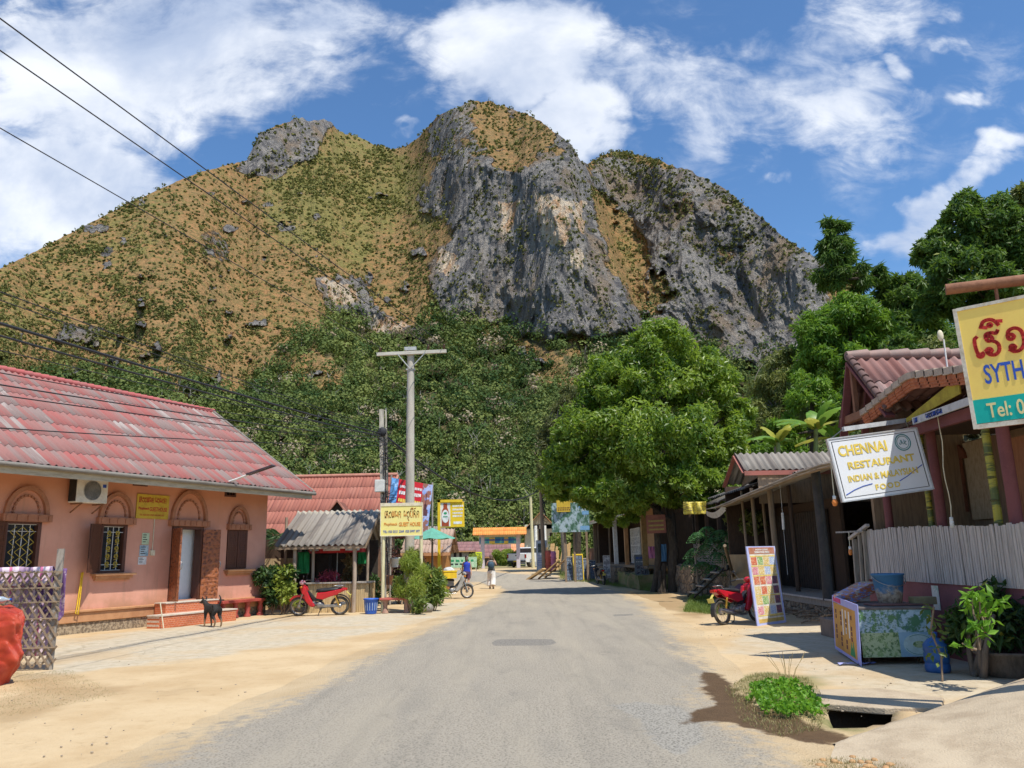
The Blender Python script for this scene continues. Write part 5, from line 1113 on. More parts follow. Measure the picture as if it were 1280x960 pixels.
for i,(px_,py_,h_,w_,mt,lb)in enumerate(((534,764,1.0,.4,LMX,'green leafy plant behind the grey stone at the kerb'),(543,764,1.25,.30,LMX,'tall leafy plant with upright stems right of the grey stone'),(547,758,1.0,.32,LYG,'pale yellow green plant nearest the yellow crate'),(524,752,1.75,.36,LDR,'tall purple brown plant behind the feathery bamboo'),(500,755,1.0,.45,LDK,'dark low plant behind the red bench'),(522,768,.5,.3,LMX,'low leafy plant between the bench and the grey stone'),(537,745,1.4,.42,LDK,'dark plant below the green parasol'),(468,757,.95,.3,LDK,'dark plant behind the blue bin'))):
 plant('potted_plant',lb,'plant',G(px_,py_),h_,w_,int(1600*h_*w_*1.4),.15,.055,mt,seed=20+i,group='plants along the kerb')
a=MB();a.ball((0,0,.12),(.22,.16,.17),14,10);st2=a.build('stone',M('grey_stone',(.30,.27,.22),(.2,.18,.15),scale=5,bump=.8));st2.location=G(533,765.5);tag(st2,'rounded grey stone at the edge of the plants','stone')
def palm(loc,h,label,n_=16,seed=1,mat=None):
 rr=random.Random(seed);root=thing('palm',label,'palm',loc);a=MB();limb(a,(0,0,0),(.1,0,h),.09,.06,.04,6,rr,8);a.build('trunk',WOODG,root)
 P,D=[],[]
 for i in range(n_):
  az_=2*math.pi*i/n_+rr.random()*.4;el=rr.uniform(.15,1.1);L_=rr.uniform(1.1,1.6)
  for t_ in np.linspace(.1,1,26):
   rr_=L_*t_*math.cos(el*(1-t_*.3));zz=h+L_*math.sin(el)*t_-1.0*t_*t_;c=np.array([rr_*math.cos(az_),rr_*math.sin(az_),zz])
   for sg in(-1,1):
    P.append(c);D.append((-math.sin(az_)*sg+math.cos(az_)*.5,math.cos(az_)*sg+math.sin(az_)*.5,-.45))
 P,D=np.array(P),np.array(D);V_,F__,tn_=leaves(P,D,.42,.035,rng.random(len(P))*.8);npmesh('fronds',V_,F__,mat or LDK,root,attrs={'tint':tn_});return root
palm(PY(345,760,29.5)*Vector((1,1,0))if False else Vector((PY(343,700,29.5).x,29.5,0)),2.4,'dark palm behind the far corner of the pink house',seed=2)
bn=thing('bench','low red topped stone bench beside the guest house sign post','bench',G(495,766));a=MB();a.box(-.50,.50,-.17,.17,.38,.45);a.build('seat',M('faded_red_slab',(.45,.09,.07),(.36,.12,.09),scale=5),bn,bevel=.015)
for x in(-.33,.33):a=MB();a.lathe([(.11,0),(.09,.06),(.06,.16),(.08,.30),(.12,.38)],(x,0,0),14);a.build('leg',M('reddish_stone',(.42,.25,.18),(.3,.17,.12)),bn)
bi=thing('laundry_bin','blue slatted plastic bin beside the bench','bin',G(463.5,767));a=MB();a.lathe([(.17,0),(.215,.40),(.235,.42),(.235,.45),(.22,.45),(.205,.40),(.16,.02),(0,.02)],n=24);bb_=a.build('bin_body',BLUEP,bi);a=MB()
for i in range(16):th=2*math.pi*i/16;a.bar((.188*math.cos(th),.188*math.sin(th),.10),(.212*math.cos(th),.212*math.sin(th),.33),.022,.006,up=(math.cos(th),math.sin(th),0))
a.build('slots',M('pale_slots',(.35,.45,.62),bump=0),bb_)
sf=thing('plant_stand','stepped brown wooden plant stand under the guest house board','stand',G(488,757)+Vector((0,.8,0)));
for i in range(4):a=MB();a.box(-.35,.35,-.3+i*.18,-.12+i*.18,.22+i*.24,.26+i*.24);a.build('shelf',WOOD,sf)
for x in(-.33,.33):a=MB();a.bar((x,-.25,0),(x,.33,1.1),.05);a.build('leg',WOOD,sf)
for i,(px_,py_,z_)in enumerate(((485,722,0),(493,700,0))):
 tp=thing('flower_pot',('terracotta pot on the plant stand','white ceramic pot with a fluted side behind the sign post')[i],'pot',PY(px_,py_+9,27.2));a=MB();a.lathe([(.12,0),(.17,.26),(.19,.27),(.19,.31),(.16,.31),(.14,.25),(0,.24)],n=20);a.build('pot',(M('terracotta',(.50,.22,.11),(.4,.17,.09)),WHITE)[i],tp)
SGY=25.4
bd=Board(PY(476,669.5,SGY),PY(527.5,668.5,SGY),PY(476,633,SGY));gs=thing('guest_house_sign','pale yellow board of the guest house raised on tall cream posts','sign',(bd.p(0,0).x,SGY,0))
a=MB();bd.rect(a,0,1,0,1,-.03,0);pn=a.build('board',M('pale_yellow_board',(.80,.70,.22),(.76,.66,.26),scale=3,rough=.5,bump=.03),gs,world=True)
a=MB();bd.rect(a,-.02,1.02,1.0,1.11,-.05,.015);bd.rect(a,-.02,0,-.02,1,-.04,.012);bd.rect(a,1,1.02,-.02,1,-.04,.012);bd.rect(a,0,1,-.03,0,-.04,.012);a.build('frame',CREAM,gs,world=True)
a=MB();lao(bd,a,'ehonpk',.09,.60,.22,.017,.006,width=.52);lao(bd,a,'po_b^h~k',.55,.60,.22,.017,.006,width=.50);a.build('lettering',INKO,gs,world=True)
bd.text('Phuphisack',.24,.37,.085,INKO,gs,.006,.002,.42);bd.text('GUEST HOUSE',.70,.37,.12,INKO,gs,.006,.004,.68)
bd.text('TEL: 020 5521 2369  020 5997 597',.5,.13,.07,INKB,gs,.006,.001,1.15)
PYEL=M('cream_pole',(.66,.60,.36),(.5,.44,.25),scale=4,stretch=(5,5,.7))
for px_ in(478.5,526):a=MB();x_=PY(px_,700,SGY).x;a.tube([(x_,SGY+.08,-.1),(x_,SGY+.08,PY(px_,630,SGY).z)],.055,10);a.build('post',PYEL,gs,world=True)
CPO=M('pole_concrete',(.47,.43,.36),(.34,.31,.26),scale=2,stretch=(2,2,.6),rough=.9,bump=.5)
cb=Vector((PY(511.5,760,26.3).x,26.3,0));cp=thing('power_pole','tall round concrete power pole with a wooden crossarm and braces','power pole',cb)
zt=PY(513,440,26.3).z;xt=PY(513.5,440,26.3).x-cb.x
a=MB();a.tube([(0,0,-.2),(xt*.5,0,zt*.5),(xt,0,zt+.1)],[.17,.145,.115],16);a.build('pole',CPO,cp)
aL,aR=PY(471,443,26.15)-cb,PY(558,439,26.15)-cb;a=MB();a.bar(aL,aR,.10,.11);ca=a.build('crossarm',M('bleached_timber',(.55,.52,.45),(.4,.37,.31),scale=4,stretch=(1,8,8)),cp)
a=MB()
for f_ in(.30,.70):a.bar(aL.lerp(aR,f_)+Vector((0,-.06,-.03)),(xt,-.14,zt-.62),.035,.03)
a.bar((xt-.2,-.1,zt+.08),(xt+.2,-.1,zt+.09),.12,.12);a.bar((xt-.15,0,zt-.62),(xt+.15,0,zt-.62),.16,.05);a.build('brace',M('pale_steel',(.5,.5,.47),rough=.5,metal=.4),cp)
INSUL=M('brown_porcelain',(.10,.05,.03),rough=.25,bump=0);ins=[]
for f_ in(.05,.74,.965):
 p=aL.lerp(aR,f_)+Vector((0,0,.05));ins.append(cb+p+Vector((0,0,.18)));a=MB();a.lathe([(.02,0),(.02,.05),(.06,.06),(.045,.10),(.055,.11),(.035,.15),(.045,.16),(.025,.20),(0,.20)],tuple(p),12);a.build('insulator',INSUL,cp)
tb=Vector((PY(480.5,765,26.7).x,26.7,0));tp_=thing('service_pole','short square timber pole with a grey meter box and a tangle of wires','power pole',tb);zt2=PY(476,512,26.7).z;x2=PY(477,512,26.7).x-tb.x
a=MB();a.bar((0,0,-.2),(x2,0,zt2),.14,.16,up=(0,1,0));a.bar((.10,.08,1.5),(x2+.13,.08,zt2+.05),.05,.05);a.build('pole',M('pale_square_pole',(.50,.46,.38),(.3,.27,.22),scale=3,stretch=(5,5,1)),tp_)
c_=PY(475,607.5,26.5)-tb;a=MB();a.box(c_.x-.16,c_.x+.16,c_.y-.12,c_.y+.10,c_.z-.20,c_.z+.20);a.build('meter_box',M('grey_enamel',(.62,.62,.58),(.5,.5,.46),rough=.5),tp_,bevel=.02)
rr=random.Random(4);a=MB()
for i in range(26):
 z0=rr.uniform(2.0,zt2-.9);z1=z0+rr.uniform(-.9,.9);z1=min(max(z1,1.6),zt2-.6);x0=rr.uniform(-.12,.25);pts=[]
 for k in range(8):t_=k/7;pts.append((x0+.22*math.sin(t_*math.pi)*rr.uniform(-.7,1.4)+x2*((z0+(z1-z0)*t_)/zt2),-.13+rr.uniform(-.08,.04),z0+(z1-z0)*t_))
 a.tube(pts,rr.uniform(.007,.014),5)
for i in range(5):x0=.06+i*.03;a.tube([(x0+rr.uniform(-.03,.03)+x2*z/zt2,-.11,z)for z in np.linspace(.8,zt2-.7,9)],.01,5)
a.ball((x2+.06,-.12,zt2-.78),(.15,.1,.16),10,8);a.build('wire_tangle',INK,tp_)
def sag(p,q,s_,n_=24):p,q=Vector(p),Vector(q);return[p.lerp(q,i/n_)-Vector((0,0,s_*4*(i/n_)*(1-i/n_)))for i in range(n_+1)]
def cable(name,label,p,q,s_,r_,group,mat=INK,n_=24):a=MB();a.tube(sag(p,q,s_,n_),r_,6);o=a.build(name,mat,origin=tuple(p));return tag(o,label,'cable',group)
for k,((px_,py_),zz)in enumerate((((0,160),8.0),((0,63),8.3),((0,23),8.35))):
 d_=ray(px_,py_);Yq=(zz-EYE)/d_[2];A_=Vector((d_[0]*Yq,Yq,zz));B_=ins[k];far_=B_+(A_-B_)*1.9
 cable('power_line',('lowest of the three thin power lines crossing the sky at upper left','middle of the three thin power lines crossing the sky','topmost of the three thin power lines crossing the sky')[k],far_,B_,.0,.010 if k else.009,'power lines to the crossarm')
hub=tb+Vector((x2+.03,-.1,zt2-.8))
specs=[((0,392),.022,'thick black cable bundle running from the timber pole over the pink roof',.12),((0,400),.016,'second cable, just below the thick bundle over the pink roof',.16),((0,360),.008,'uppermost thin service wire left of the timber pole',.10),((0,372),.007,'second thin service wire left of the timber pole',.05),((0,425),.007,'thin service wire third from the bottom left of the timber pole',.10),((0,447),.008,'thin service wire next above the lowest left of the timber pole',.18)]
for(px_,py_),r_,lb,sg_ in specs:
 d_=ray(px_,py_);Yq=10.4;A_=Vector((0,0,EYE))+Vector(d_)*Yq;far_=hub+(A_-hub)*1.7
 cable('service_cable',lb,far_,hub+Vector((0,0,random.uniform(-.15,.15))),sg_,r_,'service cables over the pink house')
for k,(pa,pb,Ya,lb)in enumerate((((0,458),(345,532),9.5,'service wire grazing the ridge of the pink house'),((0,470),(480,545),11.0,'service wire running low over the upper pink roof'),((0,508),(478,548),11.4,'lowest service wire crossing the middle of the pink roof'))):
 A_=PY(*pa,Ya);far_=hub+(A_-hub)*1.6;cable('service_cable',lb,far_,hub+Vector((0,0,-.2-.12*k)),.16,.010,'service cables over the pink house')
def photo_mat(name,cols,scale=8,stretch=(1,1,1),rough=.45,seed=0):
 m,t,b=newmat(name);co=t.map(t.coord(),stretch,(seed*3.1,seed*1.7,0));n1=t.noise(co,scale,5,.65);n2=t.noise(t.map(co,(1,1,1),(9,4,2)),scale*2.1,4,.6)
 c=cols[0]
 for i,q in enumerate(cols[1:]):c=t.mix(t.ramp(n1 if i%2==0 else n2,.44+.05*(i//2),.52+.05*(i//2)),c,q)
 t.put(b.inputs['Base Color'],c);b.inputs['Roughness'].default_value=rough;return m
BY=29.5;cBL,cBR,cTL=PY(484,642,BY),PY(536,650,BY+.9),PY(484,596,BY);ban=Board(cBL,cBR,cTL)
bn2=thing('tour_banner','red and blue printed banner high behind the concrete pole','banner',(cBL.x,BY,0));a=MB();ban.rect(a,0,1,0,1,-.02,0);a.build('sheet',M('banner_red',(.58,.02,.03),(.5,.015,.02),rough=.4,bump=0),bn2,world=True)
a=MB();ban.rect(a,0,.17,0,1,0,.006);a.build('left_photo',photo_mat('sky_photo',[(.10,.35,.75),(.35,.55,.8),(.08,.2,.4)],1.6),bn2,world=True)
a=MB();ban.rect(a,.76,1,-.35,1,0,.006);a.build('right_photo',photo_mat('temple_photo',[(.22,.33,.66),(.4,.45,.68),(.3,.12,.08)],1.9,seed=2),bn2,world=True)
a=MB();ban.rect(a,.865,.885,.25,.75,.006,.01);ban.rect(a,.82,.94,.1,.28,.006,.01);ban.rect(a,.845,.91,.28,.42,.006,.01);a.build('temple_print',M('maroon_ink',(.12,.04,.05),bump=0),bn2,world=True)
for v0,v1,mt in((.76,.84,INKW),(.58,.68,INKW),(.36,.47,INKY),(.14,.24,INKY)):
 a=MB();u=.21
 while u<.72:w_=random.uniform(.02,.05);ban.rect(a,u,u+w_,v0+random.uniform(0,.02),v1,.006,.010);u+=w_+.012
 a.build('lettering',mt,bn2,world=True)
for u_ in(0,1):a=MB();p=ban.p(u_,1,-.04);a.tube([(p.x,p.y,-.1),(p.x,p.y,p.z+.1)],.035,8);a.build('post',WOODG,bn2,world=True)
YB=31.0;bb=Board(PY(550.5,659.5,YB),PY(580.5,658.5,YB),PY(550.5,628,YB));x_=PY(548.8,700,YB).x
by=thing('beer_sign','yellow drinks sign with a printed brown bottle hanging from a yellow post','sign',(x_,YB,0));a=MB();a.bar((x_,YB,-.1),(x_,YB,PY(548,625,YB).z),.10,.10,up=(0,1,0));zz=PY(548,626.5,YB).z;a.bar((x_-.05,YB,zz),(PY(578,626,YB).x,YB,zz),.10,.10);a.build('post',YEL,by,world=True)
a=MB();bb.rect(a,0,1,0,1,-.12,0);a.build('light_box',YEL,by,world=True,bevel=.01);a=MB();bb.rect(a,.0,.42,.04,.97,0,.006);a.build('white_field',WHITE,by,world=True)
def outline(bq,pts,d0,d1,mb):return mb.prism([bq.p(u,v,d0)for u,v in pts],bq.n*(d1-d0))
a=MB();outline(bb,[(.06,.05),(.36,.05),(.37,.55),(.34,.68),(.30,.78),(.30,.95),(.14,.95),(.14,.78),(.09,.68),(.06,.55)],.006,.012,a);a.build('bottle_print',M('bottle_brown',(.38,.07,.02),(.28,.04,.015),bump=0),by,world=True)
a=MB();outline(bb,[(.215+.15*math.cos(k*.39),.44+.26*math.sin(k*.39))for k in range(16)],.012,.016,a);a.build('label_print',INKW,by,world=True);a=MB();outline(bb,[(.215+.07*math.cos(k*.39),.56+.05*math.sin(k*.39))for k in range(16)],.016,.019,a);bb.rect(a,.12,.31,.40,.44,.016,.019);a.build('label_mark',INKG,by,world=True)
a=MB()
for v in(.80,.66,.52,.40):
 u=.52
 while u<.92:w_=random.uniform(.03,.07);bb.rect(a,u,u+w_,v,v+.07,.001,.005);u+=w_+.02
bb.rect(a,.55,.9,.12,.22,.001,.005);a.build('lettering',INKW,by,world=True)
pr=thing('green_parasol','faded green parasol over the tables behind the plants','parasol',Vector((PY(540,750,30).x,30,0)));zt=PY(541,659.5,30).z;zr=PY(541,673,30).z;n_=8
a=MB();vs=[];R_=.86
for j,(f_,z_)in enumerate(((0,zt),(.35,zt-.14),(.7,zt-.29),(1,zr))):
 for i in range(n_*4):th=2*math.pi*i/(n_*4);q=1-.05*abs(math.sin(th*n_/2+0));vs.append((R_*f_*q*math.cos(th),R_*f_*q*math.sin(th),z_-(.04*f_*abs(math.sin(th*n_/2)))))
a.add(vs,[(j*32+i,j*32+(i+1)%32,(j+1)*32+(i+1)%32,(j+1)*32+i)for j in range(3)for i in range(32)]);cn=a.build('canopy',M('green_canvas',(.12,.36,.27),(.10,.28,.21),scale=4,rough=.9),pr)
a=MB();a.tube([(0,0,0),(0,0,zt+.05)],.022,8);a.build('pole',WOODD,pr);a=MB()
for i in range(8):th=2*math.pi*i/8;a.tube([(0,0,zr-.12),(R_*.5*math.cos(th),R_*.5*math.sin(th),zt-.24)],.008,5)
a.build('ribs',STEEL,pr)
HB=40.0;rz0=PY(430,596,HB).z;xr1=PY(497,594,HB).x;xr0=xr1-13;ezz=rz0-3.0
rb=thing('red_roofed_house','large house with a plain terracotta red roof behind the grey roofed shelter','house',(xr1-4,HB-3.5,0))
a=MB();wavy(a,(xr0,HB-4.2,ezz),(xr1-xr0,0,0),(0,4.2,rz0-ezz),80,rows=5,amp=.015);wavy(a,(xr0,HB+4.2,ezz),(xr1-xr0,0,0),(0,-4.2,rz0-ezz),52,rows=5,amp=.02);rfb=a.build('roof',ROOFR,rb,world=True)
a=MB();a.tube([(xr0,HB,rz0+.02),(xr1,HB,rz0+.06)],.10,8);a.tube([(xr1,HB,rz0),(xr1,HB-4.2,ezz)],.07,8);a.build('ridge_cap',M('roof_cap',(.46,.2,.14),(.36,.15,.1)),rfb,world=True)
a=MB();a.box(xr0+.5,xr1-.6,HB-3.4,HB+3.4,0,ezz+.5);a.prism([(xr1-.6,HB-3.4,ezz+.4),(xr1-.6,HB+3.4,ezz+.4),(xr1-.6,HB,rz0-.15)],(-.15,0,0));a.build('wall',M('brown_wall',(.25,.15,.09),(.18,.1,.06)),rb,world=True)
gx0,gz0=PY(424,627,36.6).x,PY(424,627,36.6).z;a=MB();a.prism([(gx0-.55,36.35,gz0-.75),(gx0+.55,36.35,gz0-.75),(gx0,36.35,gz0-.06)],(0,.1,0));g_=a.build('gable',DARKIN,rb,world=True);a=MB();a.bar((gx0-.7,36.2,gz0-.85),(gx0,36.2,gz0+.02),.06,.14,up=(0,1,0));a.bar((gx0+.7,36.2,gz0-.85),(gx0,36.2,gz0+.02),.06,.14,up=(0,1,0));a.build('gable_board',M('roof_cap',None),g_,world=True)
for s_ in(-1,1):a=MB();a.add([(gx0,36.2,gz0),(gx0+s_*.75,36.2,gz0-.9),(gx0+s_*.75,37.6,gz0-.9+.0),(gx0,38.6,gz0)],[(0,1,2,3)]);a.build('gable_roof',ROOFR,g_,world=True)
def simple_house(name,label,X0,X1,Y0,D,z0,zw,zr_,wallm,roofm,over=.5,wins=(),cat='house',ridge='x',group=None,winm=None,waves=30,extra=None):
 r=thing(name,label,cat,((X0+X1)/2,Y0+D/2,z0),0,group)
 a=MB();holes_=[(x0-X0*0,x1,z0+za,z0+zb)for x0,x1,za,zb in wins]
 wall_cells(a,X0,X1,z0-.3,zw,Y0,Y0+.15,[(h[0],h[1],h[2],h[3])for h in holes_]);a.box(X0,X0+.15,Y0+.15,Y0+D,z0-.3,zw);a.box(X1-.15,X1,Y0+.15,Y0+D,z0-.3,zw);a.box(X0+.15,X1-.15,Y0+D-.15,Y0+D,z0-.3,zw)
 if ridge=='y':
  for y_ in(Y0,Y0+D-.12):a.prism([(X0,y_,zw),(X1,y_,zw),((X0+X1)/2,y_,zr_-.12)],(0,.12,0))
 else:
  for x_ in(X0,X1-.12):a.prism([(x_,Y0,zw),(x_,Y0+D,zw),(x_,Y0+D/2,zr_-.12)],(.12,0,0))
 a.build('wall',wallm,r,world=True)
 a=MB();dz=(zr_-zw)
 if ridge=='x':
  sl_=dz/(D/2);wavy(a,(X0-over,Y0-over,zw-over*sl_),(X1-X0+2*over,0,0),(0,D/2+over,dz+over*sl_),waves,rows=3,amp=.02);wavy(a,(X0-over,Y0+D+over,zw-over*sl_),(X1-X0+2*over,0,0),(0,-D/2-over,dz+over*sl_),waves,rows=3,amp=.02)
 else:
  w_=(X1-X0)/2;sl_=dz/w_;wavy(a,(X0-over,Y0-over,zw-over*sl_),(0,D+2*over,0),(w_+over,0,dz+over*sl_),waves,rows=3,amp=.02);wavy(a,(X1+over,Y0-over,zw-over*sl_),(0,D+2*over,0),(-w_-over,0,dz+over*sl_),waves,rows=3,amp=.02)
 rf_=a.build('roof',roofm,r,world=True)
 a=MB()
 if ridge=='y':
  for s_ in(-1,1):a.bar(((X0+X1)/2,Y0-over-.02,zr_-.02),((X0+X1)/2+s_*(w_+over),Y0-over-.02,zw-over*sl_-.02),.05,.22,up=(0,1,0))
 else:a.bar((X0-over,Y0-over-.02,zw-over*sl_-.07),(X1+over,Y0-over-.02,zw-over*sl_-.07),.05,.14)
 a.build('fascia',TRIM2,rf_,world=True)
 for x0,x1,za,zb in wins:
  a=MB();wq=Y0+.05
  for u0,u1,v0,v1 in((x0,x0+.06,za,zb),(x1-.06,x1,za,zb),(x0+.06,x1-.06,zb-.06,zb),(x0+.06,x1-.06,za,za+.06)):a.box(u0,u1,wq-.07,wq+.06,z0+v0,z0+v1)
  f_=a.build('window',winm or SHUT,r,world=True);a=MB();a.box(x0,x1,wq+.07,wq+.08,z0+za,z0+zb);a.build('pane',GLASS,f_,world=True)
 return r
def XY(px,Y):return PY(px,700,Y).x
ORW=M('orange_boards',(.50,.24,.06),(.36,.15,.04),scale=3,stretch=(8,8,1));Yh=38.0;z_=PY(530,684,Yh).z
simple_house('wooden_restaurant','wooden restaurant with orange board walls behind the green parasol',XY(512,Yh),XY(553,Yh),Yh,5,0,z_-.1,z_+.9,ORW,ROOFB,over=.4,wins=[(XY(520,Yh),XY(530,Yh),1.0,1.75)],waves=14)
z_=PY(540,667,48).z;simple_house('grey_shed','pale grey sheet clad building between the banner and the drinks sign',XY(533,48),XY(550,48),48,4,.2,z_-.3,z_+.5,M('pale_grey_sheet',(.50,.55,.60),(.42,.46,.5),scale=3,stretch=(20,20,.3)),ROOFG,over=.2,waves=10)
def zat(x,y):return float(gz(x,y,False))
ML=M('mauve_wall',(.55,.42,.34),(.45,.33,.27));MAUV=roof_mat('mauve_roof',[(.24,.12,.12),(.28,.15,.14),(.21,.11,.11),(.3,.2,.19)],streak=.25)
ORR=roof_mat('orange_roof',[(.62,.28,.13),(.68,.33,.17),(.56,.24,.11),(.7,.4,.25)],grime=(.3,.14,.08),streak=.2)
Yf=95;z0=zat(0,Yf)
simple_house('mauve_roofed_house','low mauve roofed house with dark openings beyond the yellow advertising board',XY(552,Yf),XY(606,Yf),Yf,7,z0,PY(580,687,Yf).z,PY(580,676.5,Yf).z,ML,MAUV,wins=[(XY(567,Yf),XY(570.5,Yf),.9,1.6),(XY(574,Yf),XY(577.5,Yf),.9,1.6),(XY(586,Yf),XY(592,Yf),.5,1.6)],waves=40)
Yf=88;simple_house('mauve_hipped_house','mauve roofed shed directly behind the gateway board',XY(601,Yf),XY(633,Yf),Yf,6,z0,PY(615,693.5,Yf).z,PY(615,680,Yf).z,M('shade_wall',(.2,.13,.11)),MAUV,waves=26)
Yf=100;simple_house('orange_roofed_house','house with a pale orange tiled roof between the gateway and the pickup',XY(625,Yf),XY(664,Yf),Yf,8,z0,PY(645,694,Yf).z,PY(645,678.5,Yf).z,ML,ORR,waves=36)
Yf=78;xa,xb=XY(657,Yf),XY(697,Yf);gh=simple_house('gabled_house','cream house with a brown gable and white columns behind the grey pillar sign',xa,xb,Yf,8,z0,PY(675,661,Yf).z,PY(678,640,Yf).z,M('cream_wall',(.66,.60,.46),(.56,.5,.38)),ROOFB,over=.9,ridge='y',wins=[(XY(674,Yf),XY(678,Yf),2.4,3.9),(XY(688,Yf),XY(692,Yf),2.0,3.1)],waves=20)
for px_ in(670.5,682):a=MB();a.tube([(XY(px_,Yf-1),Yf-.75,z0),(XY(px_,Yf-1),Yf-.75,PY(670,657,Yf-1).z)],.16,10);a.build('column',WHITE,gh,world=True)
Yg=70.0;zg=zat(0,Yg);gw=thing('gateway_sign','gateway signboard with a turquoise and yellow face under a bright orange roof','sign',(XY(625,Yg),Yg,zg));x0,x1=XY(599,Yg),XY(651.5,Yg);zb,zt_=PY(625,680.5,Yg).z,PY(625,669,Yg).z
bq=Board(Vector((x0,Yg,zb)),Vector((x1,Yg,zb)),Vector((x0,Yg,zt_)));a=MB();bq.rect(a,0,1,0,1.35,-.15,0);a.build('board',CREAM,gw,world=True);a=MB();bq.rect(a,.01,.99,.12,.80,.0,.015);a.build('painted_face',photo_mat('turquoise_print',[(.08,.48,.42),(.25,.62,.45),(.03,.22,.36)],.7,(1,1,.5)),gw,world=True)
a=MB();bq.rect(a,.25,.38,.1,.75,.015,.02);bq.rect(a,.60,.70,.1,.75,.015,.02);bq.rect(a,.3,.68,.02,.12,.0,.02);a.build('yellow_marks',INKY,gw,world=True);a=MB();u=.04
while u<.95:w_=random.uniform(.012,.03);bq.rect(a,u,u+w_,.38,.62,.02,.025);u+=w_+.008
a.build('lettering',INKB,gw,world=True)
a=MB();zr_=PY(625,659.5,Yg+.8).z;zl_=PY(625,668.5,Yg-.7).z;wavy(a,(x0-.5,Yg-.9,zl_),(x1-x0+1.0,0,0),(0,1.2,zr_-zl_),26,rows=2,amp=.015);wavy(a,(x0-.5,Yg+1.5,zl_),(x1-x0+1.0,0,0),(0,-1.2,zr_-zl_),26,rows=2,amp=.015);a.build('roof',roof_mat('bright_orange_roof',[(.72,.27,.06),(.76,.3,.08),(.68,.24,.06),(.78,.34,.12)],grime=(.5,.2,.06),streak=.15),gw,world=True)
for px_ in(603.5,648):a=MB();x_=XY(px_,Yg);a.bar((x_,Yg+.05,zg-.2),(x_,Yg+.05,zt_+.4),.32,.25,up=(0,1,0));a.build('post',M('lilac_post',(.62,.56,.60),(.5,.44,.5)),gw,world=True)
def stand_board(name,label,cat,px0,px1,py0,py1,Y,cols,kind=None,legs=True,mat=None,group=None,rows=(),frame=None,z=None):
 zb,zt=PY(px0,py1,Y).z,PY(px0,py0,Y).z;x0,x1=PY(px0,(py0+py1)/2,Y).x,PY(px1,(py0+py1)/2,Y).x;g_=zat(x0,Y)if z is None else z
 r=thing(name,label,cat,((x0+x1)/2,Y,g_),0,group);bq=Board(Vector((x0,Y,zb)),Vector((x1,Y,zb)),Vector((x0,Y,zt)));a=MB();bq.rect(a,0,1,0,1,-.04,0);a.build('panel',mat or photo_mat(name+str(px0),cols,3),r,world=True)
 if frame:a=MB();[bq.rect(a,*q,-.05,.012)for q in((-.03,.0,-.02,1.02),(1,1.03,-.02,1.02),(0,1,1,1.02),(0,1,-.02,0))];a.build('frame',frame,r,world=True)
 if legs:
  for x in(x0+.04,x1-.04):a=MB();a.bar((x,Y+.03,g_-.05),(x,Y+.03,zt),.05,.05,up=(0,1,0));a.build('leg',WOODG,r,world=True)
 for v0,v1,mt in rows:
  a=MB();u=.1
  while u<.86:w_=random.uniform(.04,.12);bq.rect(a,u,min(.92,u+w_),v0,v1,.001,.006);u+=w_+.04
  a.build('lettering',mt,r,world=True)
 return r,bq
LIME=M('lime_yellow',(.72,.78,.03),(.66,.72,.03),bump=0)
stand_board('advertising_board','bright lime yellow advertising board beside the left gateway post','sign',594.5,602.5,690,700,68,None,mat=LIME,rows=((.75,.83,INKG),(.45,.52,INKG)))
stand_board('photo_board','dark photo board below the lime yellow board','sign',596,602.5,700.5,708,67.6,[(.06,.07,.08),(.5,.45,.5),(.1,.1,.12)],frame=CREAM)
stand_board('long_banner','long pale green and white banner behind the walkers','banner',545,596,697,710,60,[(.62,.72,.55),(.5,.66,.45),(.35,.55,.33)],rows=((.55,.75,INKG),(.25,.4,INK)))
r_,bq=stand_board('pillar_sign','tall grey pillar sign with a dark picture and blue text beside the pickup','sign',671,683.5,676.5,712.5,60,None,mat=M('pillar_grey',(.50,.53,.56),(.42,.45,.5),bump=.05),legs=False,rows=((.48,.50,INKB),(.40,.42,INKB),(.32,.34,INKB),(.24,.26,INKB),(.16,.18,INKB)))
a=MB();bq.rect(a,.12,.88,.60,.92,.0,.01);a.build('picture',photo_mat('dark_picture',[(.05,.08,.07),(.16,.24,.22),(.02,.03,.03)],5),r_,world=True);a=MB();bq.rect(a,-.04,1.04,-.02,1.03,-.25,-.045);a.build('case',M('pillar_case',(.36,.35,.33)),r_,world=True)
pp=thing('pale_post','tall pale bare post rising in front of the gabled house','post',(XY(666.5,66),66,zat(0,66)));a=MB();a.tube([(0,0,-.2),(-.1,0,PY(664,621,66).z-zat(0,66))],[.14,.11],10);a.build('pole',PYEL,pp)
tp3=thing('service_pole','dark timber service pole with wires above the grey pillar sign','power pole',(XY(680,58),58,zat(0,58)));zt3=PY(677,600,58).z;z58=zat(0,58)
a=MB();a.tube([(0,0,-.2),(-.12,0,zt3-z58)],[.16,.12],10);a.build('pole',WOOD,tp3);a=MB();rr=random.Random(9)
for i in range(16):z0_=rr.uniform(2.6,zt3-z58-.4);a.tube([(rr.uniform(-.05,.3),-.15,z0_+k*.22+rr.uniform(-.1,.1))for k in range(5)],.02,5)
a.build('wire_tangle',INK,tp3)
hub3=Vector((XY(678,58),58,PY(677,611,58).z))
cable('service_cable','thick sagging cable from the timber pole to the far end of the street',hub,hub3,1.45,.035,'cables along the street',n_=40)
cable('service_cable','thinner sagging wire beside the thick cable down the street',hub+Vector((.1,0,-.2)),hub3+Vector((0,0,-.3)),1.2,.012,'cables along the street',n_=40)
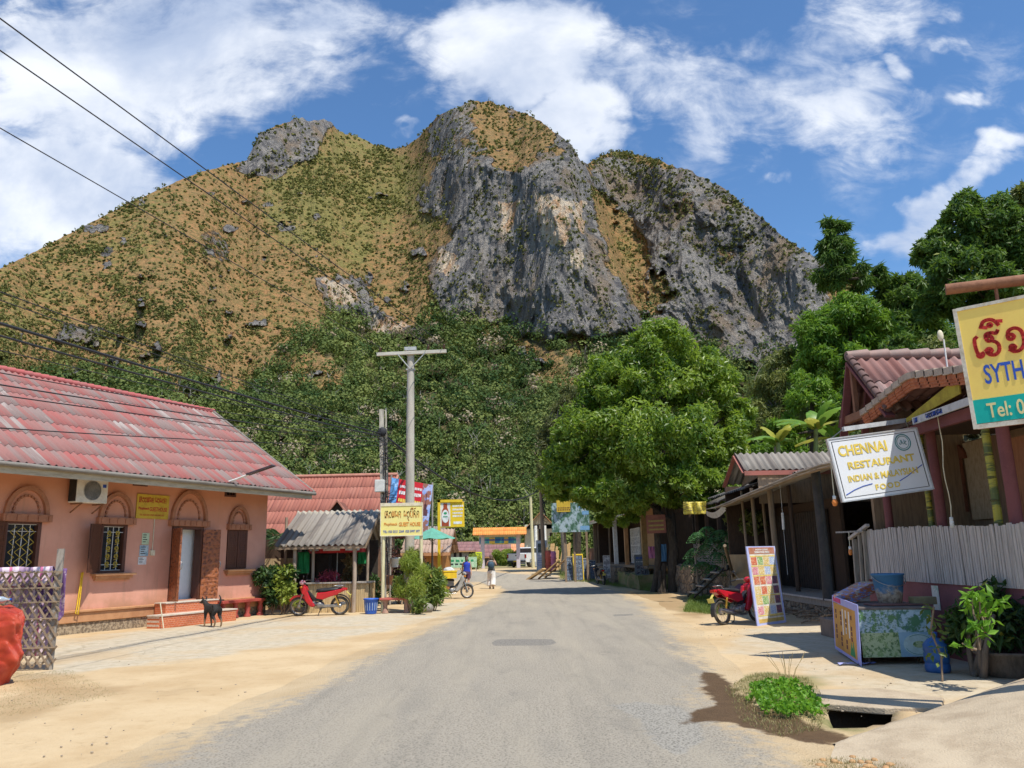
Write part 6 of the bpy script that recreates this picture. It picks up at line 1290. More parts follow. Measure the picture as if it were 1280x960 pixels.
TY=72.0;zt_g=zat(2,TY);tr=thing('pickup_truck','white pickup truck parked tail first beside the grey pillar sign','pickup',(XY(662,TY),TY+1.6,zt_g+.0),rad(64));WP=M('white_car_paint',(.74,.75,.76),(.66,.66,.66),rough=.3,bump=.01,coat=.5)
def prof_prism(mb,pr_,y0,y1):mb.prism([(x,y0,z)for x,z in pr_],(0,y1-y0,0));return mb
a=MB();prof_prism(a,[(-2.6,.55),(-2.6,1.15),(-2.55,1.2),(-.75,1.2),(-.75,1.22),(1.25,1.15),(2.35,1.02),(2.6,.85),(2.62,.5),(2.3,.42),(-2.5,.45)],-.9,.9);bdy=a.build('body',WP,tr,bevel=.06)
a=MB();prof_prism(a,[(-.85,1.18),(-.72,1.72),(.55,1.76),(1.2,1.18)],-.74,.74);cbn=a.build('cab',WP,tr,bevel=.06)
a=MB();a.obox((-.80,0,1.46),(.04,0,.18),(0,.60,0),(.012,0,-.003));a.build('rear_window',GLASS,cbn);a=MB()
for y_ in(-.745,.745):a.prism([(-.62,y_,1.24),(.95,y_,1.24),(.5,y_,1.64),(-.58,y_,1.64)],(0,.012 if y_>0 else-.012,0))
a.build('side_window',GLASS,cbn);a=MB();a.prism([(.58,-.62,1.70),(.58,.62,1.70),(1.16,.66,1.22),(1.16,-.66,1.22)],(.03,0,.02));a.build('windscreen',GLASS,cbn)
a=MB();a.box(-2.5,-.9,-.78,.78,1.16,1.205);a.build('load_bed',DARKIN,tr);a=MB();a.box(-2.615,-2.60,-.82,.82,.66,1.16);tg=a.build('tailgate',WP,tr,bevel=.02);a=MB();a.box(-2.63,-2.615,-.12,.12,.98,1.08);a.build('handle',BLACK,tg)
for y_ in(-1,1):
 a=MB();a.box(-2.63,-2.5,y_*.78,y_*.905,.80,1.12);a.build('tail_light',M('dark_red_lens',(.3,.02,.02),rough=.2,bump=0),tr,bevel=.01)
 a=MB();a.box(2.45,2.62,y_*.6,y_*.88,.72,.92);a.build('headlight',M('lamp_glass',(.75,.75,.72),rough=.1,bump=0),tr,bevel=.02)
 for x in(-1.55,1.6):
  a=MB();a.torus((x,y_*.80,.38),.27,.115,'y',28,10);w_=a.build('wheel',RUBBER,tr);a=MB();a.lathe([(0,-.06),(.19,-.06),(.2,.06),(0,.06)],n=16);a.v=[(p[0]+x,p[2]+y_*.84,p[1]+.38)for p in a.v];a.build('rim',STEEL,w_)
 a=MB();a.box(.75,.95,y_*.92,y_*1.1,1.18,1.34);a.build('mirror',BLACK,tr,bevel=.02)
a=MB();a.box(-2.74,-2.58,-.86,.86,.46,.60);a.box(2.56,2.70,-.86,.86,.42,.62);a.build('bumper',BLACK,tr,bevel=.03);a=MB();a.box(-2.755,-2.74,-.24,.24,.50,.60);a.build('number_plate',YEL,tr)
def hedge(name,label,px0,px1,Y,h,mat,n_,L,seed=1,cat='hedge',dep=1.0):
 x0,x1=XY(px0,Y),XY(px1,Y);r_=np.random.default_rng(seed);k_=max(6,int((x1-x0)/.5));z0_=zat(x0,Y);root=thing(name,label,cat,((x0+x1)/2,Y,z0_));c=np.stack([r_.uniform(x0,x1,k_*3)-(x0+x1)/2,r_.normal(size=k_*3)*dep*.4,r_.uniform(.2,h,k_*3)],1)
 V_,F__,tn_=clumps(c,.45,n_//(k_*3),L,L*.5,r_,.2,.3,.9);npmesh('foliage',V_,F__,mat,root,attrs={'tint':tn_});a=MB();rr=random.Random(seed)
 for i in range(k_):c_=c[i];limb(a,(c_[0],c_[1],-.1),tuple(c_),.03,.01,.1,3,rr,5)
 a.build('stems',WOOD,root);return root
hedge('hedge','sunlit yellow green hedge beyond the walkers left of the pickup',617,648,84,1.5,LYG,4200,.22,3);hedge('hedge','low yellow shrub at the foot of the lime yellow board',587,597,66,1.0,LYG,800,.18,4);hedge('hedge','green shrub on the bank right of the grey pillar sign',690,704,66,2.6,LMX,1600,.2,5)
bp=[(685.5,698,688,58,M('salmon_plastic',(.55,.12,.08),(.45,.09,.06)),'red plastic sheet bundle beside the grey pillar sign'),(691,705,689,58,M('pink_plastic',(.65,.22,.35),(.5,.15,.27)),'pink plastic barrel between the pillar sign and the wooden planks')]
for px_,y1,y0,Y,mt,lb in bp:z0_,z1_=PY(px_,y1,Y).z,PY(px_,y0,Y).z;b_=thing('barrel',lb,'barrel',(XY(px_,Y),Y,zat(0,Y)));a=MB();h_=z1_-zat(0,Y);a.lathe([(.2,0),(.25,.1*h_),(.22,.5*h_),(.25,.9*h_),(.2,h_),(0,h_)],n=18);a.build('barrel_body',mt,b_);a=MB();a.lathe([(.285,.3*h_),(.295,.33*h_),(.285,.36*h_)],n=18);a.lathe([(.285,.6*h_),(.295,.63*h_),(.285,.66*h_)],n=18);a.build('hoops',mt,b_)
ws=thing('wooden_steps','rough wooden steps leaning on the bank before the map board','steps',Gt(694,724),rad(-25));PLY=M('raw_plank',(.58,.38,.17),(.45,.28,.12),scale=3,stretch=(1,6,6),rough=.8)
for y_ in(-.45,.45):a=MB();a.bar((-.9,y_,.05),(.5,y_,1.15),.06,.22,up=(0,1,0));a.build('stringer',PLY,ws)
for i in range(4):a=MB();a.box(-.75+i*.34,-.45+i*.34,-.42,.42,.18+i*.26,.22+i*.26);a.build('tread',WOODD,ws)
a=MB();a.prism([Vector((-1.5,-1.1,.02)),Vector((-1.3,-1.1,.02)),Vector((-.3,-1.1,.62)),Vector((-.4,-1.1,.68))],(0,.5,0));a.build('ramp_boards',PLY,ws)
pk_=thing('plank_pile','stack of pale planks leaning upright beside the pink barrel','planks',Gt(698,712));a=MB()
for i in range(9):a.bar((-.9+i*.2,-.1,0),(-.7+i*.2+random.uniform(-.1,.1),.2,1.6+.3*math.sin(i)),.17,.03,up=(0,1,0))
a.build('planks',PLY,pk_)
def onX(px,py,X):d=ray(px,py);t_=X/d[0];return Vector((X,t_,EYE+d[2]*t_))
MAR=M('maroon_paint',(.20,.065,.065),(.15,.05,.05),scale=3,rough=.75,bump=.2)
MAR2=M('maroon_wall',(.27,.10,.11),(.20,.075,.08),scale=1.2,rough=.8,bump=.15)
ROOFM=roof_mat('pinkish_tile_roof',[(.26,.125,.105),(.30,.175,.155),(.22,.10,.085),(.36,.28,.255)],grime=(.13,.09,.08),streak=.5)
hs=thing('veranda_house','old house with a maroon base, picket fenced veranda and steep pinkish tiled gable','house',(8.8,13,0))
FX=6.62;FL=1.10
a=MB();a.box(FX,FX+.2,9.0,15.5,-.1,FL);a.box(FX+.2,12,15.3,15.5,-.1,FL);a.box(FX+.2,12,9.0,9.2,-.1,FL);a.build('base_wall',MAR2,hs,world=True)
a=MB();a.box(FX+.02,12,9.0,15.5,FL,FL+.06);a.build('veranda_floor',WOODD,hs,world=True)
pf=MB();pr_=random.Random(3);y_=9.1;n_=0
while y_<15.45:
 w_=.052;h_=1.965+pr_.uniform(-.015,.02)+.03*math.sin(y_);pf.obox((FX-.03+pr_.uniform(-.006,.006),y_+w_/2,(FL+h_)/2+.0),(.011,pr_.uniform(-.004,.004),0),(pr_.uniform(-.003,.003),w_*.44,0),(pr_.uniform(-.01,.01),pr_.uniform(-.006,.006),(h_-FL)/2));y_+=w_+.012+pr_.uniform(-.002,.004)
PALEW=M('bleached_slats',(.56,.51,.47),(.38,.34,.31),scale=3,stretch=(12,12,.8),rough=.9,bump=.4)
rl=thing('picket_fence','close row of bleached vertical slats along the raised veranda','fence',(FX,12.2,FL));pf.build('slats',PALEW,rl,world=True)
a=MB();a.bar((FX+.02,9.1,1.80),(FX+.02,15.45,1.80),.05,.04);a.build('rail',WOODG,rl,world=True);a=MB();a.bar((FX+.02,9.1,1.25),(FX+.02,15.45,1.25),.05,.04);a.build('rail',WOODG,rl,world=True)
sr_=thing('stair_gate','pale wooden stair railing with a sloping handrail at the far end of the slats','railing',(FX,15.9,0));p0,p1=onX(1067,673,6.55),onX(1084,660,6.55)
for q in((1068,674,712,.08),(1074,668,712,.05),(1080,663,712,.05)):
 t_=onX(q[0],q[1],6.55);b_=onX(q[0]+2,q[2],6.55);a=MB();a.bar(b_-Vector((0,0,.4)),t_,q[3],.06,up=(0,1,0));a.build('baluster',WOODG,sr_,world=True)
a=MB();a.bar(p0+Vector((-.03,.1,0)),p1+Vector((-.03,-.1,.05)),.07,.05);a.build('handrail',PALEW,sr_,world=True)
AP,FE,RE=Vector((6.35,14.64,5.17)),Vector((6.35,13.30,3.92)),Vector((6.35,15.45,3.95));L_=6.0
a=MB();wavy(a,FE,(L_,0,0),AP-FE,31,rows=2,amp=.03,lap=.02);wavy(a,RE,(L_,0,0),AP-RE,31,rows=2,amp=.03);rf_=a.build('roof',ROOFM,hs,world=True)
a=MB()
for i in range(16):x=6.3+i*.38;a.tube([(x,AP.y,AP.z+.03),(x+.40,AP.y,AP.z+.05)],[.09,.11],10)
a.build('ridge_cap',M('ridge_grey_red',(.30,.19,.16),(.22,.16,.14),scale=4),rf_,world=True)
a=MB()
for i in range(9):
 p,q=AP.lerp(FE,i/9),AP.lerp(FE,(i+1)/9+.02);a.tube([p+Vector((-.02,0,.03)),q+Vector((-.02,0,.06))],[.06,.075],8)
a.build('verge_tiles',ROOFM,rf_,world=True)
a=MB();a.bar(AP+Vector((0,0,-.10)),FE+Vector((0,0,-.10)),.05,.16,up=(1,0,0));a.bar(AP+Vector((0,0,-.10)),RE+Vector((0,0,-.6)),.05,.14,up=(1,0,0));a.bar(AP+Vector((.4,0,-.10)),RE+Vector((.4,0,-.6)),.05,.12,up=(1,0,0));a.build('barge_board',MAR,rf_,world=True)
a=MB();a.prism([(6.9,13.5,3.8),(6.9,15.35,3.8),(6.9,14.64,4.95)],(.08,0,0));a.build('gable_wall',WOODD,hs,world=True)
a=MB();a.bar((6.38,13.6,4.05),(6.38,15.3,4.05),.10,.14);a.bar((6.38,14.64,4.1),(6.38,14.64,5.0),.08,.08);a.build('tie_beam',M('rusty_timber',(.28,.13,.075),(.2,.09,.05),scale=4),hs,world=True)
A2,R2,F2=Vector((6.3,12.35,4.27)),Vector((6.3,14.15,3.98)),Vector((6.3,9.2,3.75))
a=MB();wavy(a,R2,(L_,0,0),A2-R2,31,rows=2,amp=.028);wavy(a,F2,(L_,0,0),A2-F2,31,rows=4,amp=.028);pr2=a.build('porch_roof',ROOFM,hs,world=True)
CAP=M('cream_cap_tiles',(.50,.40,.31),(.36,.27,.21),scale=6,rough=.85);ORT=M('orange_clay_tiles',(.46,.16,.075),(.32,.10,.05),scale=9,rough=.85,bump=.6)
for P_,Q_,nn in((A2,R2,7),(A2,F2,12)):
 a=MB();b2=MB()
 for i in range(nn):
  p,q=P_.lerp(Q_,i/nn),P_.lerp(Q_,(i+1)/nn+.01);a.bar(p+Vector((-.03,0,.03)),q+Vector((-.03,0,.055)),.10,.09,up=(1,0,0))
  for k in range(3):b2.bar(p+Vector((-.02+.015*k,0,-.055-.045*k)),q+Vector((-.02+.015*k,0,-.04-.045*k)),.07,.035,up=(1,0,0))
 a.build('verge_caps',CAP,pr2,world=True);b2.build('verge_tiles',ORT,pr2,world=True)
a=MB();a.box(6.45,12,9.3,14.1,3.60,3.66);a.build('ceiling',WOODD,hs,world=True)
a=MB();a.bar((6.5,9.3,3.5),(6.5,14.3,3.5),.09,.16);a.build('wall_plate',MAR,hs,world=True)
PAN=M('tan_bamboo_weave',(.52,.40,.25),(.38,.27,.15),scale=9,stretch=(1,3,1),rough=.85,bump=.4)
YW=14.0
a=MB();a.box(7.6,12,9.1,9.2,FL,3.6)if False else a.box(8.6,8.7,9.2,15.3,FL+.06,3.6);a.box(6.75,8.6,15.2,15.3,FL+.06,3.9);a.build('room_wall',M('dark_tan_boards',(.30,.20,.12),(.20,.13,.08),scale=3,stretch=(8,8,1)),hs,world=True)
def panelX(X,pL,pR,yT,yB,mat,name,th=.06,parent=hs):
 A_,B_=onX(pL,(yT+yB)/2,X),onX(pR,(yT+yB)/2,X);zt_,zb_=onX(pL,yT,X).z,onX(pR,yB,X).z;a=MB();a.box(X,X+th,B_.y,A_.y,zb_,zt_);return a.build(name,mat,parent,world=True)
panelX(8.52,1209,1240,553,648,PAN,'woven_panel');panelX(8.54,1165,1209,560,648,M('brown_panel',(.28,.17,.09),(.2,.11,.06),scale=4),'boarded_panel')
dr_=panelX(8.46,1184,1204,575,640,M('arched_door_wood',(.20,.07,.035),(.13,.045,.025),scale=4),'door',.05)
c_=onX(1194,575,8.46);a=MB();a.prism([(8.46,c_.y+.33*math.cos(rad(q)),c_.z+.30*math.sin(rad(q)))for q in range(0,181,20)],(.05,0,0));a.build('door_arch',MATS['arched_door_wood'],dr_,world=True)
panelX(7.6,1262,1330,548,660,M('orange_door',(.36,.15,.07),(.28,.11,.05),scale=4,stretch=(6,6,1)),'side_door',.06)
GBAM=M('green_yellow_bamboo',(.40,.36,.05),(.10,.13,.04),scale=3.0,stretch=(.3,.3,2.4),rough=.5,lo=.46,hi=.54,bump=.05)
for px_,X_,r__,mt,nm in((1170,6.75,.075,MAR,'post'),(1157,6.72,.045,GBAM,'bamboo_post'),(1262,6.75,.085,MAR,'post'),(1240,6.74,.055,GBAM,'bamboo_post'),(1105,6.75,.07,MAR,'post')):
 p=onX(px_,600,X_);a=MB();a.tube([(X_,p.y,FL),(X_+.01,p.y,2.3),(X_,p.y,3.62)],[r__*1.08,r__,r__],12)
 if nm=='bamboo_post':
  a.cm=1
  for k in range(8):a.lathe([(r__*.9,0),(r__*1.18,.02),(r__*.9,.04)],(X_,p.y,FL+.2+k*.32),12)
 a.build(nm,[mt,M('bamboo_node',(.12,.12,.04))],hs,world=True)
bmL,bmR=onX(1141,531,6.28),onX(1203,509,6.28);bmT=onX(1141,522,6.28);bq=Board(bmL,bmR,bmL+(bmT-bmL));lb_=thing('lettered_board','long pale board painted with dark letters under the porch eave','sign',bmL);a=MB();bq.rect(a,0,1.6,0,1,-.03,0);a.build('board',M('grey_white_board',(.58,.56,.54),(.42,.4,.38)),lb_,world=True)
a=MB();lao(bq,a,'bn',.04,.15,bq.h*.7,.010);lao(bq,a,'pkobnkepk',.30,.15,bq.h*.7,.011);a.build('lettering',INKB,lb_,world=True)
a=MB();p,q=onX(1133,528,6.32),onX(1200,492,6.32);a.prism([p,q,q+Vector((0,0,.24)),p+Vector((0,0,.06))],(.02,0,0));tag(a.build('yellow_cloth',M('yellow_cloth',(.42,.33,.04),(.3,.22,.03),rough=.9),origin=tuple(p)),'dull yellow strip of cloth above the lettered board','cloth')
an=thing('antenna_pole','thin white pole with a grey knob standing on the pinkish roof','pole',PY(1187,480,11.9));z0_=an.location.z;z1_=PY(1186,424,11.9).z;a=MB();a.tube([(0,0,-.15),(0,0,z1_-z0_)],.012,6);a.build('pole',WHITE,an);a=MB();a.ball((-.04,0,z1_-z0_+.06),(.05,.03,.09),8,6);a.build('knob',CREAM,an)
def bulb(name,label,top,bot,mat,wob=.0,r__=.045):
 r=thing(name,label,'light bulb',bot,0,'bulbs hanging on cords');a=MB();t_=Vector(top)-Vector(bot);a.tube([(t_.x*k/8+wob*math.sin(k*1.3)*(0<k<8),t_.y*k/8,.07+(t_.z-.07)*k/8)for k in range(9)],.008,5);a.build('cord',CREAM,r);a=MB();a.lathe([(.0,-.06),(.03,-.05),(r__,0),(.03,.04),(.02,.05)],n=14);a.build('bulb',mat,r);a=MB();a.lathe([(.022,.045),(.026,.05),(.026,.10),(0,.10)],n=12);a.build('socket',WHITE,r);return r
ORB=M('orange_glass',(.75,.25,.05),(.65,.2,.04),rough=.15,bump=0)
bulb('hanging_bulb','orange tipped bulb on a long cord at the left edge of the restaurant board',PY(1036,553,12.3),PY(1043.5,628,12.3),ORB);bulb('hanging_bulb','small orange bulb on a short cord before the stair railing',PY(1061,665,15.2),PY(1063,690,15.2),ORB,r__=.035)
bulb('hanging_bulb','white bulb on a long wavy cord under the lettered board',PY(1172,520,12.0),PY(1190,655,12.0),WHITE,.02,.03);bulb('hanging_bulb','dark bulb hanging in front of the orange side door',onX(1258,548,7.3),onX(1262,572,7.3),WHITE,0,.03)
a=MB();a.bar(PY(1045,665.5,15.25),PY(1078,664,15.25),.03);tag(a.build('cross_stick',PALEW,origin=tuple(PY(1045,665.5,15.25))),'pale horizontal stick reaching out from the stair railing','stick')
ppw=[(1167,1177,733,763)]
A_,B_=onX(1167.5,762,FX-.01),onX(1176,763,FX-.01);bqp=Board(A_,B_,onX(1167.5,732,FX-.01));nt=board_thing('notice','small green and white poster on the maroon wall behind the cart','notice',bqp,.004,photo_mat('poster_green',[(.60,.66,.60),(.35,.55,.45),(.7,.72,.66)],6))
YY=8.0;bl,br=PY(1218.5,535,YY),PY(1280,527.5,7.74);dirx=(br-bl).normalized();br2=bl+dirx*2.05;tl=PY(1189,389,YY+.02)
sb=Board(bl,br2,tl);sg=thing('guest_house_lightbox','large yellow and turquoise light box sign hanging from a rusty pipe','sign',sb.p(.5,0))
FACE=M('sign_cream_yellow',(.90,.66,.15),(.86,.60,.14),scale=2,rough=.4,bump=.01)
a=MB();sb.rect(a,0,1,0,1,-.20,-.01);a.build('box',MAR,sg,world=True,bevel=.008)
a=MB();sb.rect(a,.008,.992,.03,.985,-.01,.004);a.build('face',FACE,sg,world=True);a=MB();sb.rect(a,.012,.988,.03,.225,.004,.007);a.build('turquoise_band',M('turquoise_paint',(.0,.42,.36),(.0,.38,.33),bump=0),sg,world=True)
a=MB();[sb.rect(a,*q,-.012,.014)for q in((-.006,.012,-.01,1.01),(.012,1.0,.985,1.012),(.012,1.0,-.012,.025))];a.build('trim',M('worn_white_trim',(.66,.62,.53),(.45,.38,.28),scale=9),sg,world=True)
h_=sb.h
REDL=M('sign_red',(.62,.03,.02),bump=0,rough=.4);BLUL=M('sign_blue',(.03,.10,.50),bump=0,rough=.4)
a=MB()
def glyph(pts_list,wd,u0,v0,sc):
 for ln in pts_list:
  ln=smooth(ln)
  P_=[sb.p(0,0,.010)+sb.x*(u0+x*sc)+sb.y*(v0+y*sc)for x,y in ln]
  for p,q in zip(P_[:-1],P_[1:]):k=(q-p).normalized()*wd*.38;a.bar(p-k,q+k,wd,.004,up=sb.n)
gs_=.255;v0_=h_*.56;wdl=.034
glyph([[(.16,.86),(.06,.78),(.08,.30),(.16,.10)]+arc(.20,.14,.09,180,400,7)],wdl,.115,v0_,gs_)
glyph([arc(.24,.72,.10,0,350,8),[(.12,.78),(.14,.93),(.34,.95),(.50,.88),(.56,.98)],[(.30,.64),(.52,.48),(.52,.18),(.34,.02),(.12,.10),(.06,.28)],arc(.16,.24,.09,0,350,7),[(.02,1.24),(.14,1.48),(.46,1.48),(.62,1.22)],[(.02,1.24),(.20,1.18)],arc(.34,1.26,.05,0,360,6),[(.62,1.36),(.74,1.34)]],wdl,.205,v0_,gs_)
glyph([[(.10,.72),(.16,.92),(.40,.98),(.60,.80),(.62,.35),(.48,.08),(.26,.02),(.10,.14)],arc(.20,.64,.10,0,360,8),arc(.20,.22,.08,0,360,7)],wdl,.40,v0_,gs_)
glyph([[(.12,.98),(.12,.20),(.20,.04)],arc(.20,.12,.09,0,360,7),[(.20,.04),(.44,.20),(.56,.04),(.60,.95)]],wdl,.605,v0_,gs_)
a.build('lettering',REDL,sg,world=True)
sb.text('SYTHA',.190,.42,.19,BLUL,sg,.008,.004,.45,0)
sb.text('Tel: 030',.178,.125,.145,M('sign_letter_cream',(.80,.70,.34),bump=0),sg,.010,.003,.46)
p0=PY(1182,362,8.02);dirp=(PY(1280,350,7.74)-p0).normalized();RUST=M('rusty_pipe',(.27,.125,.07),(.18,.08,.045),scale=7,rough=.85,bump=.5)
pe=p0+dirp*2.6;pi_=thing('rusty_pipe','thick rusty pipe on a post that carries the large yellow sign','pipe',(pe.x,pe.y,0));a=MB();a.tube([p0,pe],.057,18);a.build('pipe_arm',RUST,pi_,world=True);a=MB();a.tube([(pe.x,pe.y,-.1),tuple(pe)],.057,16);a.build('upright',RUST,pi_,world=True)
for s_ in(.45,1.5):q=p0+dirp*s_;a=MB();a.bar(q,q-Vector((0,0,.22)),.03,.02);a.build('hanger',RUST,pi_,world=True)
cBL,cBR,cTL=PY(1054,626.5,12.2),PY(1166,610.5,12.35),PY(1038,549.5,12.25);cb_=Board(cBL,cBR,cTL)
ch=thing('restaurant_sign','tilted white framed board lettered in yellow for an Indian and Malaysian restaurant','sign',cb_.p(.5,0));a=MB();cb_.rect(a,0,1,0,1,-.035,0);a.build('board',M('white_signboard',(.74,.76,.79),(.70,.72,.76),scale=2,rough=.45,bump=.01),ch,world=True)
a=MB();[cb_.rect(a,*q,-.045,.012)for q in((-.012,.004,-.015,1.015),(.996,1.012,-.015,1.015),(.004,.996,1,1.02),(.004,.996,-.02,0))];a.build('frame',M('alu_frame',(.62,.62,.62),(.5,.5,.5),rough=.4,metal=.5),ch,world=True)
a=MB();[cb_.rect(a,*q,.0,.003)for q in((.028,.036,.04,.96),(.964,.972,.04,.96),(.036,.964,.952,.96),(.036,.964,.04,.048))];a.build('border_line',INK,ch,world=True)
cb_.text('CHENNAI',.35,.79,.155,INKY,ch,.005,.006,.80);cb_.text('RESTAURANT',.52,.54,.105,INKY,ch,.005,.004,1.10);cb_.text('INDIAN & MALAYSIAN',.50,.33,.095,INKY,ch,.005,.003,1.14);cb_.text('FOOD',.52,.145,.080,INKY,ch,.005,.003,.40,space=1.25)
a=MB()
for ln in([(.05,.09),(.15,.15),(.25,.19),(.36,.21)],[(.66,.19),(.76,.25),(.86,.33),(.955,.40)]):
 for(u0,v0),(u1,v1)in zip(ln[:-1],ln[1:]):a.bar(cb_.p(u0,v0,.005),cb_.p(u1,v1,.005),.012,.003,up=cb_.n)
a.build('blue_sweep',BLUL,ch,world=True)
TEAL=M('teal_ink',(.02,.22,.22),bump=0);a=MB();cc_=cb_.p(.81,.80,.005)
for R_,w_ in((.125,.014),(.098,.007)):
 P_=[cc_+cb_.x*R_*math.cos(rad(q))+cb_.y*R_*math.sin(rad(q))for q in range(0,361,15)]
 for p,q in zip(P_[:-1],P_[1:]):a.bar(p,q,w_,.003,up=cb_.n)
a.build('round_emblem',TEAL,ch,world=True)
e_=cb_.text('\u062d\u0644\u0627\u0644'[::-1],.81,.80,.052,TEAL,ch,.006,.001,.125)
pl0,pl1=PY(1054,536.5,12.5),PY(1150,523,12.9);sp_=thing('sign_arm','pale metal arm above the restaurant board','bracket',pl1);a=MB();a.bar(pl0,pl1,.05,.07);a.build('arm',M('pale_metal',(.55,.57,.58),(.4,.41,.42),rough=.5),sp_,world=True);a=MB();a.bar(pl0,cb_.p(.02,1),.012);a.bar(pl0.lerp(pl1,.8),cb_.p(.92,1),.012);a.build('wire',STEEL,sp_,world=True)
a=MB();a.tube(sag(pl1,(6.8,13.5,3.3),.0,3),.02,6);a.build('stay',STEEL,sp_,world=True)
sh=thing('restaurant_shelter','open fronted dark wooden restaurant on a raised platform with sagging sheet awnings','shelter',(9.9,23,0))
a=MB();a.box(7.42,13.5,18.35,28.8,.31,.49);a.build('floor',WOODG,sh,world=True)
STW,t,b=newmat('rubble_stone');co=t.coord();vd=t.voro(co,4.2,feature='DISTANCE_TO_EDGE');vc=t.voro(co,4.2,out='Color');n1=t.noise(co,9,5,.6)
c=t.mix(t.ramp(t.new('ShaderNodeSeparateColor',ins={0:vc}).outputs[0],.2,.8),(.36,.27,.18),(.24,.18,.125));c=t.mix(t.ramp(n1,.4,.7,0,.6),c,(.16,.12,.09));c=t.mix(t.ramp(vd,.06,.02),c,(.10,.08,.06));t.put(b.inputs['Base Color'],c);b.inputs['Roughness'].default_value=.92;t.put(b.inputs['Normal'],t.bump(t.m('ADD',t.ramp(vd,0,.15),t.m('MULTIPLY',n1,.4)),.9,.05))
def rough_box(name,x0,x1,y0,y1,z0,z1,mat,parent=None,sub=.18,amp=.06,label=None,cat=None):
 """a bank or wall with an uneven face"""
 P_=[];Fc=[]
 def face(o,u,v,nu_,nv_):
  k=len(P_)
  for j in range(nv_+1):
   for i in range(nu_+1):P_.append(o+u*(i/nu_)+v*(j/nv_))
  for j in range(nv_):
   for i in range(nu_):Fc.append((k+j*(nu_+1)+i,k+j*(nu_+1)+i+1,k+(j+1)*(nu_+1)+i+1,k+(j+1)*(nu_+1)+i))
 nx_,ny_,nz_=[max(2,int(d/sub))for d in(x1-x0,y1-y0,z1-z0)]
 X_,Y__,Z__=np.array([x1-x0,0,0.]),np.array([0,y1-y0,0.]),np.array([0,0,z1-z0])
 face(np.array([x0,y0,z0]),X_,Z__,nx_,nz_);face(np.array([x0,y1,z0]),-Y__,Z__,ny_,nz_);face(np.array([x1,y0,z0]),Y__,Z__,ny_,nz_);face(np.array([x0,y0,z1]),X_,Y__,nx_,ny_)
 P=np.array(P_);dsp=np.stack([fbm(P[:,0]*2.2+k*9,P[:,1]*2.2,P[:,2]*2.2,3,seed=33+k)for k in range(3)],1)*amp;P=P+dsp
 o=npmesh(name,P,np.array(Fc),mat,parent,smooth=True,origin=((x0+x1)/2,(y0+y1)/2,0)if parent is None else None)
 if parent is not None:o.data.transform(W2L(parent))
 if label:tag(o,label,cat)
 return o
rough_box('plinth',7.44,13.4,18.4,28.7,-.05,.31,STW,sh)
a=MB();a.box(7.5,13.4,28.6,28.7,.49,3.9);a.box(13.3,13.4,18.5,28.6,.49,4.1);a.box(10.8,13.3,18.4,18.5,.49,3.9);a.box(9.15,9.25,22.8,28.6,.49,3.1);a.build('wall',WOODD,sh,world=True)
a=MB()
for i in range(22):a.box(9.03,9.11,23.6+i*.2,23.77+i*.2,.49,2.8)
a.build('inner_boards',M('blackish_boards',(.06,.045,.035),(.04,.03,.025),scale=5),sh,world=True)  # inner boards in a near-black brown
ed=[onX(*p,6.9)for p in((882,637),(893,635),(905,630),(922,623),(940,615),(970,603),(1000,590),(1025,582),(1045,577))]
AWN=M('awning_sheet',(.48,.42,.34),(.34,.28,.22),scale=1.3,stretch=(1,1,1),rough=.8,bump=.3)
a=MB();a.sm=True;vs=[]
for i,p in enumerate(ed):
 for j in range(6):t_=j/5;vs.append((p.x+1.9*t_,p.y+.05*math.sin(i*2.+j),p.z+.50*t_-.10*math.sin(t_*math.pi)+.02*math.sin(i*3.1+j)))
a.add(vs,[(i*6+j,i*6+j+1,(i+1)*6+j+1,(i+1)*6+j)for i in range(len(ed)-1)for j in range(5)]);aw=a.build('awning',AWN,sh,world=True);sd=aw.modifiers.new('s','SOLIDIFY');sd.thickness=.03
a=MB()
for i in range(2,len(ed)-1):p,q=ed[i],ed[i+1];a.bar(p+Vector((-.02,.05,-.09+.02*(i%2))),q+Vector((-.02,-.05,-.08)),.03,.15,up=(1,0,0))
a.build('awning_board',M('tan_board',(.42,.32,.22),(.28,.2,.13),scale=3,stretch=(6,1,6)),aw,world=True)
a=MB();p,q=ed[0],ed[2]
a.sm=True;vs=[]
for i in range(13):
 for j in range(5):s_=i/12;pt=Vector(p).lerp(Vector(q),s_);vs.append((pt.x-.02+.05*j*.3,pt.y,pt.z-.02-.16*math.sin(s_*math.pi)*(1)-.05*j))
a.add(vs,[(i*5+j,i*5+j+1,(i+1)*5+j+1,(i+1)*5+j)for i in range(12)for j in range(4)]);a.build('canvas',M('pale_canvas',(.52,.48,.42),(.4,.36,.3)),sh,world=True)
AP2,FE2,RE2=onX(918,567,7.25),onX(930,588,7.25),onX(905,606,7.25);a=MB();wavy(a,FE2,(7,0,0),AP2-FE2,34,rows=1,amp=.03);wavy(a,RE2,(7,0,0),AP2-RE2,34,rows=1,amp=.03);ur=a.build('roof',ROOFG,sh,world=True)
a=MB();a.bar(FE2+Vector((0,-.02,-.09)),FE2+Vector((7,-.02,-.09)),.03,.14);a.bar(AP2+Vector((0,0,-.08)),FE2+Vector((0,0,-.08)),.03,.13,up=(1,0,0));a.bar(AP2+Vector((0,0,-.08)),RE2+Vector((0,0,-.08)),.03,.13,up=(1,0,0));a.build('fascia',M('faded_red_fascia',(.36,.12,.09),(.26,.1,.075),scale=3),ur,world=True)
a=MB();a.prism([(7.8,FE2.y+.1,FE2.z-.15),(7.8,RE2.y-.1,RE2.z-.1),(7.8,AP2.y,AP2.z-.15)],(.05,0,0));a.box(7.7,13.9,FE2.y+.1,FE2.y+.16,3.1,FE2.z);a.build('gable_boards',WOOD,sh,world=True)
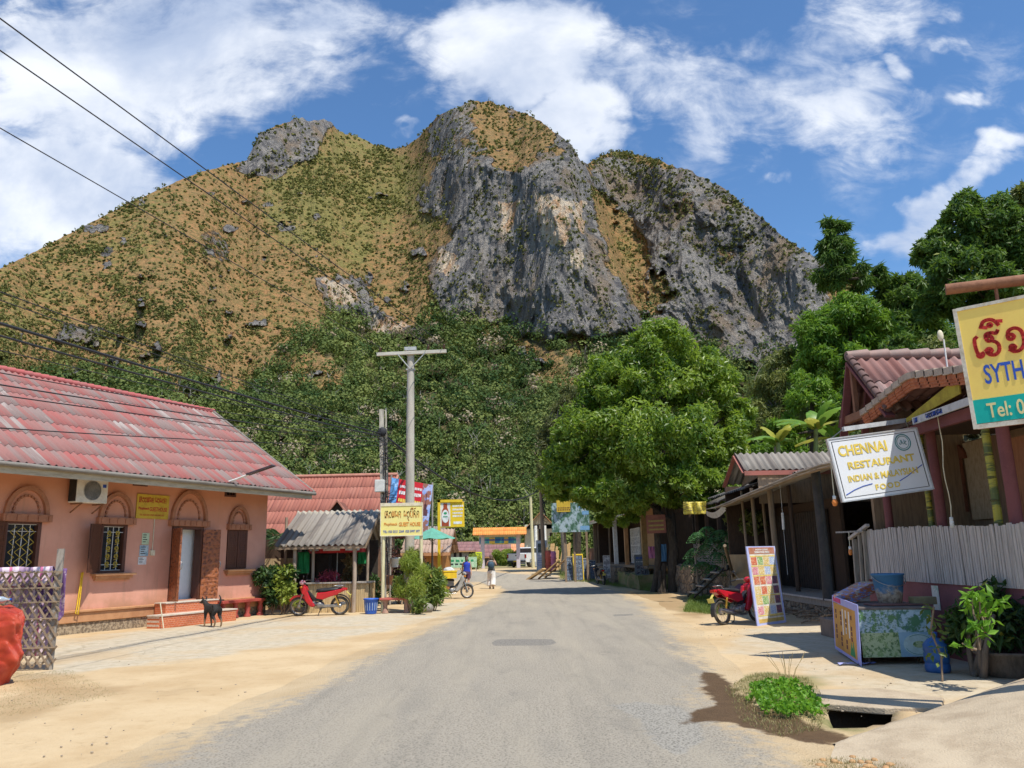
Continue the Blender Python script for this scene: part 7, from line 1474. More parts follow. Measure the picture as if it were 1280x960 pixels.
p,q=onX(898,608,6.6),onX(935,622,6.6);a=MB();wavy(a,(7.35,25.6,3.6),(0,5.0,0),(1.9,0,.64),20,rows=1,amp=.03);a.build('side_roof',ROOFG,sh,world=True)
a=MB();wavy(a,(8.75,17.2,4.0),(0,11.5,0),(5.0,0,1.0),46,rows=3,amp=.03);a.build('main_roof',ROOFB,sh,world=True)
PW_=M('post_wood',(.30,.22,.145),(.2,.145,.095),scale=2.5,stretch=(8,8,.8),rough=.85)
for px_,py_,X_,w_,mt,ln in((944,660,7.55,.12,PW_,0),(957,660,8.1,.10,PW_,0),(966,650,7.52,.17,PW_,.0),(990,650,8.1,.12,WOODD,.0),(1029,680,7.50,.235,M('tarred_post',(.035,.034,.036),(.06,.055,.05),scale=4,rough=.6),.0),(931,660,7.55,.09,PW_,0)):
 p=onX(px_,py_,X_);a=MB();a.tube([(X_,p.y,.45),(X_+.01,p.y+.01,1.8),(X_-.02,p.y,3.6)],[w_*.55,w_*.5,w_*.48],10);a.build('post',mt,sh,world=True)
a=MB();p=onX(979.5,662,7.4);q=onX(978,641,7.4);a.tube([p,q],.035,8);a.tube([q,(q.x,q.y,3.5)],.006,5);a.tube([p,(p.x,p.y,1.0)],.005,5);tag(a.build('lamp_tube',WHITE,origin=tuple(p)),'short white lamp tube hanging in the restaurant opening','lamp')
a=MB();a.box(7.38,7.415,18.5,23.8,.46,.50);a.build('floor_edge',PALEW,sh,world=True)
a=MB();A_,B_=onX(915,700,7.45),onX(935,700,7.45);a.box(7.45,7.50,B_.y,A_.y+.3,.49,1.54);a.build('side_panel',M('ochre_panel',(.40,.28,.15),(.3,.2,.1),scale=2),sh,world=True)
ta_=thing('table','dark wooden table inside the open restaurant','table',(10.0,21.0,.49));a=MB();a.box(-.7,.7,-.45,.45,.70,.75);a.build('tabletop',WOOD,ta_)
for x in(-.6,.6):
 for y in(-.35,.35):a=MB();a.bar((x,y,0),(x,y,.7),.07);a.build('leg',WOOD,ta_)
for k,(x0,x1,y0,y1,z1,lb)in enumerate(((6.0,6.5,15.5,16.5,.34,'lower dark concrete block step below the tarred post'),(6.60,7.2,16.4,17.3,.46,'upper concrete block step against the platform'))):
 a=MB();a.box(0,x1-x0,0,y1-y0,0,z1);o=a.build('block_step',M('brown_concrete',(.24,.18,.14),(.17,.125,.1),scale=4,bump=.6),bevel=.02);o.location=(x0,y0,0);tag(o,lb,'step')
a=MB();rr=random.Random(12)
for i in range(40):
 p=Vector((7.1+rr.uniform(-.3,.2),rr.uniform(18.2,22.5),.03+rr.uniform(0,.16)));d_=Vector((rr.uniform(-1,1),rr.uniform(-1,1),rr.uniform(-.1,.35))).normalized()*rr.uniform(.15,.5);a.tube([p-d_,p+Vector((0,0,.03)),p+d_],rr.uniform(.008,.02),5)
tag(a.build('stick_pile',WOOD,origin=(7.1,20,0)),'heap of dry sticks below the platform edge behind the menu banner','sticks')
mBL,mBR=G(947,783),G(983,778);mTL=PY(934,683,18.75);mb_=Board(mBL,mBR,mTL);mn=thing('menu_banner','tall leaning food menu banner with rows of dish photographs and a blue border','banner',mb_.p(.5,0))
a=MB();mb_.rect(a,0,1,0,1,-.02,0);a.build('sheet',M('banner_violet_blue',(.36,.42,.78),(.55,.55,.78),scale=2,bump=0),mn,world=True);a=MB();mb_.rect(a,.06,.94,.03,.985,.0,.003);a.build('white_ground',M('banner_white',(.76,.70,.60),bump=0),mn,world=True)
a=MB();mb_.rect(a,.06,.94,.90,.985,.003,.006);a.build('header',M('banner_brown',(.42,.16,.08),(.5,.25,.2),bump=0),mn,world=True);mb_.text('INDIAN CUISINE',.5,.955,.035,INKW,mn,.008,.001,.55);mb_.text('INDIAN FOOD MENU',.5,.923,.04,INKW,mn,.008,.002,.65)
dish=[photo_mat('dish_'+n_,c,22,seed=i)for i,(n_,c)in enumerate((('curry',[(.70,.16,.08),(.80,.50,.30),(.55,.12,.06)]),('greens',[(.25,.48,.18),(.70,.72,.40),(.2,.35,.12)]),('rice',[(.78,.62,.25),(.82,.76,.58),(.62,.42,.12)]),('blue',[(.45,.62,.72),(.74,.78,.8),(.35,.4,.6)]),('pink',[(.72,.30,.48),(.8,.66,.58),(.6,.2,.22)]),('dark',[(.14,.06,.07),(.45,.12,.1),(.08,.06,.12)])))]
rr=random.Random(8);order=[0,1,2,3,4,2,3,2,0,0,4,5,2,0,2,5,2,1,2,5,4,2,3,5]
for r_ in range(6):
 for c_i in range(4):a=MB();mb_.rect(a,.09+c_i*.21+rr.uniform(-.005,.01),.275+c_i*.21,.135+(5-r_)*.125,.135+(5-r_)*.125+.10,.003,.007);a.build('dish_photo',dish[order[r_*4+c_i]],mn,world=True)
[mb_.rect(MB(),.07,.93,v,v+.012,.003,.006).build('yellow_bar',INKY,mn,world=True)for v in(.115,.365,.615,.74,.865)];a=MB();mb_.rect(a,.07,.93,.035,.08,.003,.006);mb_.rect(a,.45,.94,.10,.112,.007,.009);a.build('lower_strip',M('strip_gold',(.62,.42,.12),bump=0),mn,world=True)
for u in(.03,.97):a=MB();p=mb_.p(u,.55,-.03);a.bar(p,(p.x+.25,p.y+.55,0),.03,.03);a.bar(mb_.p(u,0,-.035),mb_.p(u,1,-.035),.03,.025);a.build('prop',WOOD,mn,world=True)
ct=thing('food_cart','low wheeled cart wrapped in green photo posters with an orange menu sheet on its end','cart',(5.05,12.25,0));X0,X1=5.02,6.05;Y0,Y1=12.25,13.7;zc=.80
a=MB();a.box(X0+.03,X1-.02,Y0+.02,Y1,.16,.77);a.build('body',WOODG,ct,world=True);a=MB();a.box(X0-.02,X1+.02,Y0-.02,Y1,.77,.81);a.build('top',M('dusty_dark_top',(.10,.085,.08),(.18,.15,.13),scale=3),ct,world=True,bevel=.008)
fb=Board(Vector((X0+.02,Y0,.10)),Vector((X1,Y0,.12)),Vector((X0+.02,Y0,.78)))
TIN=[photo_mat('leaves_photo',[(.22,.36,.40),(.04,.10,.07),(.42,.52,.55),(.10,.22,.08)],13),photo_mat('field_photo',[(.30,.45,.50),(.06,.16,.14),(.42,.55,.62),(.08,.2,.1)],6,seed=4),photo_mat('salad_photo',[(.24,.34,.12),(.10,.18,.06),(.42,.48,.26)],12,seed=7),M('plate_ground_blue',(.30,.45,.55),(.22,.36,.46),scale=4,bump=0)]
for(u0,u1,v0,v1),mt in zip(((.0,.52,.50,1.0),(.52,1.0,.50,1.0),(.0,.52,.0,.50),(.52,1.0,.0,.50)),TIN):a=MB();fb.rect(a,u0,u1,v0,v1,0,.006);a.build('photo_panel',mt,ct,world=True)
a=MB();outline(fb,[(.78+.21*math.cos(rad(q)),.245+.225*math.sin(rad(q)))for q in range(0,360,15)],.006,.010,a);pl_=a.build('plate_print',M('plate_pale',(.48,.60,.58),(.4,.5,.46),scale=5,bump=0),ct,world=True);a=MB();outline(fb,[(.78+.085*math.cos(rad(q)),.25+.07*math.sin(rad(q)))for q in range(0,360,30)],.010,.013,a);a.build('dish_print',TIN[2],ct,world=True)
a=MB()
for s0 in(200,20):
 for q in range(s0,s0+110,10):a.bar(fb.p(.78+.19*math.cos(rad(q)),.245+.2*math.sin(rad(q)),.012),fb.p(.78+.19*math.cos(rad(q+10)),.245+.2*math.sin(rad(q+10)),.012),.006,.003,up=fb.n)
a.build('plate_rim',TEAL,ct,world=True)
ct.rotation_euler=(0,0,rad(-9));eb=Board(Vector((5.22,13.78,.06)),Vector((4.94,12.12,.0)),Vector((5.25,13.78,.93)));e2=thing('menu_sheet','orange menu sheet with a violet border leaning on the near end of the cart','banner',eb.p(.5,0))
a=MB();eb.rect(a,0,1,0,.98,-.012,0);a.build('sheet',M('violet_border',(.34,.36,.74),(.42,.42,.7),bump=0),e2,world=True);a=MB();eb.rect(a,.05,.90,.06,.86,0,.003);a.build('orange_ground',M('orange_print',(.60,.33,.08),(.5,.24,.06),scale=3,bump=0),e2,world=True)
a=MB();eb.rect(a,.05,.36,.88,.96,0,.003);a.build('pink_header',M('pink_print',(.62,.06,.22),bump=0),e2,world=True);a=MB();[eb.rect(a,.12+.2*i,.17+.2*i,.14+.09*j,.19+.09*j+.02,.003,.005)for i in range(4)for j in range(7)if(i*7+j*3)%4];a.build('print',M('maroon_ink',(.12,.04,.05),bump=0),e2,world=True)
a=MB();[eb.rect(a,.40+.12*i,.44+.12*i,.35+.05*(i%2),.80,.003,.005)for i in range(3)];a.build('white_columns',INKW,e2,world=True);a=MB();outline(eb,[(.66,.08),(.72,.30),(.75,.16),(.79,.33),(.84,.08)],.003,.006,a);a.build('leaf_print',INKG,e2,world=True)
for x,y in((X0+.12,Y0+.1),(X1-.14,Y0+.1),(X0+.6,Y1-.2),(X1-.1,Y1-.2)):a=MB();a.torus((x,y,.075),.055,.022,'x',16,6);a.lathe([(0,-.02),(.05,-.02),(.05,.02),(0,.02)],(0,0,0),10)if False else None;a.box(x-.012,x+.012,y-.015,y+.015,.06,.17);a.build('wheel',M('caster',(.12,.09,.06),(.3,.2,.12)),ct,world=True)
bk=thing('bucket','old blue plastic bucket caked with pale cement on the cart','bucket',(5.75,12.75,.815));BKM,t,b=newmat('cement_bucket');co=t.coord();zz=t.new('ShaderNodeSeparateXYZ',ins={0:co}).outputs[2];nn=t.noise(co,7,5,.7)
t.put(b.inputs['Base Color'],t.mix(t.ramp(t.m('ADD',t.m('MULTIPLY',nn,.5),t.m('MULTIPLY',zz,-1.0)),-.02,.10),(.05,.17,.32),t.mix(t.ramp(t.noise(co,24,4),.4,.65),(.50,.43,.34),(.26,.2,.15))));b.inputs['Roughness'].default_value=.75;t.put(b.inputs['Normal'],t.bump(nn,.8,.02))
a=MB();a.lathe([(.0,.0),(.165,0),(.20,.20),(.225,.42),(.24,.43),(.24,.455),(.215,.455),(.20,.40),(.15,.03),(0,.03)],n=28);a.build('bucket_body',BKM,bk);a=MB();a.tube([(.238*math.cos(rad(q)),.238*math.sin(rad(q))-.02,.40-.13*math.sin(rad(q-180)))for q in range(180,361,15)],.006,6);a.build('handle',STEEL,bk)
bx=thing('cardboard_box','opened printed box lying tilted on the far end of the cart','box',(5.50,13.45,.815),rad(20));a=MB();a.obox((0,0,.13),(.26,0,.09),(0,.17,0),(-.03,0,.075));a.build('box_body',photo_mat('box_print',[(.6,.55,.5),(.16,.25,.6),(.5,.18,.08)],8,(1,1,3)),bx,bevel=.008);a=MB();a.obox((.20,0,.27),(.12,0,.03),(0,.17,0),(0,0,.006));a.build('flap',M('cardboard',(.5,.4,.28),(.4,.3,.2)),bx)
a=MB();a.box(-.17,.17,-.10,.10,0,.11);wb=a.build('wood_block',M('mossy_timber',(.28,.24,.12),(.2,.16,.09),scale=6),bevel=.01);wb.location=(6.15,12.55,.815);tag(wb,'short sawn timber block at the right corner of the cart top','block')
a=MB();a.box(-.40,.38,-.17,.17,0,.02);bd_=a.build('brown_tray',M('brown_tray',(.22,.1,.08),(.15,.07,.06)),bevel=.004);bd_.location=(5.70,12.50,.815);tag(bd_,'thin brown board under the cement bucket on the cart','board')
gc=thing('water_keg','ribbed blue water keg between the cart and the leafy planter','keg',G(1173,840));a=MB();a.lathe([(0,0),(.15,0),(.16,.03),(.16,.10),(.148,.12),(.16,.14),(.16,.24),(.148,.26),(.16,.28),(.155,.36),(.09,.43),(.04,.45),(.04,.50),(0,.50)],n=24);a.build('keg_body',M('keg_blue',(.03,.11,.30),(.02,.08,.22),rough=.35,bump=.02),gc);a=MB();a.lathe([(.045,.47),(.045,.52),(0,.52)],n=14);a.build('cap',BLUEP,gc)
plb=G(1262,850);pt=thing('tree_planter','weathered hollow wooden planter at the foot of the leafy bush','planter',plb+Vector((.35,.35,0)));a=MB();a.lathe([(.36,0),(.42,.12),(.46,.38),(.50,.42),(.48,.45),(.40,.42),(.3,.3),(0,.3)],n=18);a.v=[(x*1.15*(1+.06*math.sin(9*math.atan2(y,x))),y*.8,z*.7)for x,y,z in a.v];a.build('trough',M('old_bark',(.17,.125,.09),(.09,.07,.05),scale=4,stretch=(4,4,1),bump=.9),pt)
a=MB();rr=random.Random(5)
for i in range(5):limb(a,(-.62+rr.uniform(-.1,.1),rr.uniform(-.2,.1),0),(-.42+rr.uniform(-.1,.15),rr.uniform(-.2,.1),.62+rr.uniform(0,.25)),.05,.025,.15,5,rr,7)
a.build('stump',MATS['old_bark'],pt)
def bush(name,label,loc,parts_,mat,stems,L,Wd,seed,cat='shrub'):
 r_=np.random.default_rng(seed);rr=random.Random(seed);root=thing(name,label,cat,loc);Cs,Rs,Ns=[],[],[]
 for(dx_,dy_,dz_,R_,k)in parts_:
  c=lobes_on((dx_,dy_,dz_),(R_,R_,R_*.85),k,r_);Cs.append(c);Rs.append(np.full(k,R_*.42))
 C_,R__=np.concatenate(Cs),np.concatenate(Rs);V_,F__,tn_=clumps(C_,R__,42,L,Wd,r_,.25,.2,.9);V_[:,2]=np.maximum(V_[:,2],.01);npmesh('foliage',V_,F__,mat,root,attrs={'tint':tn_});a=MB()
 for s_ in stems:limb(a,s_[0],s_[1],s_[2],s_[2]*.45,.14,5,rr,7)
 a.build('stems',WOODD,root);return root
bush('planter_bush','broad leafy bush spilling from the planter beside the concrete ramp',plb+Vector((.35,.4,0)),[(.1,0,.85,.45,18),(-.4,0,.62,.33,12),(.5,.1,.7,.42,14),(.05,.2,.45,.4,10),(.8,.3,.95,.36,9),(-.55,.1,.42,.22,6)],LDK,[((0,0,.3),(-.3,0,1.0),.03),((0,0,.3),(.2,0,1.2),.03),((.1,0,.3),(.6,.1,1.0),.025),((-.1,0,.3),(-.6,0,.8),.02)],.15,.055,31)
plant('broad_leaf_plant','bright green broad leaves sprouting at the top of the planter bush','plant',PY(1234,790,9.9),.5,.24,110,.13,.06,LBR,seed=5,ncl=7);plant('broad_leaf_plant','bright green broad leaves low on the left of the planter bush','plant',PY(1220,812,9.8),.28,.16,60,.12,.055,LBR,seed=6,ncl=6)
vn=thing('climbing_vine','thin bare vine rising at the left of the planter','vine',G(1178,852));a=MB();a.tube([(0,0,0),(.05,.05,.3),(-.02,.1,.6),(.06,.1,.9)],.012,6);a.build('stem',WOOD,vn);V_,F__,tn_=clumps(np.array([(0,.05,.35),(.05,.1,.6),(-.02,.1,.8)]),.14,16,.10,.045,np.random.default_rng(3),.5,.2,1);npmesh('leaves',V_,F__,LMX,vn,attrs={'tint':tn_})
r_=np.random.default_rng(44)
def in_poly(poly,n_):P=np.array(poly);lo,hi=P.min(0),P.max(0);Q=r_.uniform(lo,hi,(n_*6,2));return Q[sdf(Q[:,0],Q[:,1],poly)<0][:n_]
CL=gxy((935,880),(950,862),(985,858),(1015,872),(1034,900),(1008,905),(960,900))
Q=in_poly(CL,190);C_=np.stack([Q[:,0],Q[:,1],gz(Q[:,0],Q[:,1])+.05+.04*r_.random(len(Q))],1);V_,F__,tn_=clumps(C_,.05,9,.045,.04,r_,-.2,.1,.5);o=npmesh('clover',V_,F__,LBR,attrs={'tint':tn_});tag(o,'patch of bright green clover beside the open drain','clover',kind='stuff')
def blades(poly,n_,h,mat,name,label,lean=.5,wd=.006):
 Q=in_poly(poly,n_);n_=len(Q);P=np.stack([Q[:,0],Q[:,1],gz(Q[:,0],Q[:,1])-.005],1);D=np.stack([r_.normal(size=n_)*lean,r_.normal(size=n_)*lean,np.ones(n_)],1);V_,F__,tn_=leaves(P,D,h*(.5+r_.random(n_)),wd,r_.random(n_)*.8,r_);return tag(npmesh(name,V_,F__,mat,attrs={'tint':tn_}),label,'grass',kind='stuff')
DRY=leaf_mat('dry_grass',(.34,.26,.12),(.22,.22,.08),(.5,.4,.22),trans=.2);GRN=leaf_mat('verge_grass',(.10,.17,.03),(.20,.26,.06),(.4,.34,.14),trans=.3)
blades(gxy((905,862),(945,843),(1010,850),(1038,880),(1025,915),(975,925),(925,905)),4500,.045,DRY,'dry_grass','short dry grass round the clover patch');blades(gxy((985,955),(1060,948),(1160,958),(1040,985)),2200,.035,DRY,'dry_grass','dry grass straggling along the foot of the ramp',wd=.004)
blades(gxy((700,729),(745,730.5),(800,737),(812,740),(825,729),(770,720),(700,720)),14000,.16,GRN,'verge_grass','green grass along the verge by the stone wall',wd=.014);blades(gxy((855,766),(905,769),(915,752),(865,744)),9000,.13,GRN,'verge_grass','grass at the foot of the feathery leaved tree',wd=.012)
blades(gxy((0,900),(150,868),(90,838),(0,845)),2500,.03,DRY,'straw_litter','scattered straw on the sand by the sack',1.5,.004)
tw=thing('dry_weed','thin dry weed standing above the clover patch','plant',G(985,858));a=MB();rr=random.Random(2)
for i in range(9):x=rr.uniform(-.12,.12);a.tube([(x*.4,0,0),(x,0,.2),(x*2.2,rr.uniform(-.05,.05),.34+rr.uniform(0,.1))],.003,4)
a.build('stalks',M('straw',(.45,.33,.15)),tw)
a=MB();rr=random.Random(14)
for i in range(120):
 px_,py_=rr.uniform(1010,1290),rr.uniform(948,975);p=G(px_,py_);s_=rr.uniform(.008,.035);a.ball((p.x,p.y,s_*.3),(s_*rr.uniform(.8,1.5),s_,s_*.7),6,4)
tag(a.build('earth_clods',M('orange_earth',(.46,.27,.12),(.36,.2,.09),scale=9)),'crumbled orange earth at the foot of the ramp','earth',kind='stuff')
lf=[(rng.random(),rng.random())for _ in range(260)];a=MB();rr=random.Random(15)
for i in range(330):
 t_=rr.random();px_,py_=(rr.uniform(840,960),rr.uniform(745,800))if t_<.4 else((rr.uniform(0,330),rr.uniform(800,950))if t_<.7 else(rr.uniform(880,1180),rr.uniform(800,960)))
 p=G(px_,py_);s_=rr.uniform(.004,.013);a.ball((p.x,p.y,s_*.3),(s_*rr.uniform(.8,1.6),s_,s_*.6),6,4)
tag(a.build('pebbles',M('loose_stones',(.36,.29,.21),(.24,.19,.14),scale=9)),'loose pebbles and grit scattered on the sandy verges','pebbles',kind='stuff')
a=MB();p=G(1050,832);a.sm=True;vs=[(p.x+.55*i/8,p.y+.12*math.sin(i)*.3+.09*j,.012+.02*abs(math.sin(i*1.3+j)))for i in range(9)for j in range(2)];a.add(vs,[(i*2,i*2+2,i*2+3,i*2+1)for i in range(8)]);tag(a.build('blue_strip',M('violet_border',None),origin=tuple(p)),'strip of violet blue plastic lying on the ground by the cart','strip')
A0=Vector((PY(737,658,59).x,59,0));B0=Vector((PY(806,640,38.5).x,38.5,0));sd_=(B0-A0).normalized();SL=(B0-A0).length;srz=math.atan2(sd_.y,sd_.x);shp=thing('shop_house','old brown wooden shophouse with a low tin roof, pale columns and a poster covered door','shop',A0,srz)
def SW(px_,py_,off=0.0):
 """pixel -> (distance along the shop front, height) on the plane 'off' metres behind the front"""
 n_=Vector((-sd_.y,sd_.x,0));P_=A0+n_*off;d=ray(px_,py_);nn=Vector((sd_.y,-sd_.x,0));t_=(P_.x*nn.x+P_.y*nn.y)/(d[0]*nn.x+d[1]*nn.y);w_=Vector((d[0]*t_,d[1]*t_,EYE+d[2]*t_));return(w_-P_).dot(sd_),w_.z
eA,eB=SW(737,658)[1],SW(803,637)[1];fl=1.05;nrm=1 if Vector((-sd_.y,sd_.x,0)).x>0 else-1
ez0=(eA+eB)/2
a=MB();wavy(a,(-.6,-.7*nrm,ez0),(SL+.9,0,0),(0,4.2*nrm,1.5),50,rows=2,amp=.025);a.build('roof',ROOFB,shp);a=MB();a.bar((-.6,-.7*nrm,ez0-.06),(SL+.3,-.7*nrm,ez0-.06),.04,.12);a.build('eave_board',CREAM,shp)
a=MB();a.box(-.2,SL,3.0*nrm,3.15*nrm,fl,ez0+1.1);a.box(-.2,-.1,.4*nrm,3.0*nrm,fl,ez0+.4);a.box(SL-.1,SL,.4*nrm,3.0*nrm,fl,ez0+.6)
a.build('wall',WOODD,shp);a=MB();sA=SW(785,670)[0];a.box(sA,SL-.1,1.0*nrm,1.12*nrm,fl,ez0+.5);a.build('front_wall',M('orange_brown_boards',(.52,.29,.13),(.38,.20,.09),scale=3,stretch=(6,6,1)),shp)
a=MB();a.box(-.6,SL+.4,-.1*nrm,3.1*nrm,fl-.12,fl);a.build('floor',WOOD,shp)
s0,s1=SW(789,670,1.0*1)[0],SW(801,670,1.0)[0];a=MB();a.box(min(s0,s1),max(s0,s1),.94*nrm,.995*nrm,fl+.05,fl+2.0);dd=a.build('door',WHITE,shp)
for j in range(4):
 for i in range(2):w_=(max(s0,s1)-min(s0,s1));a=MB();u0=min(s0,s1)+w_*(.06+.47*i);a.box(u0,u0+w_*.42,.925*nrm,.938*nrm,fl+.12+j*.47,fl+.12+j*.47+.42);a.build('poster',photo_mat('door_poster%d'%(j*2+i),[(.5,.5,.5),(.12,.14,.16),(.62,.6,.55)],7,seed=j*2+i),dd)
for px_,w_,mt in((744,.20,WOOD),(748,.10,WOOD),(769.5,.22,WHITE),(762,.09,WOOD),(783,.2,MATS['orange_brown_boards']),(805.5,.26,M('ochre_column',(.50,.30,.12),(.38,.22,.09)))):
 s_,_=SW(px_,680);a=MB();a.bar((s_+.05*(mt is WHITE),.0,fl),(s_-.12*(mt is WHITE),.0,ez0+.05),w_,w_,up=(0,1,0));a.build('column',mt,shp)
s0,s1=SW(720,690,2.0)[0],SW(744,690,2.0)[0]
a=MB()
for i in range(14):a.box(-3.0+i*.22,-2.86+i*.22,.28*nrm,.32*nrm,fl+.05,fl+.95)
a.box(-3.05,.1,.26*nrm,.34*nrm,fl+.95,fl+1.02);a.build('porch_railing',M('red_brown_rail',(.25,.11,.07),(.18,.08,.05)),shp)
a=MB();a.box(-3.1,-.6,-.1*nrm,3.0*nrm,fl-.12,fl);a.build('porch_floor',WOOD,shp)
a=MB();a.box(-3.0,-.3,1.6*nrm,1.7*nrm,fl,fl+2.2);a.build('porch_wall',M('purple_grey_boards',(.15,.10,.13),(.1,.07,.09),scale=3),shp)
w1=rough_box('rubble_wall',5.35,9.5,44.5,59,-.05,.92,STW,None,.3,.10,'rubble stone retaining wall below the wooden shophouse','wall')
w2=rough_box('rubble_wall',6.8,10.5,31.9,36.5,-.05,1.12,STW,None,.22,.10,'rubble stone wall behind the trunks of the big mango tree','wall')
rough_box('rubble_wall',7.6,11.0,29.2,32.2,-.05,.95,STW,None,.22,.10,'rubble stone wall behind the feathery leaved tree and black ladder','wall')
EAR=M('grassy_bank',(.14,.17,.05),(.30,.22,.12),scale=1.6,rough=.95,bump=.8)
r_b=rough_box('earth_bank',5.5,8.2,37.5,46.5,-.1,.62,EAR,None,.3,.28);tag(r_b,kind='structure');r_b.name='earth_bank'
pk=thing('dark_picket_fence','dark wooden picket fence on the stone wall behind the mango tree','fence',(7.7,33,1.1));a=MB()
for i in range(20):a.box(7.70,7.74,30.0+i*.27,30.17+i*.27,1.0,1.95+.05*math.sin(i*2.1))
a.build('pickets',WOODG,pk,world=True);a=MB();a.box(7.75,7.79,29.9,35.5,1.2,1.27);a.box(7.75,7.79,29.9,35.5,1.7,1.77);a.build('rails',WOODG,pk,world=True)
sd2=thing('back_shelter','dim open shelter with tan end boards and dark posts behind the picket fence','shelter',(9.4,32,1.0));a=MB();wavy(a,(7.8,29.3,3.5),(0,7,0),(2.2,0,.9),30,rows=1,amp=.03);a.build('roof',ROOFG,sd2,world=True);a=MB();a.box(10.9,11,29.4,36,1.0,4.3);a.box(7.9,10.9,36,36.1,1.0,3.5);a.build('wall',DARKIN,sd2,world=True)
for y in(29.6,31.6,33.6,35.5):a=MB();a.bar((7.95,y,.9),(7.95,y,3.6),.14,.14,up=(0,1,0));a.build('post',WOODD,sd2,world=True)
a=MB();a.box(7.8,10.9,29.3,36.1,.9,1.0);a.build('floor',WOODD,sd2,world=True)
hung('yellow_awning','yellow striped awning cloth between the mango tree and the sheet awning','awning',855,882,627,643,27.5,photo_mat('yellow_stripes',[(.55,.42,.03),(.18,.12,.05),(.6,.5,.08)],3,(.2,1,6)),.06)
hung('pink_jacket','pink jacket hung beside the ochre column of the shophouse','jacket',811,820.5,683,698,36.4,M('pink_fabric',(.60,.22,.38),(.48,.14,.28),scale=6));hung('blue_tarp','light blue plastic sheet hung behind the mango trunk','sheet',825.5,832.5,680,702,36.2,M('light_blue_plastic',(.14,.30,.50),(.2,.4,.6),scale=5))
ld_=thing('ladder_steps','black metal ladder steps leaning against the rubble wall','steps',G(866,745)+Vector((.1,0,0)))
pT,pB=PY(898,711,27.0)-ld_.location,PY(862,744,28.6)-ld_.location
for o_ in(0,1.0):
 a=MB();a.bar(pB+Vector((0,-o_*1.0+.2,0)),pT+Vector((0,-o_*.8+.2,0)),.05,.16,up=(0,1,0));a.build('stringer',BLACK,ld_)
for k in range(4):t_=(k+.5)/4;p=pB.lerp(pT,t_);a=MB();a.box(p.x-.12,p.x+.12,p.y-.72,p.y+.15,p.z-.02,p.z+.02);a.build('tread',WOODG,ld_)
a=MB();a.tube([PY(906,682,24.5),G(924,745)],.05,7);tag(a.build('leaning_pole',WOOD,origin=tuple(G(924,745))),'thick pole leaning left of the red motorbike and menu banner','pole')
a=MB();p=G(914,757);a.lathe([(.28,0),(.34,.2),(.22,.5),(.08,.62),(0,.63)],n=16);o=a.build('purple_sack',M('purple_sack_cloth',(.13,.08,.12),(.2,.12,.16),scale=6,bump=.8));o.location=p+Vector((.6,.9,0));tag(o,'dull purple sack heaped behind the red motorbike seat','sack')
YM=47.0;mbL,mbR,mTLp=PY(690,665.5,YM),PY(738,664.5,YM-.6),PY(689,629,YM);mpb=Board(mbL,mbR,mTLp);mp=thing('map_board','large green and blue printed board of caves and hills on two posts','sign',(mbL.x+1,YM,0));a=MB();mpb.rect(a,0,.98,0,1,-.03,0);a.build('panel',photo_mat('map_print',[(.14,.26,.18),(.30,.42,.40),(.06,.14,.08),(.42,.52,.55)],3.2,(1,1,.6)),mp,world=True)
a=MB();mpb.rect(a,.72,.95,.80,1.02,0,.01);mpb.rect(a,.74,.98,.06,.20,0,.01);mpb.rect(a,.80,.97,.58,.70,0,.01);a.build('blue_patches',M('map_blue',(.16,.36,.58),(.25,.45,.65),bump=0),mp,world=True)
for px_ in(705,716.5,732):q=PY(px_,640,YM+.05);a=MB();a.bar((q.x,q.y,-.1),(q.x,q.y,q.z),.12,.12,up=(0,1,0));a.build('post',WOOD,mp,world=True)
yb=Board(PY(696,640,YM-.3),PY(720.5,639.5,YM-.3),PY(696,624.5,YM-.3));yl=board_thing('yellow_notice','mustard yellow painted board fixed on the upper left of the green printed board','sign',yb,.04,YS);a=MB()
for v in(.12,.28):
 u=.06
 while u<.88:w_=random.uniform(.05,.12);yb.rect(a,u,u+w_,v,v+.09,.0,.006);u+=w_+.03
a.build('lettering',M('brown_ink',(.2,.1,.03),bump=0),yl,world=True)
BP=photo_mat('brochures',[(.10,.16,.26),(.35,.40,.42),(.03,.05,.10)],9,(1,1,2))
for k,(pxa,pxb,pya,pyb,Y_,lb,fr)in enumerate(((708,717,697,727,46.5,'rack of blue tour photos nearest the wooden steps',WOODG),(718,730,694,727,46.0,'yellow framed rack of blue tour photos beside the rubble wall',YEL),(729,737,698,725,45.6,'grey rack of small photos leaning on the rubble wall',WOODG),(738,746,700,725,45.0,'last grey rack of small photos before the white banner',WOODG))):
 g0,g1=Gt(pxa,pyb),Gt(pxb,pyb);hh=(pyb-pya)*Y_/1000;bq=Board(Vector((g0.x,g0.y,g0.z)),Vector((g1.x,g0.y,g0.z)),Vector((g0.x,g0.y+.35,g0.z+hh)));r_=thing('photo_rack',lb,'rack',((g0.x+g1.x)/2,g0.y,g0.z),0,'photo racks on the verge');a=MB();bq.rect(a,0,1,0,1,-.03,0);a.build('back',M('rack_back',(.10,.11,.13)),r_,world=True)
 for j in range(6):a=MB();[bq.rect(a,.10+.42*i,.46+.42*i,.05+.155*j,.17+.155*j,0,.01)for i in range(2)];a.build('photo',BP,r_,world=True)
 a=MB();[bq.rect(a,*q,-.04,.02)for q in((-.05,.03,0,1.03),(.97,1.05,0,1.03),(.03,.97,.98,1.03),(.03,.97,0,.03))];a.build('frame',fr,r_,world=True)
stand_board('white_banner','narrow white roll up banner on the verge beside the black motorbike','banner',754.5,762.5,695,722,45,None,mat=photo_mat('white_print',[(.66,.66,.66),(.5,.5,.52),(.25,.25,.27)],3),frame=WHITE,z=.05)
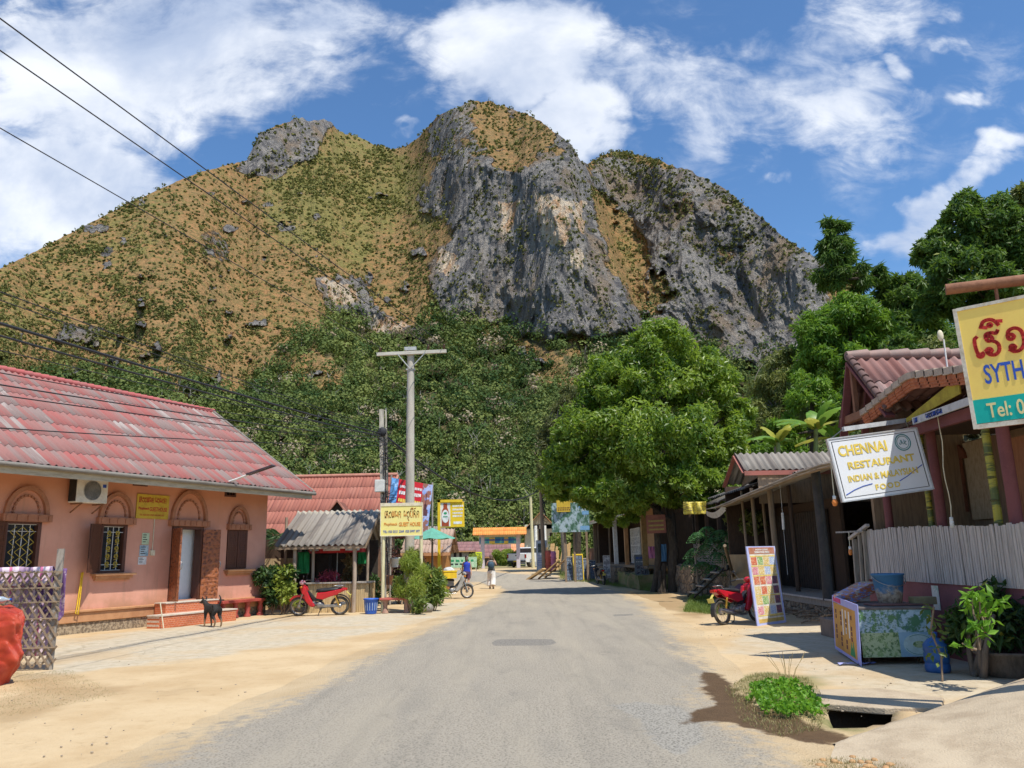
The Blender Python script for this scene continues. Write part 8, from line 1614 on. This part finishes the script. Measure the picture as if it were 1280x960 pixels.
mu,bq=stand_board('menu_board','grey chalk menu board on legs left of the mango trunks','menu board',794,811,694,728,39,None,mat=M('slate_grey',(.20,.21,.24),(.15,.16,.18),bump=.05),frame=WOODG,z=.0,rows=((.86,.93,INKB),(.74,.77,INKW)))
for j in range(3):a=MB();[bq.rect(a,.12+.28*i,.34+.28*i,.12+.19*j,.25+.19*j,0,.006)for i in range(3)];a.build('photo',photo_mat('menu_ph%d'%j,[(.10,.08,.10),(.32,.28,.28),(.05,.04,.06)],9,seed=j),mu,world=True)
YT=35.2;tbq=Board(PY(809,667,YT-1.3),PY(833,666,YT-1.3),PY(809,644,YT-1.3));trs=board_thing('wooden_sign','reddish brown wooden sign nailed to the left trunk of the mango tree','sign',tbq,.04,M('red_brown_board',(.26,.09,.05),(.18,.06,.035),scale=4));a=MB()
for v,mt in((.62,INKY),(.38,M('green_yellow',(.35,.36,.06),bump=0)),(.16,INKO)):u=.1;tbq.rect(a,.1,.9,v,v+.09,0,.004)
a.build('painted_bands',M('dull_gold',(.34,.24,.06),bump=0),trs,world=True)
BARK=M('dark_bark',(.055,.042,.032),(.10,.08,.06),scale=5,stretch=(4,4,.8),rough=.95,bump=1.0,bd=.03)
BARKP=M('pale_bark',(.26,.22,.17),(.17,.14,.11),scale=5,stretch=(4,4,.8),rough=.95,bump=.8)
def tree(name,label,base,lobes,mat,per,L,Wd,trunks,seed,bark=BARK,cat='tree',droop=.4,group=None,clump=.26,fill=.25,shell=.35,tj=.3,flat=.8,out=.8):
 """lobes: (x,y,z,rx,ry,rz,count) relative to the base; trunks: (p,q,r0,r1)"""
 r_=np.random.default_rng(seed);rr=random.Random(seed);root=thing(name,label,cat,base,0,group);Cs,Rs,Tt=[],[],[]
 for(x,y,z,rx,ry,rz_,k)in lobes:
  c=lobes_on((x,y,z),(rx,ry,rz_),k,r_,-.75,fill);Cs.append(c);Rs.append(np.full(k,clump*min(rx,rz_))*(.7+.6*r_.random(k)));Tt.append(np.clip(.4+.25*r_.normal(size=k),0,.84))
 C_,R__,T_=np.concatenate(Cs),np.concatenate(Rs),np.concatenate(Tt);V_,F__,tn_=clumps(C_,R__,per,L,Wd,r_,droop,shell,flat,tj,base=T_,out=out)
 npmesh('crown',V_,F__,mat,root,attrs={'tint':tn_});a=MB();ends=[]
 for p,q,r0,r1 in trunks:limb(a,p,q,r0,r1,.06,7,rr,10);ends.append((Vector(q),r1))
 for i in range(0,len(C_),max(1,len(C_)//26)):
  c=Vector(C_[i]);e,r1=min(ends,key=lambda t_:(t_[0]-c).length);limb(a,e,e.lerp(c,.92),r1*.55,.015,.1,4,rr,6)
 a.build('trunk',bark,root);return root
MANGO=leaf_mat('mango_leaves',(.060,.135,.014),(.25,.34,.045),(.46,.44,.14),trans=.45,rough=.42,spec=.5)
mb0=Vector((PY(838,741,35.2).x,35.2,0));k=.0352
def R(px,py,dy=0):q=PY(px,py,35.2+dy);return(q.x-mb0.x,dy,q.z)
def lobe(px,py,rpx,rpy,n_,dy=0,ry=None):x,y,z=R(px,py,dy);return(x,y,z,rpx*k,(ry or rpx*k),rpy*k,n_)
tree('mango_tree','big dense green mango tree overhanging the road before the shophouse',mb0,[lobe(825,452,62,58,70,0),lobe(770,480,48,44,46,-.6),lobe(880,475,50,46,46,.3),lobe(745,545,58,55,60,-.5),lobe(815,545,75,66,80,-1.0,3.0),lobe(890,545,52,58,56,.2),lobe(715,590,42,42,42,0),lobe(765,612,56,34,50,-.8),lobe(842,603,58,32,50,-1.4),lobe(895,610,36,36,30,-.4),lobe(700,612,26,24,18,.3),lobe(772,645,30,14,16,0),lobe(925,520,22,26,14,.5)],MANGO,150,.24,.095,[((.1,0,-.1),R(838,640),.23,.18),(R(838,640),R(825,520),.20,.10),(R(838,640),R(880,540),.16,.08),((-.7,.2,-.1),R(822,660),.16,.13),(R(822,660),R(815,600),.15,.1),(R(822,660),R(825,620),.13,.08),(R(815,600),R(760,540),.12,.06),(R(838,650,-.2),R(790,615,-.6),.1,.05),((-.3,-.1,-.1),(-.2,-.1,1.2),.17,.10),((-.5,-.3,-.1),(-.4,-.2,.9),.12,.07)],101,clump=.23,droop=.35,shell=.5,fill=.12)
def rtree(name,label,px,Y,lobes,mat,per,L,Wd,seed,bark=BARK,**kw):
 b_=PY(lobes[0][0],lobes[0][1],Y);bz=zat(b_.x,Y);base=Vector((b_.x,Y,bz));kk=Y/1000;lb=[]
 for(lx,ly,rx,ry,n_,*dy)in lobes:q=PY(lx,ly,Y+(dy[0]if dy else 0));lb.append((q.x-base.x,(dy[0]if dy else 0),q.z-bz,rx*kk,rx*kk,ry*kk,n_))
 top=max(l[2]for l in lb);low=min(l[2]for l in lb)
 return tree(name,label,base,lb,mat,per,L,Wd,[((0,0,-.3),(0,0,max(1.0,low)),.22,.16),((0,0,max(1.0,low)),(lb[0][0]*.5,0,top),.16,.07)],seed,bark,**kw)
RT1=leaf_mat('deep_green_leaves',(.038,.090,.018),(.135,.215,.036),(.32,.34,.07),trans=.35,rough=.5);RT2=leaf_mat('fresh_green_leaves',(.075,.165,.02),(.20,.32,.04),(.36,.38,.08),trans=.4,rough=.45);RT3=leaf_mat('olive_leaves',(.09,.12,.03),(.20,.22,.06),(.35,.33,.12),trans=.35)
HG='trees on the slope behind the right hand houses'
rtree('tall_tree','tall dark narrow crowned tree rising highest behind the shelters',1052,52,[(1043,285,15,24,12),(1046,318,28,26,20),(1060,345,34,22,22),(1085,345,26,14,12,1),(1035,350,20,22,10)],RT1,150,.55,.10,201,group=HG,droop=.9,clump=.34)
rtree('broad_tree','broad bright green tree between the mango and the pinkish gable',1055,43,[(1060,405,52,44,55),(1022,430,38,42,34),(1100,425,36,40,30),(1045,465,58,40,44,-1),(1090,480,44,40,30,-1)],RT2,150,.34,.10,202,group=HG)
rtree('great_tree','great dark green tree filling the upper right corner of the slope',1235,40,[(1225,275,56,40,50),(1185,315,40,34,34),(1270,310,55,50,50),(1215,350,60,44,50,-1),(1175,385,34,30,24),(1260,385,60,40,40),(1330,330,60,60,44),(1205,258,24,18,12)],RT1,165,.34,.12,203,group=HG)
rtree('hillside_tree','shaded tree in the gap between the tall tree and the great tree',1130,54,[(1130,375,40,34,36),(1110,410,36,36,26),(1150,420,40,36,26),(1120,355,20,16,10)],RT1,130,.5,.14,204,group=HG)
rtree('bamboo_grove_tree','loose olive tree just right of the mango crown',968,44,[(968,480,32,40,34),(985,520,34,34,28),(955,520,28,34,24),(975,445,16,20,10)],RT3,110,.36,.06,205,bark=BARKP,group=HG,droop=.6,fill=.35)
rtree('lower_tree','yellowish leafed small tree behind the broad tree and the banana plants',1015,36,[(1015,500,34,26,26),(1050,520,30,26,20),(985,540,26,20,16)],RT2,110,.28,.09,206,group=HG)
rtree('roadside_tree','dark leafy tree behind the pinkish tiled gable',1110,31,[(1100,470,34,34,26),(1130,440,30,26,20),(1080,500,28,34,20)],RT1,120,.26,.09,207,group=HG)
rtree('far_crest_tree','tree on the skyline at the right edge behind the great tree',1290,70,[(1285,250,40,22,30),(1330,250,40,30,20),(1262,262,18,14,8)],RT3,110,.7,.2,208,group=HG)
rtree('olive_tree','tall thin olive tree left of the mango tree',700,56,[(700,545,26,44,36),(690,590,24,34,24),(715,505,22,26,18),(705,625,24,22,14)],leaf_mat('dull_olive_leaves',(.07,.09,.03),(.16,.17,.06),(.3,.26,.14),trans=.3),110,.38,.08,209,bark=BARKP,fill=.4)
rtree('small_tree','small green tree behind the racks below the mango crown',735,52,[(722,600,20,22,14),(735,580,16,16,8)],RT1,110,.3,.09,210)
UT=['bushy far tree behind the gap left of the great tree','bushy far tree behind the great dark tree','dark bushy tree beyond the foot of the tall narrow tree','bushy olive tree between the broad tree and the cliff foot','bushy tree beyond the olive tree right of the mango','bushy tree far behind the right edge of the great tree','small bushy tree just above the mango crown on its right','bushy tree low behind the yellowish small tree','nearer dark bush left of the rusty pipe','nearer bush directly behind the rusty pipe','nearer bush at the right edge above the yellow sign']
for i,(px_,Y_,cy_,r__)in enumerate(((1160,62,430,60),(1230,64,420,70),(1090,70,440,50),(1010,66,480,46),(950,72,520,40),(1290,55,430,70),(925,60,560,34),(980,50,560,36),(1180,34,450,44),(1240,32,440,50),(1300,34,450,50))):
 rtree('undergrowth_tree',UT[i],px_,Y_,[(px_,cy_,r__,r__*.8,34),(px_+r__*.6,cy_+r__*.4,r__*.7,r__*.6,20),(px_-r__*.6,cy_+r__*.4,r__*.7,r__*.6,20),(px_,cy_+r__*.9,r__*.9,r__*.5,20)],(RT1,RT2,RT3)[i%3],80,.5 if Y_>50 else.3,.16 if Y_>50 else.1,300+i,group='bushy trees filling the slope')
fb_=Vector(G(877,748));r_=np.random.default_rng(51);mo=thing('feathery_tree','young feathery leaved tree with a pale stem before the rubble wall','tree',fb_);rr=random.Random(51);a=MB();limb(a,(0,0,0),(-.12,0,1.7),.055,.035,.05,6,rr,8)
P,D=[],[];sc_=fb_.y/1000
for(px_,py_)in((872,665),(884,658),(900,662),(868,685),(882,680),(896,690),(905,678),(878,702),(892,706),(864,698),(910,665),(890,672)):
 c=PY(px_,py_,fb_.y+random.uniform(-.5,.5))-fb_;limb(a,(-.12,0,1.4+random.random()*.3),tuple(c),.02,.008,.12,4,rr,5)
 for q in range(9):
  az_=q*.7+rr.random();L_=.42
  for t_ in np.linspace(.12,1,9):
   pt_=np.array(c)+np.array([math.cos(az_)*L_*t_,math.sin(az_)*L_*t_,.08*t_-.42*t_*t_])
   for s_ in(-1,1):P.append(pt_);D.append((-math.sin(az_)*s_,math.cos(az_)*s_,-.5))
V_,F__,tn_=leaves(np.array(P),np.array(D),.17,.05,r_.random(len(P))*.8,r_);npmesh('crown',V_,F__,leaf_mat('soft_green_leaves',(.05,.14,.045),(.10,.22,.08),trans=.3),mo,attrs={'tint':tn_});a.build('trunk',BARKP,mo)
def banana(px_,py_,Y_,n_,L,label,seed):
 rr=random.Random(seed);c=PY(px_,py_,Y_);z0_=zat(c.x,Y_);root=thing('banana_plant',label,'banana plant',(c.x,Y_,z0_),0,'banana plants');h=c.z-z0_;a=MB();limb(a,(0,0,-.2),(0,0,h),.14,.08,.03,5,rr,9);a.build('stem',M('banana_stem',(.22,.26,.08),(.16,.14,.06)),root)
 for i in range(n_):
  az_=2*math.pi*i/n_+rr.uniform(-.3,.3);el=rr.uniform(.35,1.25);a=MB();a.sm=True;vs=[];m_=12;Lq=L*rr.uniform(.8,1.15);wd=.26
  for j in range(m_+1):
   t_=j/m_;r0=Lq*t_*math.cos(el)*(1+.2*t_);z_=h+Lq*math.sin(el)*t_-.75*Lq*t_*t_*.6;w_=wd*math.sin(math.pi*min(1,t_*.93+.07))**.6*(.3 if j==0 else 1)
   for s_ in(-1,0,1):vs.append((r0*math.cos(az_)-s_*w_*math.sin(az_),r0*math.sin(az_)+s_*w_*math.cos(az_),z_-(.08 if s_ else 0)+.02*math.sin(j*2.3*s_)))
  a.add(vs,[(j*3+k_,j*3+k_+1,(j+1)*3+k_+1,(j+1)*3+k_)for j in range(m_)for k_ in range(2)]);o=a.build('leaf',BANL if i%3 else BANY,root)
def banana_mat(name,c1,c2):
 m,t,b=newmat(name);co=t.coord();t.put(b.inputs['Base Color'],t.mix(t.ramp(t.noise(co,5,4),.35,.7),c1,c2));b.inputs['Roughness'].default_value=.4;tr_=t.new('ShaderNodeBsdfTranslucent');tr_.inputs[0].default_value=(*c2,1);mx=t.new('ShaderNodeMixShader',ins={0:.4,1:b.outputs[0],2:tr_.outputs[0]});t.l.new(mx.outputs[0],m.node_tree.nodes['Material Output'].inputs[0]);return m
BANL=banana_mat('banana_leaf',(.12,.26,.03),(.22,.38,.06));BANY=banana_mat('yellow_banana_leaf',(.36,.36,.05),(.48,.46,.08))
banana(1020,535,31.5,9,1.9,'tallest banana plant with upright pale leaves behind the upper grey roof',1);banana(972,552,31,8,1.5,'banana plant with yellowing leaves left of the tallest one',2);banana(1048,548,32,7,1.4,'small banana plant nearest the pinkish gable',3)
hedge('undergrowth','yellow green undergrowth behind the upper grey roof',925,1062,30,3.6,RT3,7000,.24,9,'undergrowth',2.0)
